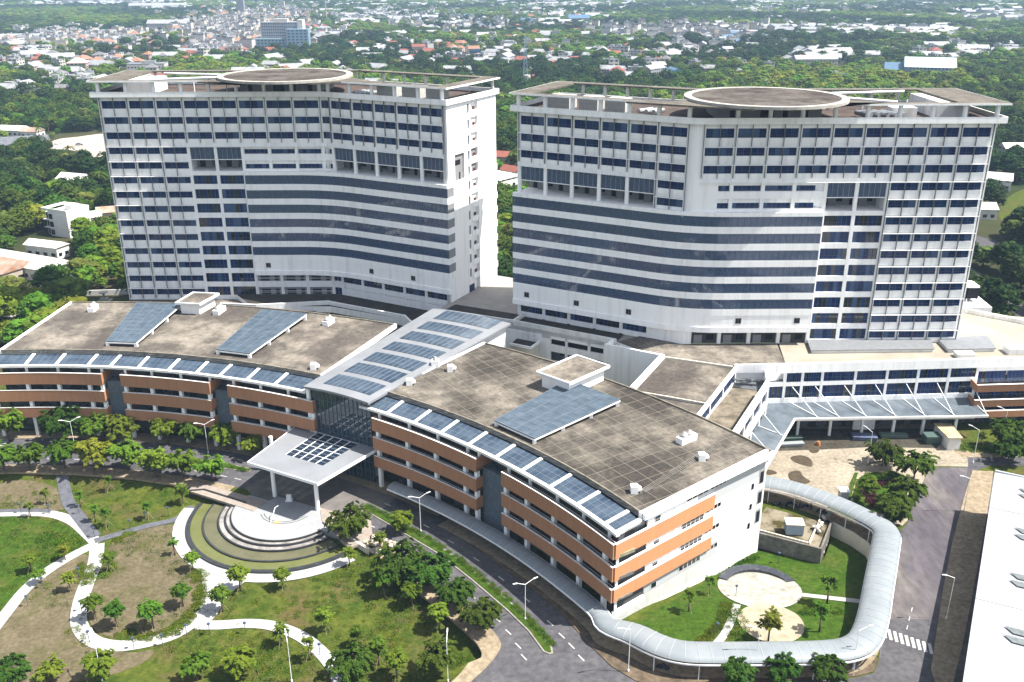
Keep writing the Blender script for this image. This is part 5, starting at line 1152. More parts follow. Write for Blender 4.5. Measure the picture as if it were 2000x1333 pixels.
p=P(1598,868,.3); m=MB(); m.cyl(*p,.05,.8,.55,12,0,.45); m.cyl(*p,.8,1.0,.3,12); m.build('drum',mat('orange_drum',(.5,.2,.06),.6),label='rusty orange drum at the end of the grey cabinets',cat='drum')
T=thing('yard_shed','narrow white shed with a mossy cream roof standing in the service yard','shed',(98,188,0)); q=[P(1850,880),P(1873,880),(99.6,191.5),(96.3,191.8)]
m=MB(); m.prism(q,0,3.0); m.build('wall',WHITE2,T); m=MB(); m.prism(inset_poly(q,-.3),3.0,3.2); m.build('roof',mat('mossy_roof',(.42,.36,.24),.9,(.28,.2,.12),.8,7),T)
T=thing('guard_box','small grey metal box on legs by the yard fence under the walkway bend','booth',(*P(1645,978),0)); p=P(1646,975); m=MB(); m.box(p[0]-.8,p[1]-.8,.5,p[0]+.8,p[1]+.8,2.1); m.build('body',FRAMEL,T); m=MB(); m.box(p[0]-1,p[1]-1,2.1,p[0]+1,p[1]+1,2.25); m.build('roof',METW,T)
# benches and dark curb of the garden plaza
m=MB(); c0=(43.3,137.2); a=[(c0[0]+7.3*math.cos(R_(t)),c0[1]+7.3*math.sin(R_(t))) for t in range(20,156,6)]; b=[(c0[0]+5.7*math.cos(R_(t)),c0[1]+5.7*math.sin(R_(t))) for t in range(20,156,6)]
for i in range(len(a)-1): m.prism([a[i],a[i+1],b[i+1],b[i]],-2.6,-1.55-.0)
m.build('curved_bench',mat('black_granite',(.045,.05,.065),.3,(.13,.14,.17),1.5,7,contrast=(.5,.8)),label='black curved granite bench round the back of the garden plaza',cat='bench')
m=MB(); q=rb(22.2,120.6,1.2,1.2,20); m.prism(q,-.3,.25); m.prism(inset_poly(q,.25),.25,.256,1); m.build('inspection_pit',[PAVE,DARK],label='square concrete pit in the soil by the corner of the end wall',cat='pit')
p=P(975+0,1) 
for i,(x,y) in enumerate(((1448,1298),(1464,1299))): q=P(x,y,.2); m=MB(); m.box(q[0]-.5,q[1]-.3,.12,q[0]+.5,q[1]+.3,1.0); m.box(q[0]-.55,q[1]-.35,1.0,q[0]+.55,q[1]+.35,1.08); m.build('meter_cabinet',METW,label=['left','right'][i]+' white meter cabinet on the south pavement below the walkway',cat='cabinet')
p=P(1293,1300,.2); heap('refuse_pile',[(1283,1303),(1290,1310),(1304,1309),(1300,1297)],.3,mat('dark_refuse',(.05,.055,.06),.8),'small dark refuse pile on the south pavement','refuse',10,.4,.1)
heap('debris_pile',[(1662,1302),(1668,1310),(1678,1306),(1672,1298)],.3,CONC,'small grey debris pile at the pavement corner by the crossing','debris',9,.45,.1)
# ------------------------------------------------------------------ trees
BARK=mat('bark',(.17,.13,.09),.95,(.10,.08,.06),4,5)
def leafmat(name,a,b,c=None): 
    m=mat(name,a,.75,b,.9,3,spec=.08,contrast=(.35,.65),rnd=.28,col3=c,scale3=.5) if c else mat(name,a,.75,b,.9,3,spec=.08,contrast=(.35,.65),rnd=.28)
    n=m.node_tree; b_=n.nodes['Principled BSDF']; tr=n.nodes.new('ShaderNodeBsdfTranslucent'); x=n.nodes.new('ShaderNodeMixShader'); x.inputs[0].default_value=.22
    src=b_.inputs['Base Color'].links[0].from_socket; n.links.new(src,tr.inputs[0]); n.links.new(b_.outputs[0],x.inputs[1]); n.links.new(tr.outputs[0],x.inputs[2]); n.links.new(x.outputs[0],n.nodes['Material Output'].inputs[0]); return m
LEAF=[leafmat('foliage_mid',(.026,.062,.008),(.062,.11,.012)),leafmat('foliage_dark',(.012,.034,.009),(.028,.06,.012)),leafmat('foliage_light',(.085,.135,.012),(.145,.19,.02)),leafmat('foliage_olive',(.06,.09,.018),(.105,.13,.025)),leafmat('foliage_fresh',(.055,.125,.011),(.11,.185,.016))]
def far_tree(seed,R,H,squash,leaf,nl=46,nq=420,lump=.30):
    """trunk + crown of many small lumps and loose leaf faces; returns (trunk mesh, crown mesh)"""
    g=random.Random(seed); tb=MB(); tb.cyl(0,0,0,H*.55,.035*H,7,0,.018*H)
    for k in range(5):
        a=g.uniform(0,6.28); tb.tube((0,0,H*g.uniform(.3,.5)),(R*.5*math.cos(a),R*.5*math.sin(a),H*g.uniform(.6,.8)),.012*H,5,0,.005*H)
    tm=tb.mesh('trunk',Vector((0,0,0)),[BARK],True)
    bm=bmesh.new(); cz=H-R*squash
    for k in range(nl):
        a=g.uniform(0,6.28); t=g.uniform(-.55,1); rr=math.sqrt(max(0,1-t*t))*g.uniform(.45,1.0); q=(R*rr*math.cos(a)*g.uniform(.8,1.1),R*rr*math.sin(a)*g.uniform(.8,1.1),cz+R*squash*t*g.uniform(.6,1))
        s=R*lump*g.uniform(.55,1.25); mtx=Matrix.Translation(q)@Matrix.Rotation(g.uniform(0,6),4,'Z')@Matrix.Diagonal((s*g.uniform(.8,1.3),s*g.uniform(.8,1.3),s*g.uniform(.5,.8),1))
        r=bmesh.ops.create_icosphere(bm,subdivisions=2 if nl<30 else 1,radius=1,matrix=mtx)
        for v in r['verts']: v.co+=Vector((g.uniform(-1,1),g.uniform(-1,1),g.uniform(-1,1)))*s*.22
    for k in range(nq):
        a=g.uniform(0,6.28); t=g.uniform(-.7,1); rr=math.sqrt(max(0,1-t*t))*g.uniform(.85,1.16); c=Vector((R*rr*math.cos(a),R*rr*math.sin(a),cz+R*squash*t*g.uniform(.9,1.12))); s=R*.075*g.uniform(.6,1.5)
        u=Vector((g.uniform(-1,1),g.uniform(-1,1),g.uniform(-.5,.5))).normalized(); v=u.cross(Vector((g.uniform(-1,1),g.uniform(-1,1),1))).normalized()
        bm.faces.new([bm.verts.new(c+u*s),bm.verts.new(c+v*s*.7),bm.verts.new(c-u*s),bm.verts.new(c-v*s*.7)])
    me=bpy.data.meshes.new('crown'); bm.to_mesh(me); bm.free(); me.materials.append(leaf); return tm,me
def near_tree(seed,R,H,squash,leaf,nleaf=2600,droop=.5,th=.35,ls=.26,boughs=11):
    """tree with visible limbs; leaves hang in sprays round the bough tips"""
    g=random.Random(seed); tb=MB(); tr_=.022*H+.03; tb.cyl(0,0,-.2,H*th,tr_,8,0,tr_*.7)
    tips=[]
    for k in range(boughs):
        a=6.28*k/boughs+g.uniform(-.3,.3); e=g.uniform(.1,1.0); z0=H*g.uniform(th*.75,th); r=R*g.uniform(.45,.85)*(1.1-.45*e); z1=H*th+(H*(1-th))*(.25+.65*e)
        mid=(r*.5*math.cos(a),r*.5*math.sin(a),(z0+z1)/2+.1*H); end=(r*math.cos(a),r*math.sin(a),z1)
        tb.tube((0,0,z0),mid,tr_*.45,5,0,tr_*.3); tb.tube(mid,end,tr_*.3,5,0,tr_*.12); tips+=[(Vector(end),1.0),(Vector(mid).lerp(Vector(end),.4),.8)]
    tips.append((Vector((0,0,H*.93)),1))
    tm=tb.mesh('trunk',Vector((0,0,0)),[BARK],True)
    lb=MB()
    sp=[]
    for t,wt in tips:
        for k in range(7): 
            d=Vector((g.gauss(0,1),g.gauss(0,1),g.gauss(0,.55)*squash)).normalized()*R*.34*g.uniform(.2,1); sp.append(t+d)
    per=max(6,nleaf//len(sp))
    for c in sp:
        a=g.uniform(0,6.28); out=Vector((c.x,c.y,0)); out=(out.normalized() if out.length>.1 else Vector((math.cos(a),math.sin(a),0)))
        axis=(out+Vector((g.uniform(-.6,.6),g.uniform(-.6,.6),g.uniform(-droop,.25)))).normalized(); side=axis.cross(Vector((0,0,1))).normalized(); L=R*.30*g.uniform(.6,1.2)
        for k in range(per):
            u=k/per; p=c+axis*L*u+side*L*.30*(1-.5*u)*g.choice((-1,1))*g.uniform(.2,1)+Vector((0,0,-droop*.35*L*u*u+g.uniform(-.12,.12)*L))
            s=ls*g.uniform(.7,1.3); q=(axis*.6+side*g.uniform(-1,1)+Vector((0,0,g.uniform(-.5,.2)))).normalized(); w_=q.cross(Vector((g.uniform(-.4,.4),g.uniform(-.4,.4),1))).normalized()
            lb.quad(p-q*s,p+w_*s*.5,p+q*s,p-w_*s*.5)
    return tm,lb.mesh('crown',Vector((0,0,0)),[leaf])
def place_tree(meshes,x,y,z,s,rz,name,label,cat='tree',group=None,sz=1):
    t=thing(name,label,cat,(x,y,z),group); t.rotation_euler=(0,0,rz); t.scale=(s,s,s*sz)
    for n,me in zip(('trunk','crown'),meshes): o=bpy.data.objects.new(n,me); COL.objects.link(o); o.parent=t; WL[o.name]=Vector((x,y,z))
    return t
NT=[near_tree(11,2.9,5.2,1.0,LEAF[4],5200,.7,.34,.27,12),near_tree(12,2.7,5.0,1.0,LEAF[2],5200,.6,.34,.27,12),near_tree(13,3.0,5.4,1.0,LEAF[0],6000,.9,.36,.26,13),near_tree(14,1.5,3.9,1.1,LEAF[4],2000,.5,.42,.19,11),near_tree(15,1.25,3.8,1.2,LEAF[2],1400,.4,.44,.18,10),near_tree(16,3.6,6.2,.9,LEAF[0],6500,1.2,.3,.27,15),near_tree(17,.85,3.3,1.3,LEAF[4],520,.3,.5,.16,7)]
TR=[]  # px of the trunk foot, mesh, scale, label
def T_(x,y,k,s,lab,name='park_tree'): TR.append((x,y,k,s,lab,name))
sts=['along the building pavement']
for i,(x,y,k,s) in enumerate([(18,862,0,1.4),(130,866,2,1.6),(190,866,0,1.25),(240,866,1,1.35),(328,868,0,1.25),(382,870,0,1.15),(443,880,0,1.2),(497,893,1,1.05)]):
    T_(x,y,k,s,['leafy street tree at the left end of the row under the orange bands','broadest dark tree in the row under the orange bands','third tree from the left in the row under the orange bands','pale green tree in front of the first blue stone panel','tree left of the second blue stone panel, fifth in the row','small tree just left of the second blue stone panel','tree in front of the second blue stone panel','yellow green tree beside the corner of the entrance canopy'][i],'street_tree')
for i,(x,y,k,s) in enumerate([(10,925,0,1.2),(60,922,0,1.15),(128,916,0,1.2),(185,920,1,1.45),(250,920,0,1.3),(305,934,1,1.35),(358,936,0,1.2),(415,942,0,1.1)]):
    T_(x,y,k,s,['street tree at the left edge on the park side of the road','second street tree from the left on the park side of the road','street tree above the grey paved path','bright yellow green tree on the park side of the road','round fresh green tree on the park side of the road right of the yellow one','wide pale tree between road and upper lawn','dark low tree between road and upper lawn','slender tree at the road by the forecourt terrace'][i],'street_tree')
for a in [(687,1052,5,1.0,'dense dark weeping tree right of the fountain plaza'),(786,1040,0,.75,'small tree on the road median near the forecourt'),
 (742,1075,4,.9,'thin yellowish sapling on the rubble beside the fountain'),(683,1105,4,.9,'sapling at the right end of the fountain walk'),
 (788,1140,5,1.15,'large spreading tree at the road edge, highest of the cluster'),(843,1150,5,1.0,'olive green tree in the cluster beside the road bend'),(890,1195,2,1.0,'pale tree overhanging the inner road below the cluster'),(938,1240,2,1.05,'tree overhanging the inner road nearest the junction'),
 (750,1165,3,1.15,'young tree on the lawn left of the big cluster'),(805,1185,3,1.1,'young tree shaded by the big cluster'),(858,1230,3,1.2,'young spreading tree on the lawn near the junction'),
 (470,1155,3,1.2,'young staked tree below the fountain walk, left of the pair'),(553,1150,3,.95,'young staked tree below the fountain walk, right of the pair'),(435,1195,3,1.15,'staked tree at the edge of the white path junction'),(378,1115,3,.9,'small staked tree at the left edge of the fountain walk'),
 (636,1235,4,1.1,'thin sapling in the middle of the large lawn'),(700,1262,4,.9,'bare sapling in the lower middle of the large lawn'),(690,1330,5,.85,'bushy tree at the bottom edge right of the white path end'),
 (740,1300,4,1.2,'sapling between the two bushy trees at the bottom edge'),(775,1325,3,1.2,'tree at the bottom edge in the middle of the lawn'),(855,1320,2,.95,'bushy tree at the bottom edge left of the road junction'),
 (300,1228,3,1.25,'young tree with a fan crown near the bottom of the brown bed'),(228,1225,3,1.15,'young tree at the lower left of the brown bed'),(187,1210,3,1.1,'shrubby young tree beside the curved path, left of the brown bed'),(358,1185,3,1.05,'young tree at the right of the brown bed'),(215,1118,6,1.1,'thin sapling at the upper left of the brown bed'),(342,1085,6,1.0,'thin sapling at the upper right of the brown bed'),
 (62,1118,3,.85,'small tree on the bright green lawn'),(80,1140,3,.7,'small dark tree where the thin path meets the bright lawn'),(128,1095,4,.8,'sapling on the edge of the bright lawn by the path'),(138,1155,4,.9,'yellowish sapling in the bare bed left of the curved path'),
 (92,985,6,1.0,'sapling in the upper left bed'),(60,1010,6,.9,'sapling beside the grey path at the left'),(158,990,6,1.0,'sapling on the upper lawn right of the grey path'),(187,1020,6,1.1,'sapling on the upper lawn near the path crossing'),(290,1015,6,1.1,'thin sapling on the upper lawn near the fountain'),(215,960,6,1.0,'thin sapling behind the yellow green street tree'),(358,985,4,1.1,'small tree below the forecourt retaining wall'),(420,1005,6,.01,'x'),
 (210,1030,6,1.2,'low dark tree where two grey paths meet'),
 (105,1333,1,.7,'bushy tree in the bottom left corner beside the lamp'),(30,1338,2,.8,'bushy tree in the extreme bottom left corner'),(200,1330,0,.85,'bushy tree at the bottom edge under the tall lamp'),(385,1330,0,.75,'dark bushy tree at the bottom edge of the park'),(470,1325,0,.9,'large bushy tree at the bottom edge below the thin white path'),
 (550,1262,4,1.0,'sapling beside the thin white path'),(605,1290,6,1.2,'bare sapling inside the curve of the thin white path'),
 (1722,912,5,.95,'large dark tree at the back of the street island'),(1783,945,2,1.2,'dark tree at the right of the street island'),(1690,985,3,1.45,'slender light tree at the left of the street island'),(1765,1000,2,1.15,'tree beside the side street in the middle of the island'),(1740,1030,2,1.1,'tree at the front of the street island'),
 (1965,880,2,1.2,'tree beside the path in front of the right podium'),(1915,868,4,.7,'small sapling on the strip of grass beside the white shed'),(1972,905,5,.9,'dark tree at the right edge next to the industrial roof'),
 (1500,1255,4,1.35,'lone sapling on the yellow round paving'),(1345,1195,6,1.2,'thin sapling on the left lawn of the sunken garden'),(1385,1160,6,1.0,'thin sapling near the end wall in the sunken garden'),(1600,1235,6,1.5,'sapling on the lower right lawn of the sunken garden'),(1615,1180,6,1.6,'bare sapling on the upper right lawn of the sunken garden'),
 (1390,1108,3,.55,'small shrub at the foot of the white end wall'),(1450,1075,3,.7,'climbing shrub at the corner of the grey retaining wall'),
 (1525,1340,2,.8,'tree top at the bottom edge below the walkway, left of three'),(1615,1340,2,.8,'tree top at the bottom edge below the walkway, middle of three'),(1440,1342,2,.75,'tree top at the bottom edge below the meter cabinets')]: T_(*a)
rg2=random.Random(5); STK=MB()
for x,y,k,s,lab,name in TR:
    if s<.1: continue
    q=G(x,y); t=place_tree(NT[k],q[0],q[1],gz(*q),s*(1.12 if name=='park_tree' else 1),rg2.uniform(0,6.28),name,lab)
    if k in (3,4,6) and s<1.3:
        m=MB()
        for j in range(3): a=2.1*j+rg2.random(); m.tube((q[0]+1.0*math.cos(a),q[1]+1.0*math.sin(a),gz(*q)),(q[0],q[1],gz(*q)+1.9),.035,4)
        m.build('stake',mat('stake_wood',(.38,.31,.22),.9),None); o=bpy.data.objects[-1] if 0 else None
        ob=COL.objects[-1]; ob.parent=t; ob.matrix_parent_inverse=Matrix.Identity(4)
        for v in ob.data.vertices:
            d=Vector(v.co)-Vector((q[0],q[1],gz(*q))); d.rotate(Matrix.Rotation(-t.rotation_euler.z,3,'Z')); v.co=d/(s*(1.12 if name=='park_tree' else 1))
# bushes, hedges, ground cover
def clump_mesh(seed,n,s,leaf,spread=1.0,h=.6):
    g=random.Random(seed); lb=MB()
    for k in range(n):
        a=g.uniform(0,6.28); r=spread*math.sqrt(g.random()); z=h*g.random()*(1.15-r/spread*.6); p=Vector((r*math.cos(a),r*math.sin(a),z)); u=Vector((g.uniform(-1,1),g.uniform(-1,1),g.uniform(0,1.2))).normalized()*s*g.uniform(.6,1.3); v=u.cross(Vector((g.uniform(-1,1),g.uniform(-1,1),.3))).normalized()*s*.45
        lb.quad(p-u,p+v,p+u,p-v)
    return lb.mesh('clump',Vector((0,0,0)),[leaf])
PURP=mat('purple_foliage',(.07,.02,.035),.8,(.12,.04,.05),2,3); YEL=LEAF[2]
CL=[clump_mesh(1,150,.16,LEAF[4]),clump_mesh(2,150,.16,LEAF[2]),clump_mesh(3,140,.16,PURP)]
def gn_scatter(name,pts,objs,**kw):
    """one 'stuff' object whose points carry instances of objs"""
    col=bpy.data.collections.new(name+'_kinds')
    for o in objs: col.objects.link(o)
    me=bpy.data.meshes.new(name); me.from_pydata([p[:3] for p in pts],[],[])
    for an,ty,ix in (('rz','FLOAT',3),('sc','FLOAT',4),('kind_id','INT',5),('sz','FLOAT',6)):
        at=me.attributes.new(an,ty,'POINT'); at.data.foreach_set('value',[p[ix] for p in pts])
    o=bpy.data.objects.new(name,me); COL.objects.link(o); tag(o,kind='stuff',**kw)
    ng=bpy.data.node_groups.new(name,'GeometryNodeTree'); ng.interface.new_socket('Geometry',in_out='INPUT',socket_type='NodeSocketGeometry'); ng.interface.new_socket('Geometry',in_out='OUTPUT',socket_type='NodeSocketGeometry')
    N=ng.nodes; L=ng.links; gi=N.new('NodeGroupInput'); go=N.new('NodeGroupOutput'); ip=N.new('GeometryNodeInstanceOnPoints'); ci=N.new('GeometryNodeCollectionInfo'); ci.inputs[0].default_value=col; ci.inputs['Separate Children'].default_value=True; ci.inputs['Reset Children'].default_value=True
    def att(nm,ty):
        a=N.new('GeometryNodeInputNamedAttribute'); a.data_type=ty; a.inputs['Name'].default_value=nm; return a.outputs[0]
    mp=N.new('GeometryNodeMeshToPoints'); L.new(gi.outputs[0],mp.inputs[0]); L.new(mp.outputs[0],ip.inputs['Points']); L.new(ci.outputs[0],ip.inputs['Instance']); ip.inputs['Pick Instance'].default_value=True
    L.new(att('kind_id','INT'),ip.inputs['Instance Index'])
    cx=N.new('ShaderNodeCombineXYZ'); L.new(att('rz','FLOAT'),cx.inputs[2]); L.new(cx.outputs[0],ip.inputs['Rotation'])
    cs_=N.new('ShaderNodeCombineXYZ'); s_=att('sc','FLOAT'); z_=att('sz','FLOAT'); L.new(s_,cs_.inputs[0]); L.new(s_,cs_.inputs[1]); L.new(z_,cs_.inputs[2]); L.new(cs_.outputs[0],ip.inputs['Scale'])
    L.new(ip.outputs[0],go.inputs[0]); md=o.modifiers.new('scatter','NODES'); md.node_group=ng; return o
pts=[]
def along(px,n,w_,k,s=.8,zz=0):
    c=smooth([G(x,y) for x,y in px],6)
    for i in range(n):
        t=rg2.random()*(len(c)-1); j=int(t); p=lerp(c[j],c[j+1],t-j); x=p[0]+rg2.uniform(-w_,w_); y=p[1]+rg2.uniform(-w_,w_); q=s*rg2.uniform(.6,1.3); pts.append((x,y,gz(x,y)+zz,rg2.uniform(0,6),q,k,q))
along([(230,1240),(310,1243),(355,1220),(385,1180),(393,1150),(388,1115)],170,1.0,1,.7); along([(205,1080),(215,1110),(205,1130)],30,1.0,0,.7); along([(95,1050),(130,1055),(140,1066),(115,1078),(85,1090)],90,1.8,0,.8); along([(160,1112),(172,1122),(165,1140)],36,1.3,1,.7)
along([(225,1060),(240,1048),(260,1042)],30,.8,1,.6); along([(160,1180),(150,1230),(170,1265),(210,1290)],20,1.5,1,.5)
for a in (38,42,46,50,54): pass
for i in range(520):
    a=rg2.uniform(68.5,95) if i%2 else rg2.uniform(32,56); R=137.0 if a>60 else {0:0}.get(1,132.4+(a-32)*.16+1.0); x,y=pol(R+rg2.uniform(-.55,.55),a); q=rg2.uniform(.35,.6); pts.append((x,y,.2,rg2.uniform(0,6),q,0,q))
along([(1690,960),(1705,985),(1735,1000)],40,.7,2,1.0,.2); along([(1715,950),(1745,945)],22,.6,2,.9,.2); along([(1675,985),(1690,940),(1740,928),(1760,945)],60,.7,0,.8,.2); along([(1870,875),(1960,882)],60,1.5,0,.7)
along([(1365,1255),(1405,1220),(1420,1180)],80,.7,1,.6); along([(1365,1130),(1405,1110),(1450,1095),(1470,1085)],50,.9,0,.8); along([(1430,1190),(1440,1230),(1455,1255)],40,1.6,0,.7); along([(1570,1200),(1600,1190),(1640,1195)],30,.8,0,.6)
for (x,y,n,w_,k) in ((885,1285,40,3,0),(700,1330,20,3,0),(1905,620,0,0,0),(340,960,30,5,0),(250,985,30,6,1),(60,970,25,5,1),(560,1200,60,9,1),(760,1230,70,9,1),(650,1170,60,7,0),(500,1260,50,6,1),(520,1300,40,5,0),(930,1290,30,2.5,0)):
    c=G(x,y)
    for i in range(n): X=c[0]+rg2.gauss(0,w_*.5); Y=c[1]+rg2.gauss(0,w_*.4); q=rg2.uniform(.3,.75); pts.append((X,Y,gz(X,Y)-.1,rg2.uniform(0,6),q,k,q))
gn_scatter('shrubs',pts,[bpy.data.objects.new('clump_%d'%i,m) for i,m in enumerate(CL)],label='low shrubs, hedges and weeds planted along the paths and medians')
# grass tufts over the lawns
TU=[clump_mesh(5,46,.13,LEAF[2],.8,.22),clump_mesh(6,46,.13,LEAF[0],.8,.22),clump_mesh(7,46,.13,mat('dry_grass',(.28,.22,.10),.95,(.2,.16,.07),2,3),.8,.18)]
pts=[]
for i in range(9000):
    R=rg2.uniform(88,127.5); a=rg2.uniform(28,100); x,y=pol(R,a)
    if math.hypot(x-FC[0],y-FC[1])<22.5 or y<100: continue
    n_=math.sin(x*.19+1.3*math.sin(y*.13))+math.cos(y*.23+x*.05)
    if n_<-.2 : continue
    q=rg2.uniform(.5,1.1); pts.append((x,y,gz(x,y)-.03,rg2.uniform(0,6),q,0 if rg2.random()<.45 else (1 if rg2.random()<.7 else 2),q*rg2.uniform(.5,1.2)))
pathpts=[G(x,y) for x,y in smooth([(-30,1005),(40,1003),(100,1005),(140,1018),(165,1038),(190,1064),(186,1100),(170,1140),(157,1180),(155,1220),(180,1252),(230,1263),(290,1255),(340,1240),(375,1218),(430,1222),(480,1219),(530,1223),(580,1240),(620,1268),(655,1310)],3)+smooth([(190,1062),(140,1087),(90,1118),(50,1152),(15,1195),(-20,1240)],3)+smooth([(122,922),(124,945),(135,985),(150,1005),(185,1050),(230,1045),(290,1028),(345,1015),(375,990)],3)+[(430,1180),(410,1210),(400,1150),(440,1150)]]
pts=[p for p in pts if all((p[0]-q[0])**2+(p[1]-q[1])**2>3.2 for q in pathpts)]
gn_scatter('grass_tufts',pts,[bpy.data.objects.new('tuft_%d'%i,m) for i,m in enumerate(TU)],label='uneven tufts of grass over the park lawns')

# ------------------------------------------------------------------ lamps
def lamp(px,py,h,label,arms=2,ang=0,name='street_lamp',z=0,px_ok=True):
    x,y=G(px,py); z=gz(x,y)+z; T=thing(name,label,'street lamp',(x,y,z),'street lamps')
    m=MB(); m.cyl(x,y,z,z+h,.065,8,0,.04); m.cyl(x,y,z,z+.5,.14,8); m.build('pole',METW,T)
    for i in range(arms):
        a=R_(ang)+math.pi*i; e=(x+1.45*math.cos(a),y+1.45*math.sin(a),z+h+.6); m=MB(); m.tube((x,y,z+h-.05),e,.05,6); m.build('arm',METW,T)
        m=MB(); f=(e[0]+.8*math.cos(a),e[1]+.8*math.sin(a),e[2]+.12); m.tube(e,f,.13,8,0,.1); m.build('lantern',mat('lantern_white',(.85,.86,.86),.3),T)
lamp(1025.8,1211.6,7.1,'double armed white street lamp on the median tip by the junction',2,25)
lamp(822,1040,7.6,'double armed white street lamp on the median right of the entrance canopy',2,25); lamp(407,886,7.2,'double armed white street lamp on the median left of the entrance canopy',2,25); lamp(148,882,7.4,'double armed white street lamp on the median near the left edge',2,25)
lamp(1227,1313,8.0,'single armed lamp on the pavement where the walkway bends',1,200); lamp(1900,905,8,'lamp at the top of the side street beside the industrial roof',1,150); lamp(1695,905,7.5,'lamp behind the largest tree of the street island',1,130)
lamp(570,1333,7.6,'single white lamp at the bottom edge inside the white path curve',1,110); lamp(875,1333,7.6,'single white lamp at the bottom edge near the road junction',1,90); lamp(200,1330,7.6,'single white lamp at the bottom edge left of the park path',1,120)
lamp(1882,1000,7.5,'dark pole lamp halfway along the east pavement of the side street',1,185); lamp(1848,1210,8.2,'pole lamp at the crossing on the east pavement',1,185); lamp(1665,1310,7.5,'lamp at the outer corner of the walkway by the crossing',1,10); lamp(1475,1312,8,'lamp on the south pavement in front of the walkway',1,185); lamp(1955,865,8,'lamp between the path and the right podium',1,160); lamp(155,590,8,'lamp beside the left tower foot',1,150)
BL=[(155,1005),(97,1005),(42,1003),(285,1020),(255,1035),(185,1050),(410,1240),(175,1255),(262,1268),(318,1262),(365,1242),(480,1238),(565,1253),(625,1280),(655,1320),(690,1300),(155,1130),(55,1185),(85,1150),(160,1195),(1437,1165),(1520,1100),(1400,1240),(330,1010)]
LB=thing('bollard_light','','path light',(0,0,0))
m=MB(); m.cyl(0,0,0,2.1,.05,6); m.build('post',FRAMEM,LB); m=MB(); m.cyl(0,0,2.1,2.25,.28,8); m.cyl(0,0,2.25,2.32,.2,8); m.build('lamp_head',FRAMEM,LB)
for i,(x,y) in enumerate(BL):
    q=G(x,y); c=LB if i==0 else copy_tree(LB,(0,0,0)); c.location=(q[0],q[1],gz(*q)); c['label']='short dark flat headed path light, '+ORD[1+sorted(BL).index((x,y))]+' from left'; c['category']='path light'; c['group']='path lights along the park paths'
# ------------------------------------------------------------------ town and woods behind
rb_=random.Random(21)
def winrow(m,x0,x1,y,z0,z1,n,k,side=0):
    w=(x1-x0)/n
    for i in range(n): m.box(x0+w*(i+.25),y-.04,z0,x0+w*(i+.75),y+.04,z1,k) if side==0 else m.box(y-.04,x0+w*(i+.25),z0,y+.04,x0+w*(i+.75),z1,k)
HW=[mat('house_white',(.62,.60,.56),.85,(.50,.48,.45),.3,4),mat('house_cream',(.56,.49,.39),.85,(.45,.39,.31),.3,4),mat('house_pink',(.56,.43,.39),.85,(.46,.35,.32),.3,4),mat('house_grey',(.36,.37,.39),.85,(.28,.29,.31),.3,4)]
HR=[mat('tin_roof_white',(.40,.41,.43),.6,(.28,.29,.30),.2,4),mat('red_tile_roof',(.24,.085,.065),.8,(.18,.07,.055),.5,4),mat('orange_tile_roof',(.28,.15,.10),.8,(.22,.12,.085),.5,4),mat('grey_tile_roof',(.17,.165,.17),.8,(.11,.11,.115),.5,4),mat('blue_tin_roof',(.10,.20,.32),.5,(.08,.16,.26),.3,3),mat('teal_roof',(.10,.30,.32),.5,(.08,.24,.26),.3,3),mat('rusty_roof',(.30,.15,.09),.8,(.36,.30,.26),.3,5)]
def house_parts(kind,lx,ly,h,wm,rm):
    """wall, windows and roof shapes of a small house centred on the origin"""
    w=MB(); wi=MB(); r=MB(); fl=max(1,round(h/3.2)); w.box(-lx/2,-ly/2,0,lx/2,ly/2,h)
    n=max(2,int(lx/3.2)); n2=max(2,int(ly/4))
    for f in range(fl): z=f*3.2; winrow(wi,-lx/2,lx/2,-ly/2,z+1,z+2.3,n,0); winrow(wi,-ly/2,ly/2,lx/2,z+1,z+2.3,n2,0,1); winrow(wi,-ly/2,ly/2,-lx/2,z+1,z+2.3,n2,0,1)
    o=.5
    if kind=='flat':
        r.path([(-lx/2,-ly/2),(lx/2,-ly/2),(lx/2,ly/2),(-lx/2,ly/2)],-.1,.2,h,h+.8,closed=True); r.box(-lx/2+.2,-ly/2+.2,h,lx/2-.2,ly/2-.2,h+.05); r.box(-lx*.15,ly*.1,h+.05,lx*.2,ly*.4,h+2.4)
    elif kind=='gable':
        rh=min(lx,ly)*.28; k=[(-lx/2-o,-ly/2-o,h),(lx/2+o,-ly/2-o,h),(lx/2+o,ly/2+o,h),(-lx/2-o,ly/2+o,h),(-lx/2-o,0,h+rh),(lx/2+o,0,h+rh)]
        r.v=k; r.f=[(0,1,5,4),(2,3,4,5),(0,4,3),(1,2,5),(3,2,1,0)]; r.m=[0]*5
    else:
        rh=min(lx,ly)*.33; d=min(lx,ly)*.5; k=[(-lx/2-o,-ly/2-o,h),(lx/2+o,-ly/2-o,h),(lx/2+o,ly/2+o,h),(-lx/2-o,ly/2+o,h),(-max(0.1,lx/2-d),0,h+rh),(max(.1,lx/2-d),0,h+rh)]
        r.v=k; r.f=[(0,1,5,4),(2,3,4,5),(0,4,3),(1,2,5),(3,2,1,0)]; r.m=[0]*5
    return [('wall',w,[wm]),('window_row',wi,[GLD]),('roof',r,[rm])]
HK=[('flat',9,13,8.5,0,0,'white flat roofed house'),('flat',6,14,13,0,3,'narrow white town house'),('gable',13,10,5.5,1,0,'cream house under a pale tin roof'),('gable',10,12,4.5,0,1,'white house with a red tile roof'),('hip',13,11,6.5,2,2,'pinkish villa with an orange hipped roof'),('gable',26,13,5,3,0,'long shed with a pale tin roof'),('flat',12,10,10,1,0,'cream three storey house'),('hip',10,10,6.5,0,3,'white house with a grey hipped roof'),('gable',18,11,5,3,4,'grey shed with a blue roof'),('flat',7,9,6.5,2,0,'small pinkish flat roofed house'),('gable',11,8,3.6,1,6,'low house with a rusty roof')]
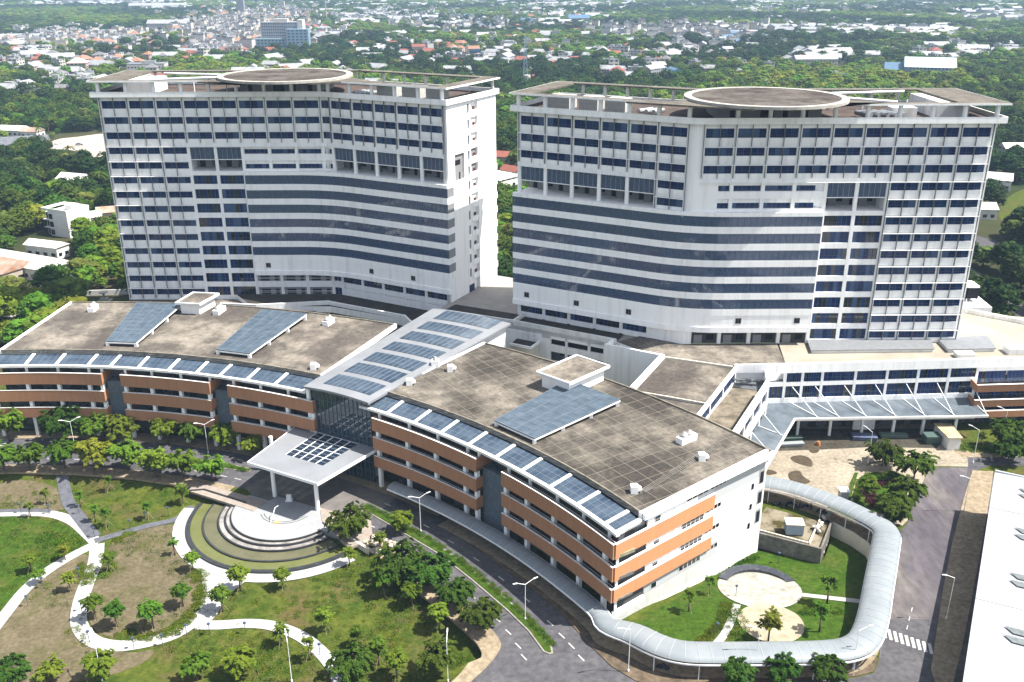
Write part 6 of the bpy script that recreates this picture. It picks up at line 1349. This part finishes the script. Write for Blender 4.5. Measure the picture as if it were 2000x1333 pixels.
HM=[]; HJ=[]
for k,lx,ly,h,a,b,nm in HK:
    pr_=house_parts(k,lx,ly,h,HW[a],HR[b]); HM.append([(n,mb.mesh(n,Vector((0,0,0)),ms)) for n,mb,ms in pr_])
    j=MB()
    for i,(n,mb,ms) in enumerate(pr_): 
        if i==1: continue
        base=len(j.v); j.v+=mb.v; j.f+=[tuple(q+base for q in f) for f in mb.f]; j.m+=[i]*len(mb.f)
    HJ.append(j.mesh('house',Vector((0,0,0)),[pr_[0][2][0],pr_[1][2][0],pr_[2][2][0]]))
ZH=[(455,62,105,42,760,(0,1,2,6,9,9,6,4)),(170,78,170,18,210,(0,2,0,7,9,0,6,4)),(60,110,80,45,80,(0,2,3,7,9,5)),(230,125,120,16,26,(0,4,5,7)),(430,100,70,12,90,(0,3,9,2)),(190,8,210,8,110,(5,5,0,2)),(330,20,60,8,22,(5,0)),(560,35,60,30,160,(0,9,6,3)),(640,65,60,25,45,(0,3,2)),
 (790,30,150,30,220,(0,5,2,9)),(860,55,80,18,42,(0,6,2)),(950,50,80,25,40,(0,3,8)),(1080,35,130,30,150,(0,2,3,5)),(1130,12,250,10,130,(0,5,2)),(1350,65,180,14,260,(0,1,6,2,9)),(1430,80,90,20,40,(0,7,8)),(1340,100,60,25,16,(0,7)),(1520,18,110,14,70,(0,5,2)),(1600,60,200,15,70,(0,2,5)),(1760,65,150,12,60,(0,5,2)),(1880,105,130,24,44,(0,5,2,7)),(1600,112,90,10,18,(5,5)),(1250,148,60,14,14,(0,8,5)),(1770,20,200,14,70,(0,6,5)),(1950,30,80,20,30,(0,5)),(900,95,60,18,12,(3,4,2)),(700,35,60,20,34,(0,2)),
 (1000,100,900,60,300,(0,2,3,5)),(100,165,110,25,16,(0,2,7)),(20,190,40,20,6,(5,0)),(500,160,480,20,10,(5,7)),(700,10,700,9,180,(0,5,2,9)),(1500,8,500,8,110,(0,5))]
HS=[]
for cx,cy,rx,ry,n,ks in ZH:
    for i in range(n):
        x=cx+rx*rb_.gauss(0,.48); y=cy+ry*rb_.gauss(0,.48)
        if y<-6 or x<-60 or x>2060: continue
        p=P(x,y); 
        if p[1]<560: continue
        HS.append((p[0],p[1],rb_.choice((0,.3,-.4,1.57,1.2,.1))+rb_.gauss(0,.1),rb_.uniform(.8,1.25),rb_.choice(ks)))
def occl(x,y,h=6):
    d=Vector((x,y,h))-Vector((0,0,HC)); zz=d.dot(fw); px=1000+F_PX*d.dot(rt)/zz; py=666.5-F_PX*d.dot(up)/zz
    if 195<px<960 and py>168: return True
    if 1015<px<1930 and py>195: return True
    return px<-40 or px>2040 or py>700 or py<-12
# keep houses apart
grid={}; H2=[]
for h in sorted(HS,key=lambda q:q[1]):
    c=(int(h[0]//11),int(h[1]//11))
    if c in grid: continue
    grid[c]=1; H2.append(h)
CLEAR=[(P(1790,140),45),(P(545,95),62),(P(550,70),60),(P(155,120),14),(P(285,135),26),(P(1045,155),22),(P(1240,150),30),(P(1023,170),12)]
H2=[h for h in H2 if all((h[0]-c[0])**2+(h[1]-c[1])**2>r*r for c,r in CLEAR)]
vis=[h for h in H2 if not occl(h[0],h[1])]; ind=vis[:285]; rest=[h for h in H2 if h not in ind]
def hwhere(x,y):
    u,v=scr(x,y); col=['left edge','over left tower corner','left of left pad','over left pad','over sunlit wall','over the gap','left of right pad','over right pad','right of right pad','over right tower corner'][max(0,min(9,int(u/200)))]
    row=['topmost strip','far town','below far block','middle distance','just beyond roofs','among nearer trees'][min(5,int(max(0,v)/30))] if v<180 else 'level with '+ORD[min(14,max(1,int((v-160)/29)))]+' floor'
    return col+', '+row
where=lambda x: 'left' if x<-150 else ('centre' if x<250 else 'right')
HN=['white flat house','tall narrow house','tin roofed house','red roofed house','orange roofed villa','long tin shed','cream tall house','grey roofed house','blue roofed shed','small pinkish house','rusty roofed house']
NH=[]
for x,y,r,s,k in ind:
    t=thing('house',HN[k]+' '+hwhere(x,y),'house',(x,y,0),'houses beyond the hospital'); t.rotation_euler=(0,0,r); t.scale=(s,s,s); NH.append(t)
    for n,me in HM[k]:
        if n=='window_row' and y>1300: continue
        o=bpy.data.objects.new(n,me); COL.objects.link(o); o.parent=t
dedupe(NH)
gn_scatter('distant_houses',[(x,y,0,r,s,k,s) for x,y,r,s,k in rest],[bpy.data.objects.new('house_%02d'%i,m) for i,m in enumerate(HJ)],label='small far houses of the town merging into the haze')
HCL=[]
def house(kind,px,py,lx,ly,h,rot,wm,rm,label,cat='house',name='house',z=0):
    p=P(px,py) if px<5000 else (px-10000,py); t=thing(name,label,cat,(*p,z)); HCL.append(((p[0],p[1]-.010*p[1]-4),max(lx,ly)*.62+4+p[1]*.006)); t.rotation_euler=(0,0,R_(rot))
    for n,mb,ms in house_parts(kind,lx,ly,h,wm,rm): o=bpy.data.objects.new(n,mb.mesh(n,Vector((0,0,0)),ms)); COL.objects.link(o); o.parent=t
    return t
W_,C_,K_,G_=HW; NW=mat('near_house_white',(.95,.94,.90),.8,(.8,.79,.75),.4,5); TINW=mat('near_white_roof',(.66,.65,.61),.6,(.5,.49,.46),.4,6)
house('hip',155,140,19,16,9,8,HW[2],HW[2],'large pink villa with a pyramid roof in the left middle distance')
house('flat',290,140,38,16,8,5,W_,HR[0],'long white block with set back top behind the left tower'); house('gable',300,158,22,12,4,-10,K_,HR[1],'low shed with a dull red roof just above the left tower roof')
house('flat',1240,150,14,12,9,-8,W_,HR[0],'ornate white villa with dormers right of the gap between the towers'); house('hip',1205,155,14,12,8,-5,G_,HR[1],'grey house with a dark red roof beside the ornate white villa'); house('gable',1270,165,20,12,5,20,W_,HR[0],'white roofed shed in front of the ornate white villa')
house('gable',1812,148,46,30,9,-18,mat('factory_blue',(.28,.37,.46),.6),mat('pale_green_roof',(.42,.52,.50),.5,(.36,.46,.44),.05,3),'large pale green roofed factory with a grey blue gable','factory','factory'); house('gable',1757,146,30,24,5,-18,G_,HR[4],'blue roofed annex on the left of the pale green factory')
house('gable',1590,128,46,14,7,4,W_,HR[0],'long white roofed warehouse above the right tower'); house('hip',1825,112,12,12,8,0,C_,HR[1],'house with a small red dome roof above the factory'); house('gable',925,105,14,12,6,10,C_,HR[2],'orange roofed house in the trees above the gap between the towers'); house('gable',818,104,16,10,8,0,C_,HR[1],'red roofed house beside a blue block in the middle distance'); house('flat',930,110,16,9,6,0,HR[4],HR[4],'blue block beside the red roofed house in the middle distance')
house('gable',893,150,26,16,6,-8,W_,HR[0],'white roofed hall just beyond the left tower roof')
# far hospital block
q=P(545,98); T=thing('far_block','grey eight storey block with rows of small windows standing far off left','building',(*q,0)); a=P(489,98)[0]; b=P(605,98)[0]
def fb(x0,y0,x1,y1,z1,m_,floors,n,z0=0):
    w=MB(); w.box(x0,y0,z0,x1,y1,z1); w.build('wall',m_,T); g=MB()
    for f in range(floors): winrow(g,x0+1,x1-1,y0,z1-2.6-f*3.7,z1-1.2-f*3.7,n,0)
    g.build('window_row',GLB,T)
Y=q[1]; fb(a+14,Y+10,b-16,Y+30,34,HW[3],5,16); fb(a,Y-2,b-30,Y+9,14,mat('teal_block',(.22,.32,.38),.4),3,10); fb(b-29,Y-4,b,Y+9,26,mat('blue_block',(.25,.36,.46),.35),5,5); w=MB(); w.box(b-15.8,Y+8,0,b-9,Y+26,37); w.box(a+30,Y+14,34,b-30,Y+24,38); w.build('stair_tower',HW[0],T)
house('flat',472,30,16,12,34,0,HW[3],HR[0],'pale grey tower block rising out of the far dense town','tower block','tower_block'); house('flat',568,6,14,10,40,0,HW[0],HR[0],'white tower block at the top edge of the far town','tower block','tower_block'); house('flat',553,20,10,10,20,0,HW[0],HR[0],'small white block below the tower at the top edge','building','block')
for x,y,L_,lab in ((230,6,330,'very long white roof at the top left edge'),(330,56,70,'long white roof above the rubber wood'),(310,18,150,'long cream roof near the top left'),(1130,45,40,'blue roofed hall in the far middle')):
    house('gable',x,y,L_,22,9,2,W_,HR[0] if 'blue' not in lab else HR[4],lab,'warehouse','warehouse')
# lattice mast with tank base between the towers
q=P(1025,168); T=thing('radio_mast','blue and white lattice mast with a cylindrical base seen between the two towers','mast',(*q,0)); m=MB()
for i in range(3):
    a=2.1*i; m.tube((q[0]+3*math.cos(a),q[1]+3*math.sin(a),0),(q[0]+.4*math.cos(a),q[1]+.4*math.sin(a),44),.22,5)
    for k in range(12): z=k*3.6; r=3-2.6*z/44; r2=3-2.6*(z+3.6)/44; b=a+2.1; m.tube((q[0]+r*math.cos(a),q[1]+r*math.sin(a),z),(q[0]+r2*math.cos(b),q[1]+r2*math.sin(b),z+3.6),.1,4)
m.build('lattice',mat('mast_blue',(.25,.36,.48),.6),T); m=MB(); m.cyl(q[0]+2,q[1]-5,0,10,3,14); m.build('tank_base',HW[0],T)
q=P(638,40); T=thing('radio_mast','red and white lattice mast standing in the far town left of centre','mast',(*q,0)); m=MB(); m.tube((*q,0),(q[0],q[1],62),1.6,6,0,.5); m.build('lattice',mat('mast_pink',(.5,.4,.4),.6),T)
# near left: white modern house, tin roofs, canopy
q=P(112,462); T=thing('house','white three storey modern house with dark balconies among the left trees','house',(*q,0)); T.rotation_euler=(0,0,R_(-26)); HCL.append(((q[0],q[1]-8),13))
def loc(n,mb,ms): o=bpy.data.objects.new(n,mb.mesh(n,Vector(),ms)); COL.objects.link(o); o.parent=T
m=MB(); m.box(-3.2,0,0,7.5,11,10.2); m.box(-6.5,1.5,0,-3.2,10,9.2); loc('wall',m,[NW]); m=MB(); m.path([(-6.5,0),(7.5,0),(7.5,11),(-6.5,11)],-.1,.2,10.2,11.2,closed=True); m.box(-6.3,-.2,3.1,-.5,1.5,3.4); m.box(-6.3,-.2,6.3,-.5,1.5,6.6); loc('balcony',m,[NW])
for z in (.3,3.5,6.7): m=MB(); m.box(-6.0,1.35,z,-.9,1.49,z+2.4); m.box(-2.9,-.05,z+.2,-.8,-.003,z+2.3); loc('window',m,[GLD])
m=MB(); m.box(2,4,10.2,6,8,12.4); loc('stair_head',m,[NW])
for px,py,lx,ly,h,rot,a,b,lab in [(60,535,26,11,4.5,-25,0,0,'long pale tin roofed house at the left below the modern house'),(20,545,12,14,4.5,-25,1,6,'rusty pink roofed house at the far left edge'),(118,540,9,10,4,-25,3,0,'small white roofed shed beside the long tin roof'),(95,500,15,6,4.5,-20,0,0,'cream flat roof behind the long tin roof'),(150,368,15,9,5,-20,0,0,'white house with a red middle roof among the left trees'),(125,190,10,9,8,15,2,3,'grey roofed house at left above the sand lot'),(30,265,18,9,4,-12,0,0,'white roofed shed at the left beside the sand lot'),(65,268,12,8,4,-12,0,6,'rusty roofed shed behind the dark panel roof'),
 (985,365,9,16,5,-40,0,0,'white roofed hall seen low between the towers'),(982,318,16,9,4,-15,1,1,'red roofed house between the towers, farther one'),(1000,347,10,8,4,-40,0,1,'red roofed house between the towers, nearer one'),(1905,365,30,10,5,-25,0,0,'white tin roof at the right beyond the right tower'),(1900,425,16,8,4.5,-5,0,0,'white roof just above the round tree beyond the right tower'),(1928,322,7,6,4,0,1,1,'tiny red roofed house beyond the right tower'),(1975,305,12,9,5,0,0,0,'white house at the right edge among the trees'),(175,440,10,7,4,20,0,0,'white roof half hidden by trees beside the left tower'),(210,430,7,7,4,20,1,6,'rusty roof beside the left tower')]:
    house('gable',px,py,lx,ly,h,rot,NW if a==0 else HW[a],TINW if b==0 else HR[b],lab)
q=P(60,300); house('gable',50,292,26,16,3.5,20,HW[3],mat('dark_panels',(.12,.13,.15),.4,(.2,.21,.23),.6,3),'low roof covered in dark grey panels beside the sand lot','shed','shed')
q=P(20,635); T=thing('market_canopy','white blue canopy roof on posts at the left edge','canopy',(*q,0)); m=MB(); c_=rb(q[0]-2,q[1]+1,14,8,-15); m.prism(c_,4,4.3); m.build('roof',HW[0],T); m=MB()
for cc in c_: m.cyl(cc[0]*.97+q[0]*.03,cc[1]*.99+q[1]*.01,0,4,.12,6)
m.build('posts',METW,T)
q=P(205,592); T=thing('garden_pedestal','white stepped pedestal with a small roof on the grass left of the left tower','pedestal',(*q,0)); m=MB(); m.box(q[0]-2,q[1]-2,0,q[0]+2,q[1]+2,.8); m.box(q[0]-1.1,q[1]-1.1,.8,q[0]+1.1,q[1]+1.1,1.6); m.build('base',HW[0],T); m=MB(); m.cyl(*q,1.6,3.4,.35,8); m.box(q[0]-1,q[1]-1,3.4,q[0]+1,q[1]+1,3.7); m.build('shrine_top',HW[0],T)
m=MB(); m.path([P(-20,668),P(40,662)],-.2,.2,0,1.6); m.build('boundary_wall',WHITE2,label='white wall at the left edge beyond the end of the left wing',cat='wall')
m=MB(); m.path([P(150,596),P(165,578),P(260,575)],-.15,.15,0,1.8); m.build('boundary_wall',WHITE2,label='long low white wall behind the pedestal and the left tower foot',cat='wall')
# open ground
sheet('sand_lot',smooth([P(x,y) for x,y in [(80,300),(105,275),(150,268),(215,262),(235,285),(225,310),(190,312),(150,296),(110,292)]],3,True),.05,mat('pale_sand',(.55,.48,.42),.95,(.40,.34,.29),.05,6))
sheet('field',smooth([P(x,y) for x,y in [(1950,420),(1980,378),(2060,360),(2060,440),(1980,438)]],3,True),.05,LAWN)
sheet('field',smooth([P(x,y) for x,y in [(1860,34),(1930,26),(2080,24),(2080,42),(1940,44)]],3,True),.06,mat('far_field',(.13,.17,.05),.95,(.09,.13,.04),.01,5))
sheet('verge',PX([(150,600),(165,585),(262,583),(262,600)]),.05,LAWNG)
sheet('east_road',[P(x,y) for x,y in [(1885,455),(1945,470),(1990,500),(2060,545),(2060,575),(1985,535),(1930,500),(1880,478)]],.05,ASPH)
sheet('east_road',[P(x,y) for x,y in [(1890,520),(1935,545),(2000,600),(2060,640),(2060,668),(1990,622),(1930,570),(1890,540)]],.06,ASPH)
sheet('pale_track',[P(x,y) for x,y in [(1890,590),(1925,620),(1985,670),(2050,720),(2050,780),(1975,700),(1900,640)]],.055,MATS['pale_dust'])
sheet('grass_belt',[P(x,y) for x,y in [(1900,560),(1950,600),(2060,690),(2060,740),(1960,640),(1900,600)]],.065,LAWN)
OPEN=[[P(x,y) for x,y in q] for q in ([(85,322),(75,300),(100,262),(240,252),(240,345),(190,345),(150,330)],[(1945,425),(1975,380),(2070,355),(2070,450)],[(1880,450),(1945,462),(2070,540),(2070,590),(1930,515),(1880,490)],[(1885,510),(1945,540),(2070,640),(2070,690),(1930,590),(1885,560)],[(1850,20),(2090,16),(2090,48),(1900,50)],[(90,640),(200,560),(262,575),(262,640)],[(100,480),(-40,520),(-40,600),(150,560),(150,520)])]
OPEN.append([(-175,172),(-170,240),(-133,240),(-120,250),(-118,300),(-20,300),(0,283),(45,262),(120,270),(160,262),(185,150),(150,80),(-175,80)])
HG=set(grid)
HARD=[[P(x,y) for x,y in q] for q in ([(80,305),(100,272),(150,262),(240,256),(238,315),(190,315),(150,300)],[(1940,425),(1975,375),(2070,350),(2070,445)],[(1880,450),(1945,462),(2070,540),(2070,585),(1930,510),(1880,485)],[(1885,512),(1945,540),(2070,640),(2070,680),(1930,582),(1885,550)],[(1850,26),(2090,20),(2090,46),(1900,48)],[(150,592),(165,575),(262,575),(262,605)])]
def forest_ok(x,y):
    if any(inpoly(x,y,p) for p in OPEN): return False
    return True
FT=[far_tree(31,4.6,8.5,.75,LEAF[0]),far_tree(32,4.0,8.0,.85,LEAF[4]),far_tree(33,5.0,9.5,.7,LEAF[1]),far_tree(34,4.2,7.2,.75,LEAF[3]),far_tree(35,3.6,9.5,1.15,LEAF[1]),far_tree(36,4.4,7.8,.7,LEAF[2])]
FT[2]=far_tree(33,5.0,9.5,.8,LEAF[1],70,700,.24); FT[0]=far_tree(31,4.6,8.5,.8,LEAF[0],64,700,.25)
def palm(seed):
    g=random.Random(seed); tb=MB(); tb.cyl(0,0,0,8.5,.22,7,0,.13); tm=tb.mesh('trunk',Vector(),[BARK],True); lb=MB()
    for k in range(16):
        a=6.28*k/16+g.uniform(-.2,.2); el=g.uniform(-.1,.9); prev=Vector((0,0,8.5)); d=Vector((math.cos(a),math.sin(a),el)).normalized()
        for j in range(5):
            nx_=prev+d*.75; s=Vector((-math.sin(a),math.cos(a),0))*.42*(1-j*.14); lb.quad(prev-s,nx_-s*.8,nx_+s*.8,prev+s); prev=nx_; d=(d+Vector((0,0,-.32))).normalized()
    return tm,lb.mesh('crown',Vector(),[LEAF[0]])
FT.append(palm(9))
def joined(tm,cm):
    mb=MB(); 
    for me,k in ((tm,0),(cm,1)):
        b=len(mb.v); mb.v+=[tuple(v.co) for v in me.vertices]; mb.f+=[tuple(i+b for i in p.vertices) for p in me.polygons]; mb.m+=[k]*len(me.polygons)
    return mb.mesh('tree',Vector(),[BARK,cm.materials[0]])
FJ=[joined(*q) for q in FT]
DM={}
for h in H2:
    for dx in (-1,0,1):
        for dy in (-1,0,1):
            c=(int(h[0]//45)+dx,int(h[1]//45)+dy); DM[c]=DM.get(c,0)+(1 if dx==0 and dy==0 else .4)
def clr(x,y):   # patches of lighter and darker woodland
    v=math.sin(x*.011+2.1*math.sin(y*.006))+math.sin(y*.0093+1.7*math.sin(x*.008+1)); return v
near=[]; far=[]
y=232.0
while y<3500:
    sp_=7.2 if y<700 else (8.8 if y<1300 else 11.5); xw=y*.60+70; x=-xw
    while x<xw:
        X=x+rb_.uniform(-.45,.45)*sp_; Y=y+rb_.uniform(-.45,.45)*sp_; x+=sp_
        hs=(int(X//11),int(Y//11))
        if hs in HG and rb_.random()<.93: continue
        if (((hs[0],hs[1]+1) in HG) or ((hs[0],hs[1]+2) in HG)) and rb_.random()<.75: continue
        if rb_.random()<min(.82,DM.get((int(X//45),int(Y//45)),0)*.10): continue
        if any((X-c[0])**2+(Y-c[1])**2<r*r*.8 for c,r in CLEAR): continue
        if any((X-c[0])**2+((Y-c[1])*.8)**2<r*r for c,r in HCL): continue
        small=1
        if not forest_ok(X,Y):
            if inpoly(X,Y,OPEN[-1]) or any(inpoly(X,Y,p) for p in HARD) or rb_.random()<.35: continue
            small=.33
        if rb_.random()<(.06 if Y<600 else .03): continue
        v=clr(X,Y)+rb_.gauss(0,.5)
        k=(5 if rb_.random()<.55 else 1) if v>1.0 else (1 if v>.35 else (0 if v>-.5 else (2 if v>-1.2 else 4)))
        if rb_.random()<.10: k=6
        elif rb_.random()<.12: k=3
        s=small*rb_.uniform(.75,1.45)*(1.0 if Y<700 else (1.12 if Y<1300 else 1.45)); (near if Y<640 else far).append((X,Y,0,rb_.uniform(0,6.28),s,k,s*rb_.uniform(.8,1.15)*(1 if Y<900 else (.85 if Y<1400 else .62))))
    y+=sp_*.9
NTREES=[]
flame=mat('flame_flowers',(.40,.07,.03),.8,(.12,.10,.02),.8,4)
near.sort(key=lambda p:p[1]); vis=[p for p in near if not occl(p[0],p[1],5)]; first=vis[:235]; fs=set(id(p) for p in first); rest=[p for p in near if id(p) not in fs]+far
TN=['broad mid green tree','fresh green tree','broad dark tree','olive tree','tall dark tree','pale yellow green tree','coconut palm']
for p in first:
    u,v=scr(p[0],p[1],4); 
    if u<200: side=['at the left edge','near the left edge','near left tower','beside left tower'][max(0,min(3,int(u/50)))]
    elif 940<u<1030: side='between the towers'
    elif u>1880: side='right of the right tower' if u<1950 else 'at the right edge'
    else: side='over the roofs '+['left','centre left','centre right','right'][min(3,int(u/500))]
    side+=', level with '+ORD[max(1,min(20,int((v-150)/22)+1))]+' storey'
    t=place_tree(FT[p[5]],p[0],p[1],0,p[4],p[3],'coconut_palm' if p[5]==6 else 'broadleaf_tree',TN[p[5]]+' '+side,'palm' if p[5]==6 else 'tree','trees in the woods around the towers',p[6]/p[4]); NTREES.append(t)
dedupe(NTREES)
gn_scatter('woodland',rest,[bpy.data.objects.new('wood_%02d'%i,m) for i,m in enumerate(FJ)],label='dense tropical woodland stretching to the far town')
for x,y,s in ((1940,158,1.3),(1960,162,1.1),(1890,158,.9)):
    q=P(x,y); t=place_tree((FT[0][0],FT[0][1].copy()),q[0],q[1],0,s,0,'flame_tree',{1940:'orange red flowering tree, largest of three at the right edge',1960:'orange flowering tree right of the largest red one',1890:'smaller red flowering tree left of the largest one'}[x]); t.children[1].data.materials[0]=flame
# vehicles on the side road and lot
def car(px,py,rot,m_,lab,L=4.4,h=1.5):
    q=P(px,py); T=thing('parked_car',lab,'car',(*q,0)); T.rotation_euler=(0,0,R_(rot)); 
    def part(n,mb,ms): o=bpy.data.objects.new(n,mb.mesh(n,Vector(),ms)); COL.objects.link(o); o.parent=T
    m=MB(); w_=1.8; pr=[(-L/2,.35),(L/2,.35),(L/2,.8),(L*.27,.95),(L*.12,h),(-L*.3,h),(-L/2+.1,.95)]; n=len(pr); m.v=[(x,-w_/2,z) for x,z in pr]+[(x,w_/2,z) for x,z in pr]; m.f=[tuple(range(n)),tuple(range(2*n-1,n-1,-1))]+[(i,i+n,(i+1)%n+n,(i+1)%n) for i in range(n)]; m.m=[0]*(n+2); part('body',m,[m_])
    g=MB(); g.box(-L*.28,-w_/2-.01,1.0,L*.12,w_/2+.01,h-.12); part('window',g,[GLD])
    for sx in (-L*.3,L*.3): 
        for sy in (-1,1): g=MB(); g.tube((sx,sy*.75,.33),(sx,sy*.95,.33),.33,10); part('wheel',g,[DARK])
car(1925,498,10,mat('car_dark',(.03,.04,.06),.3),'dark blue van on the road beyond the right tower',5,2.0); car(1958,515,-30,mat('car_white',(.7,.7,.7),.3),'white car on the road beyond the right tower')
car(155,284,20,mat('car_grey',(.3,.31,.33),.3),'grey car parked on the sand lot'); car(113,282,80,MATS['car_white'],'white car parked at the left of the sand lot')
# air
hz=MB(); hz.box(-2600,-120,-1.0-2.5,2600,3700,130); h=hz.build('haze',[bpy.data.materials.new('haze_air')],kind='stuff',label='pale blue haze in the air over the whole scene'); hm=h.data.materials[0]; hm.use_nodes=True; n=hm.node_tree
for nd in list(n.nodes):
    if nd.type=='BSDF_PRINCIPLED': n.nodes.remove(nd)
pv=n.nodes.new('ShaderNodeVolumePrincipled'); pv.inputs['Color'].default_value=(.5,.72,1,1); pv.inputs['Density'].default_value=.00010; pv.inputs['Anisotropy'].default_value=0; n.links.new(pv.outputs[0],n.nodes['Material Output'].inputs['Volume'])
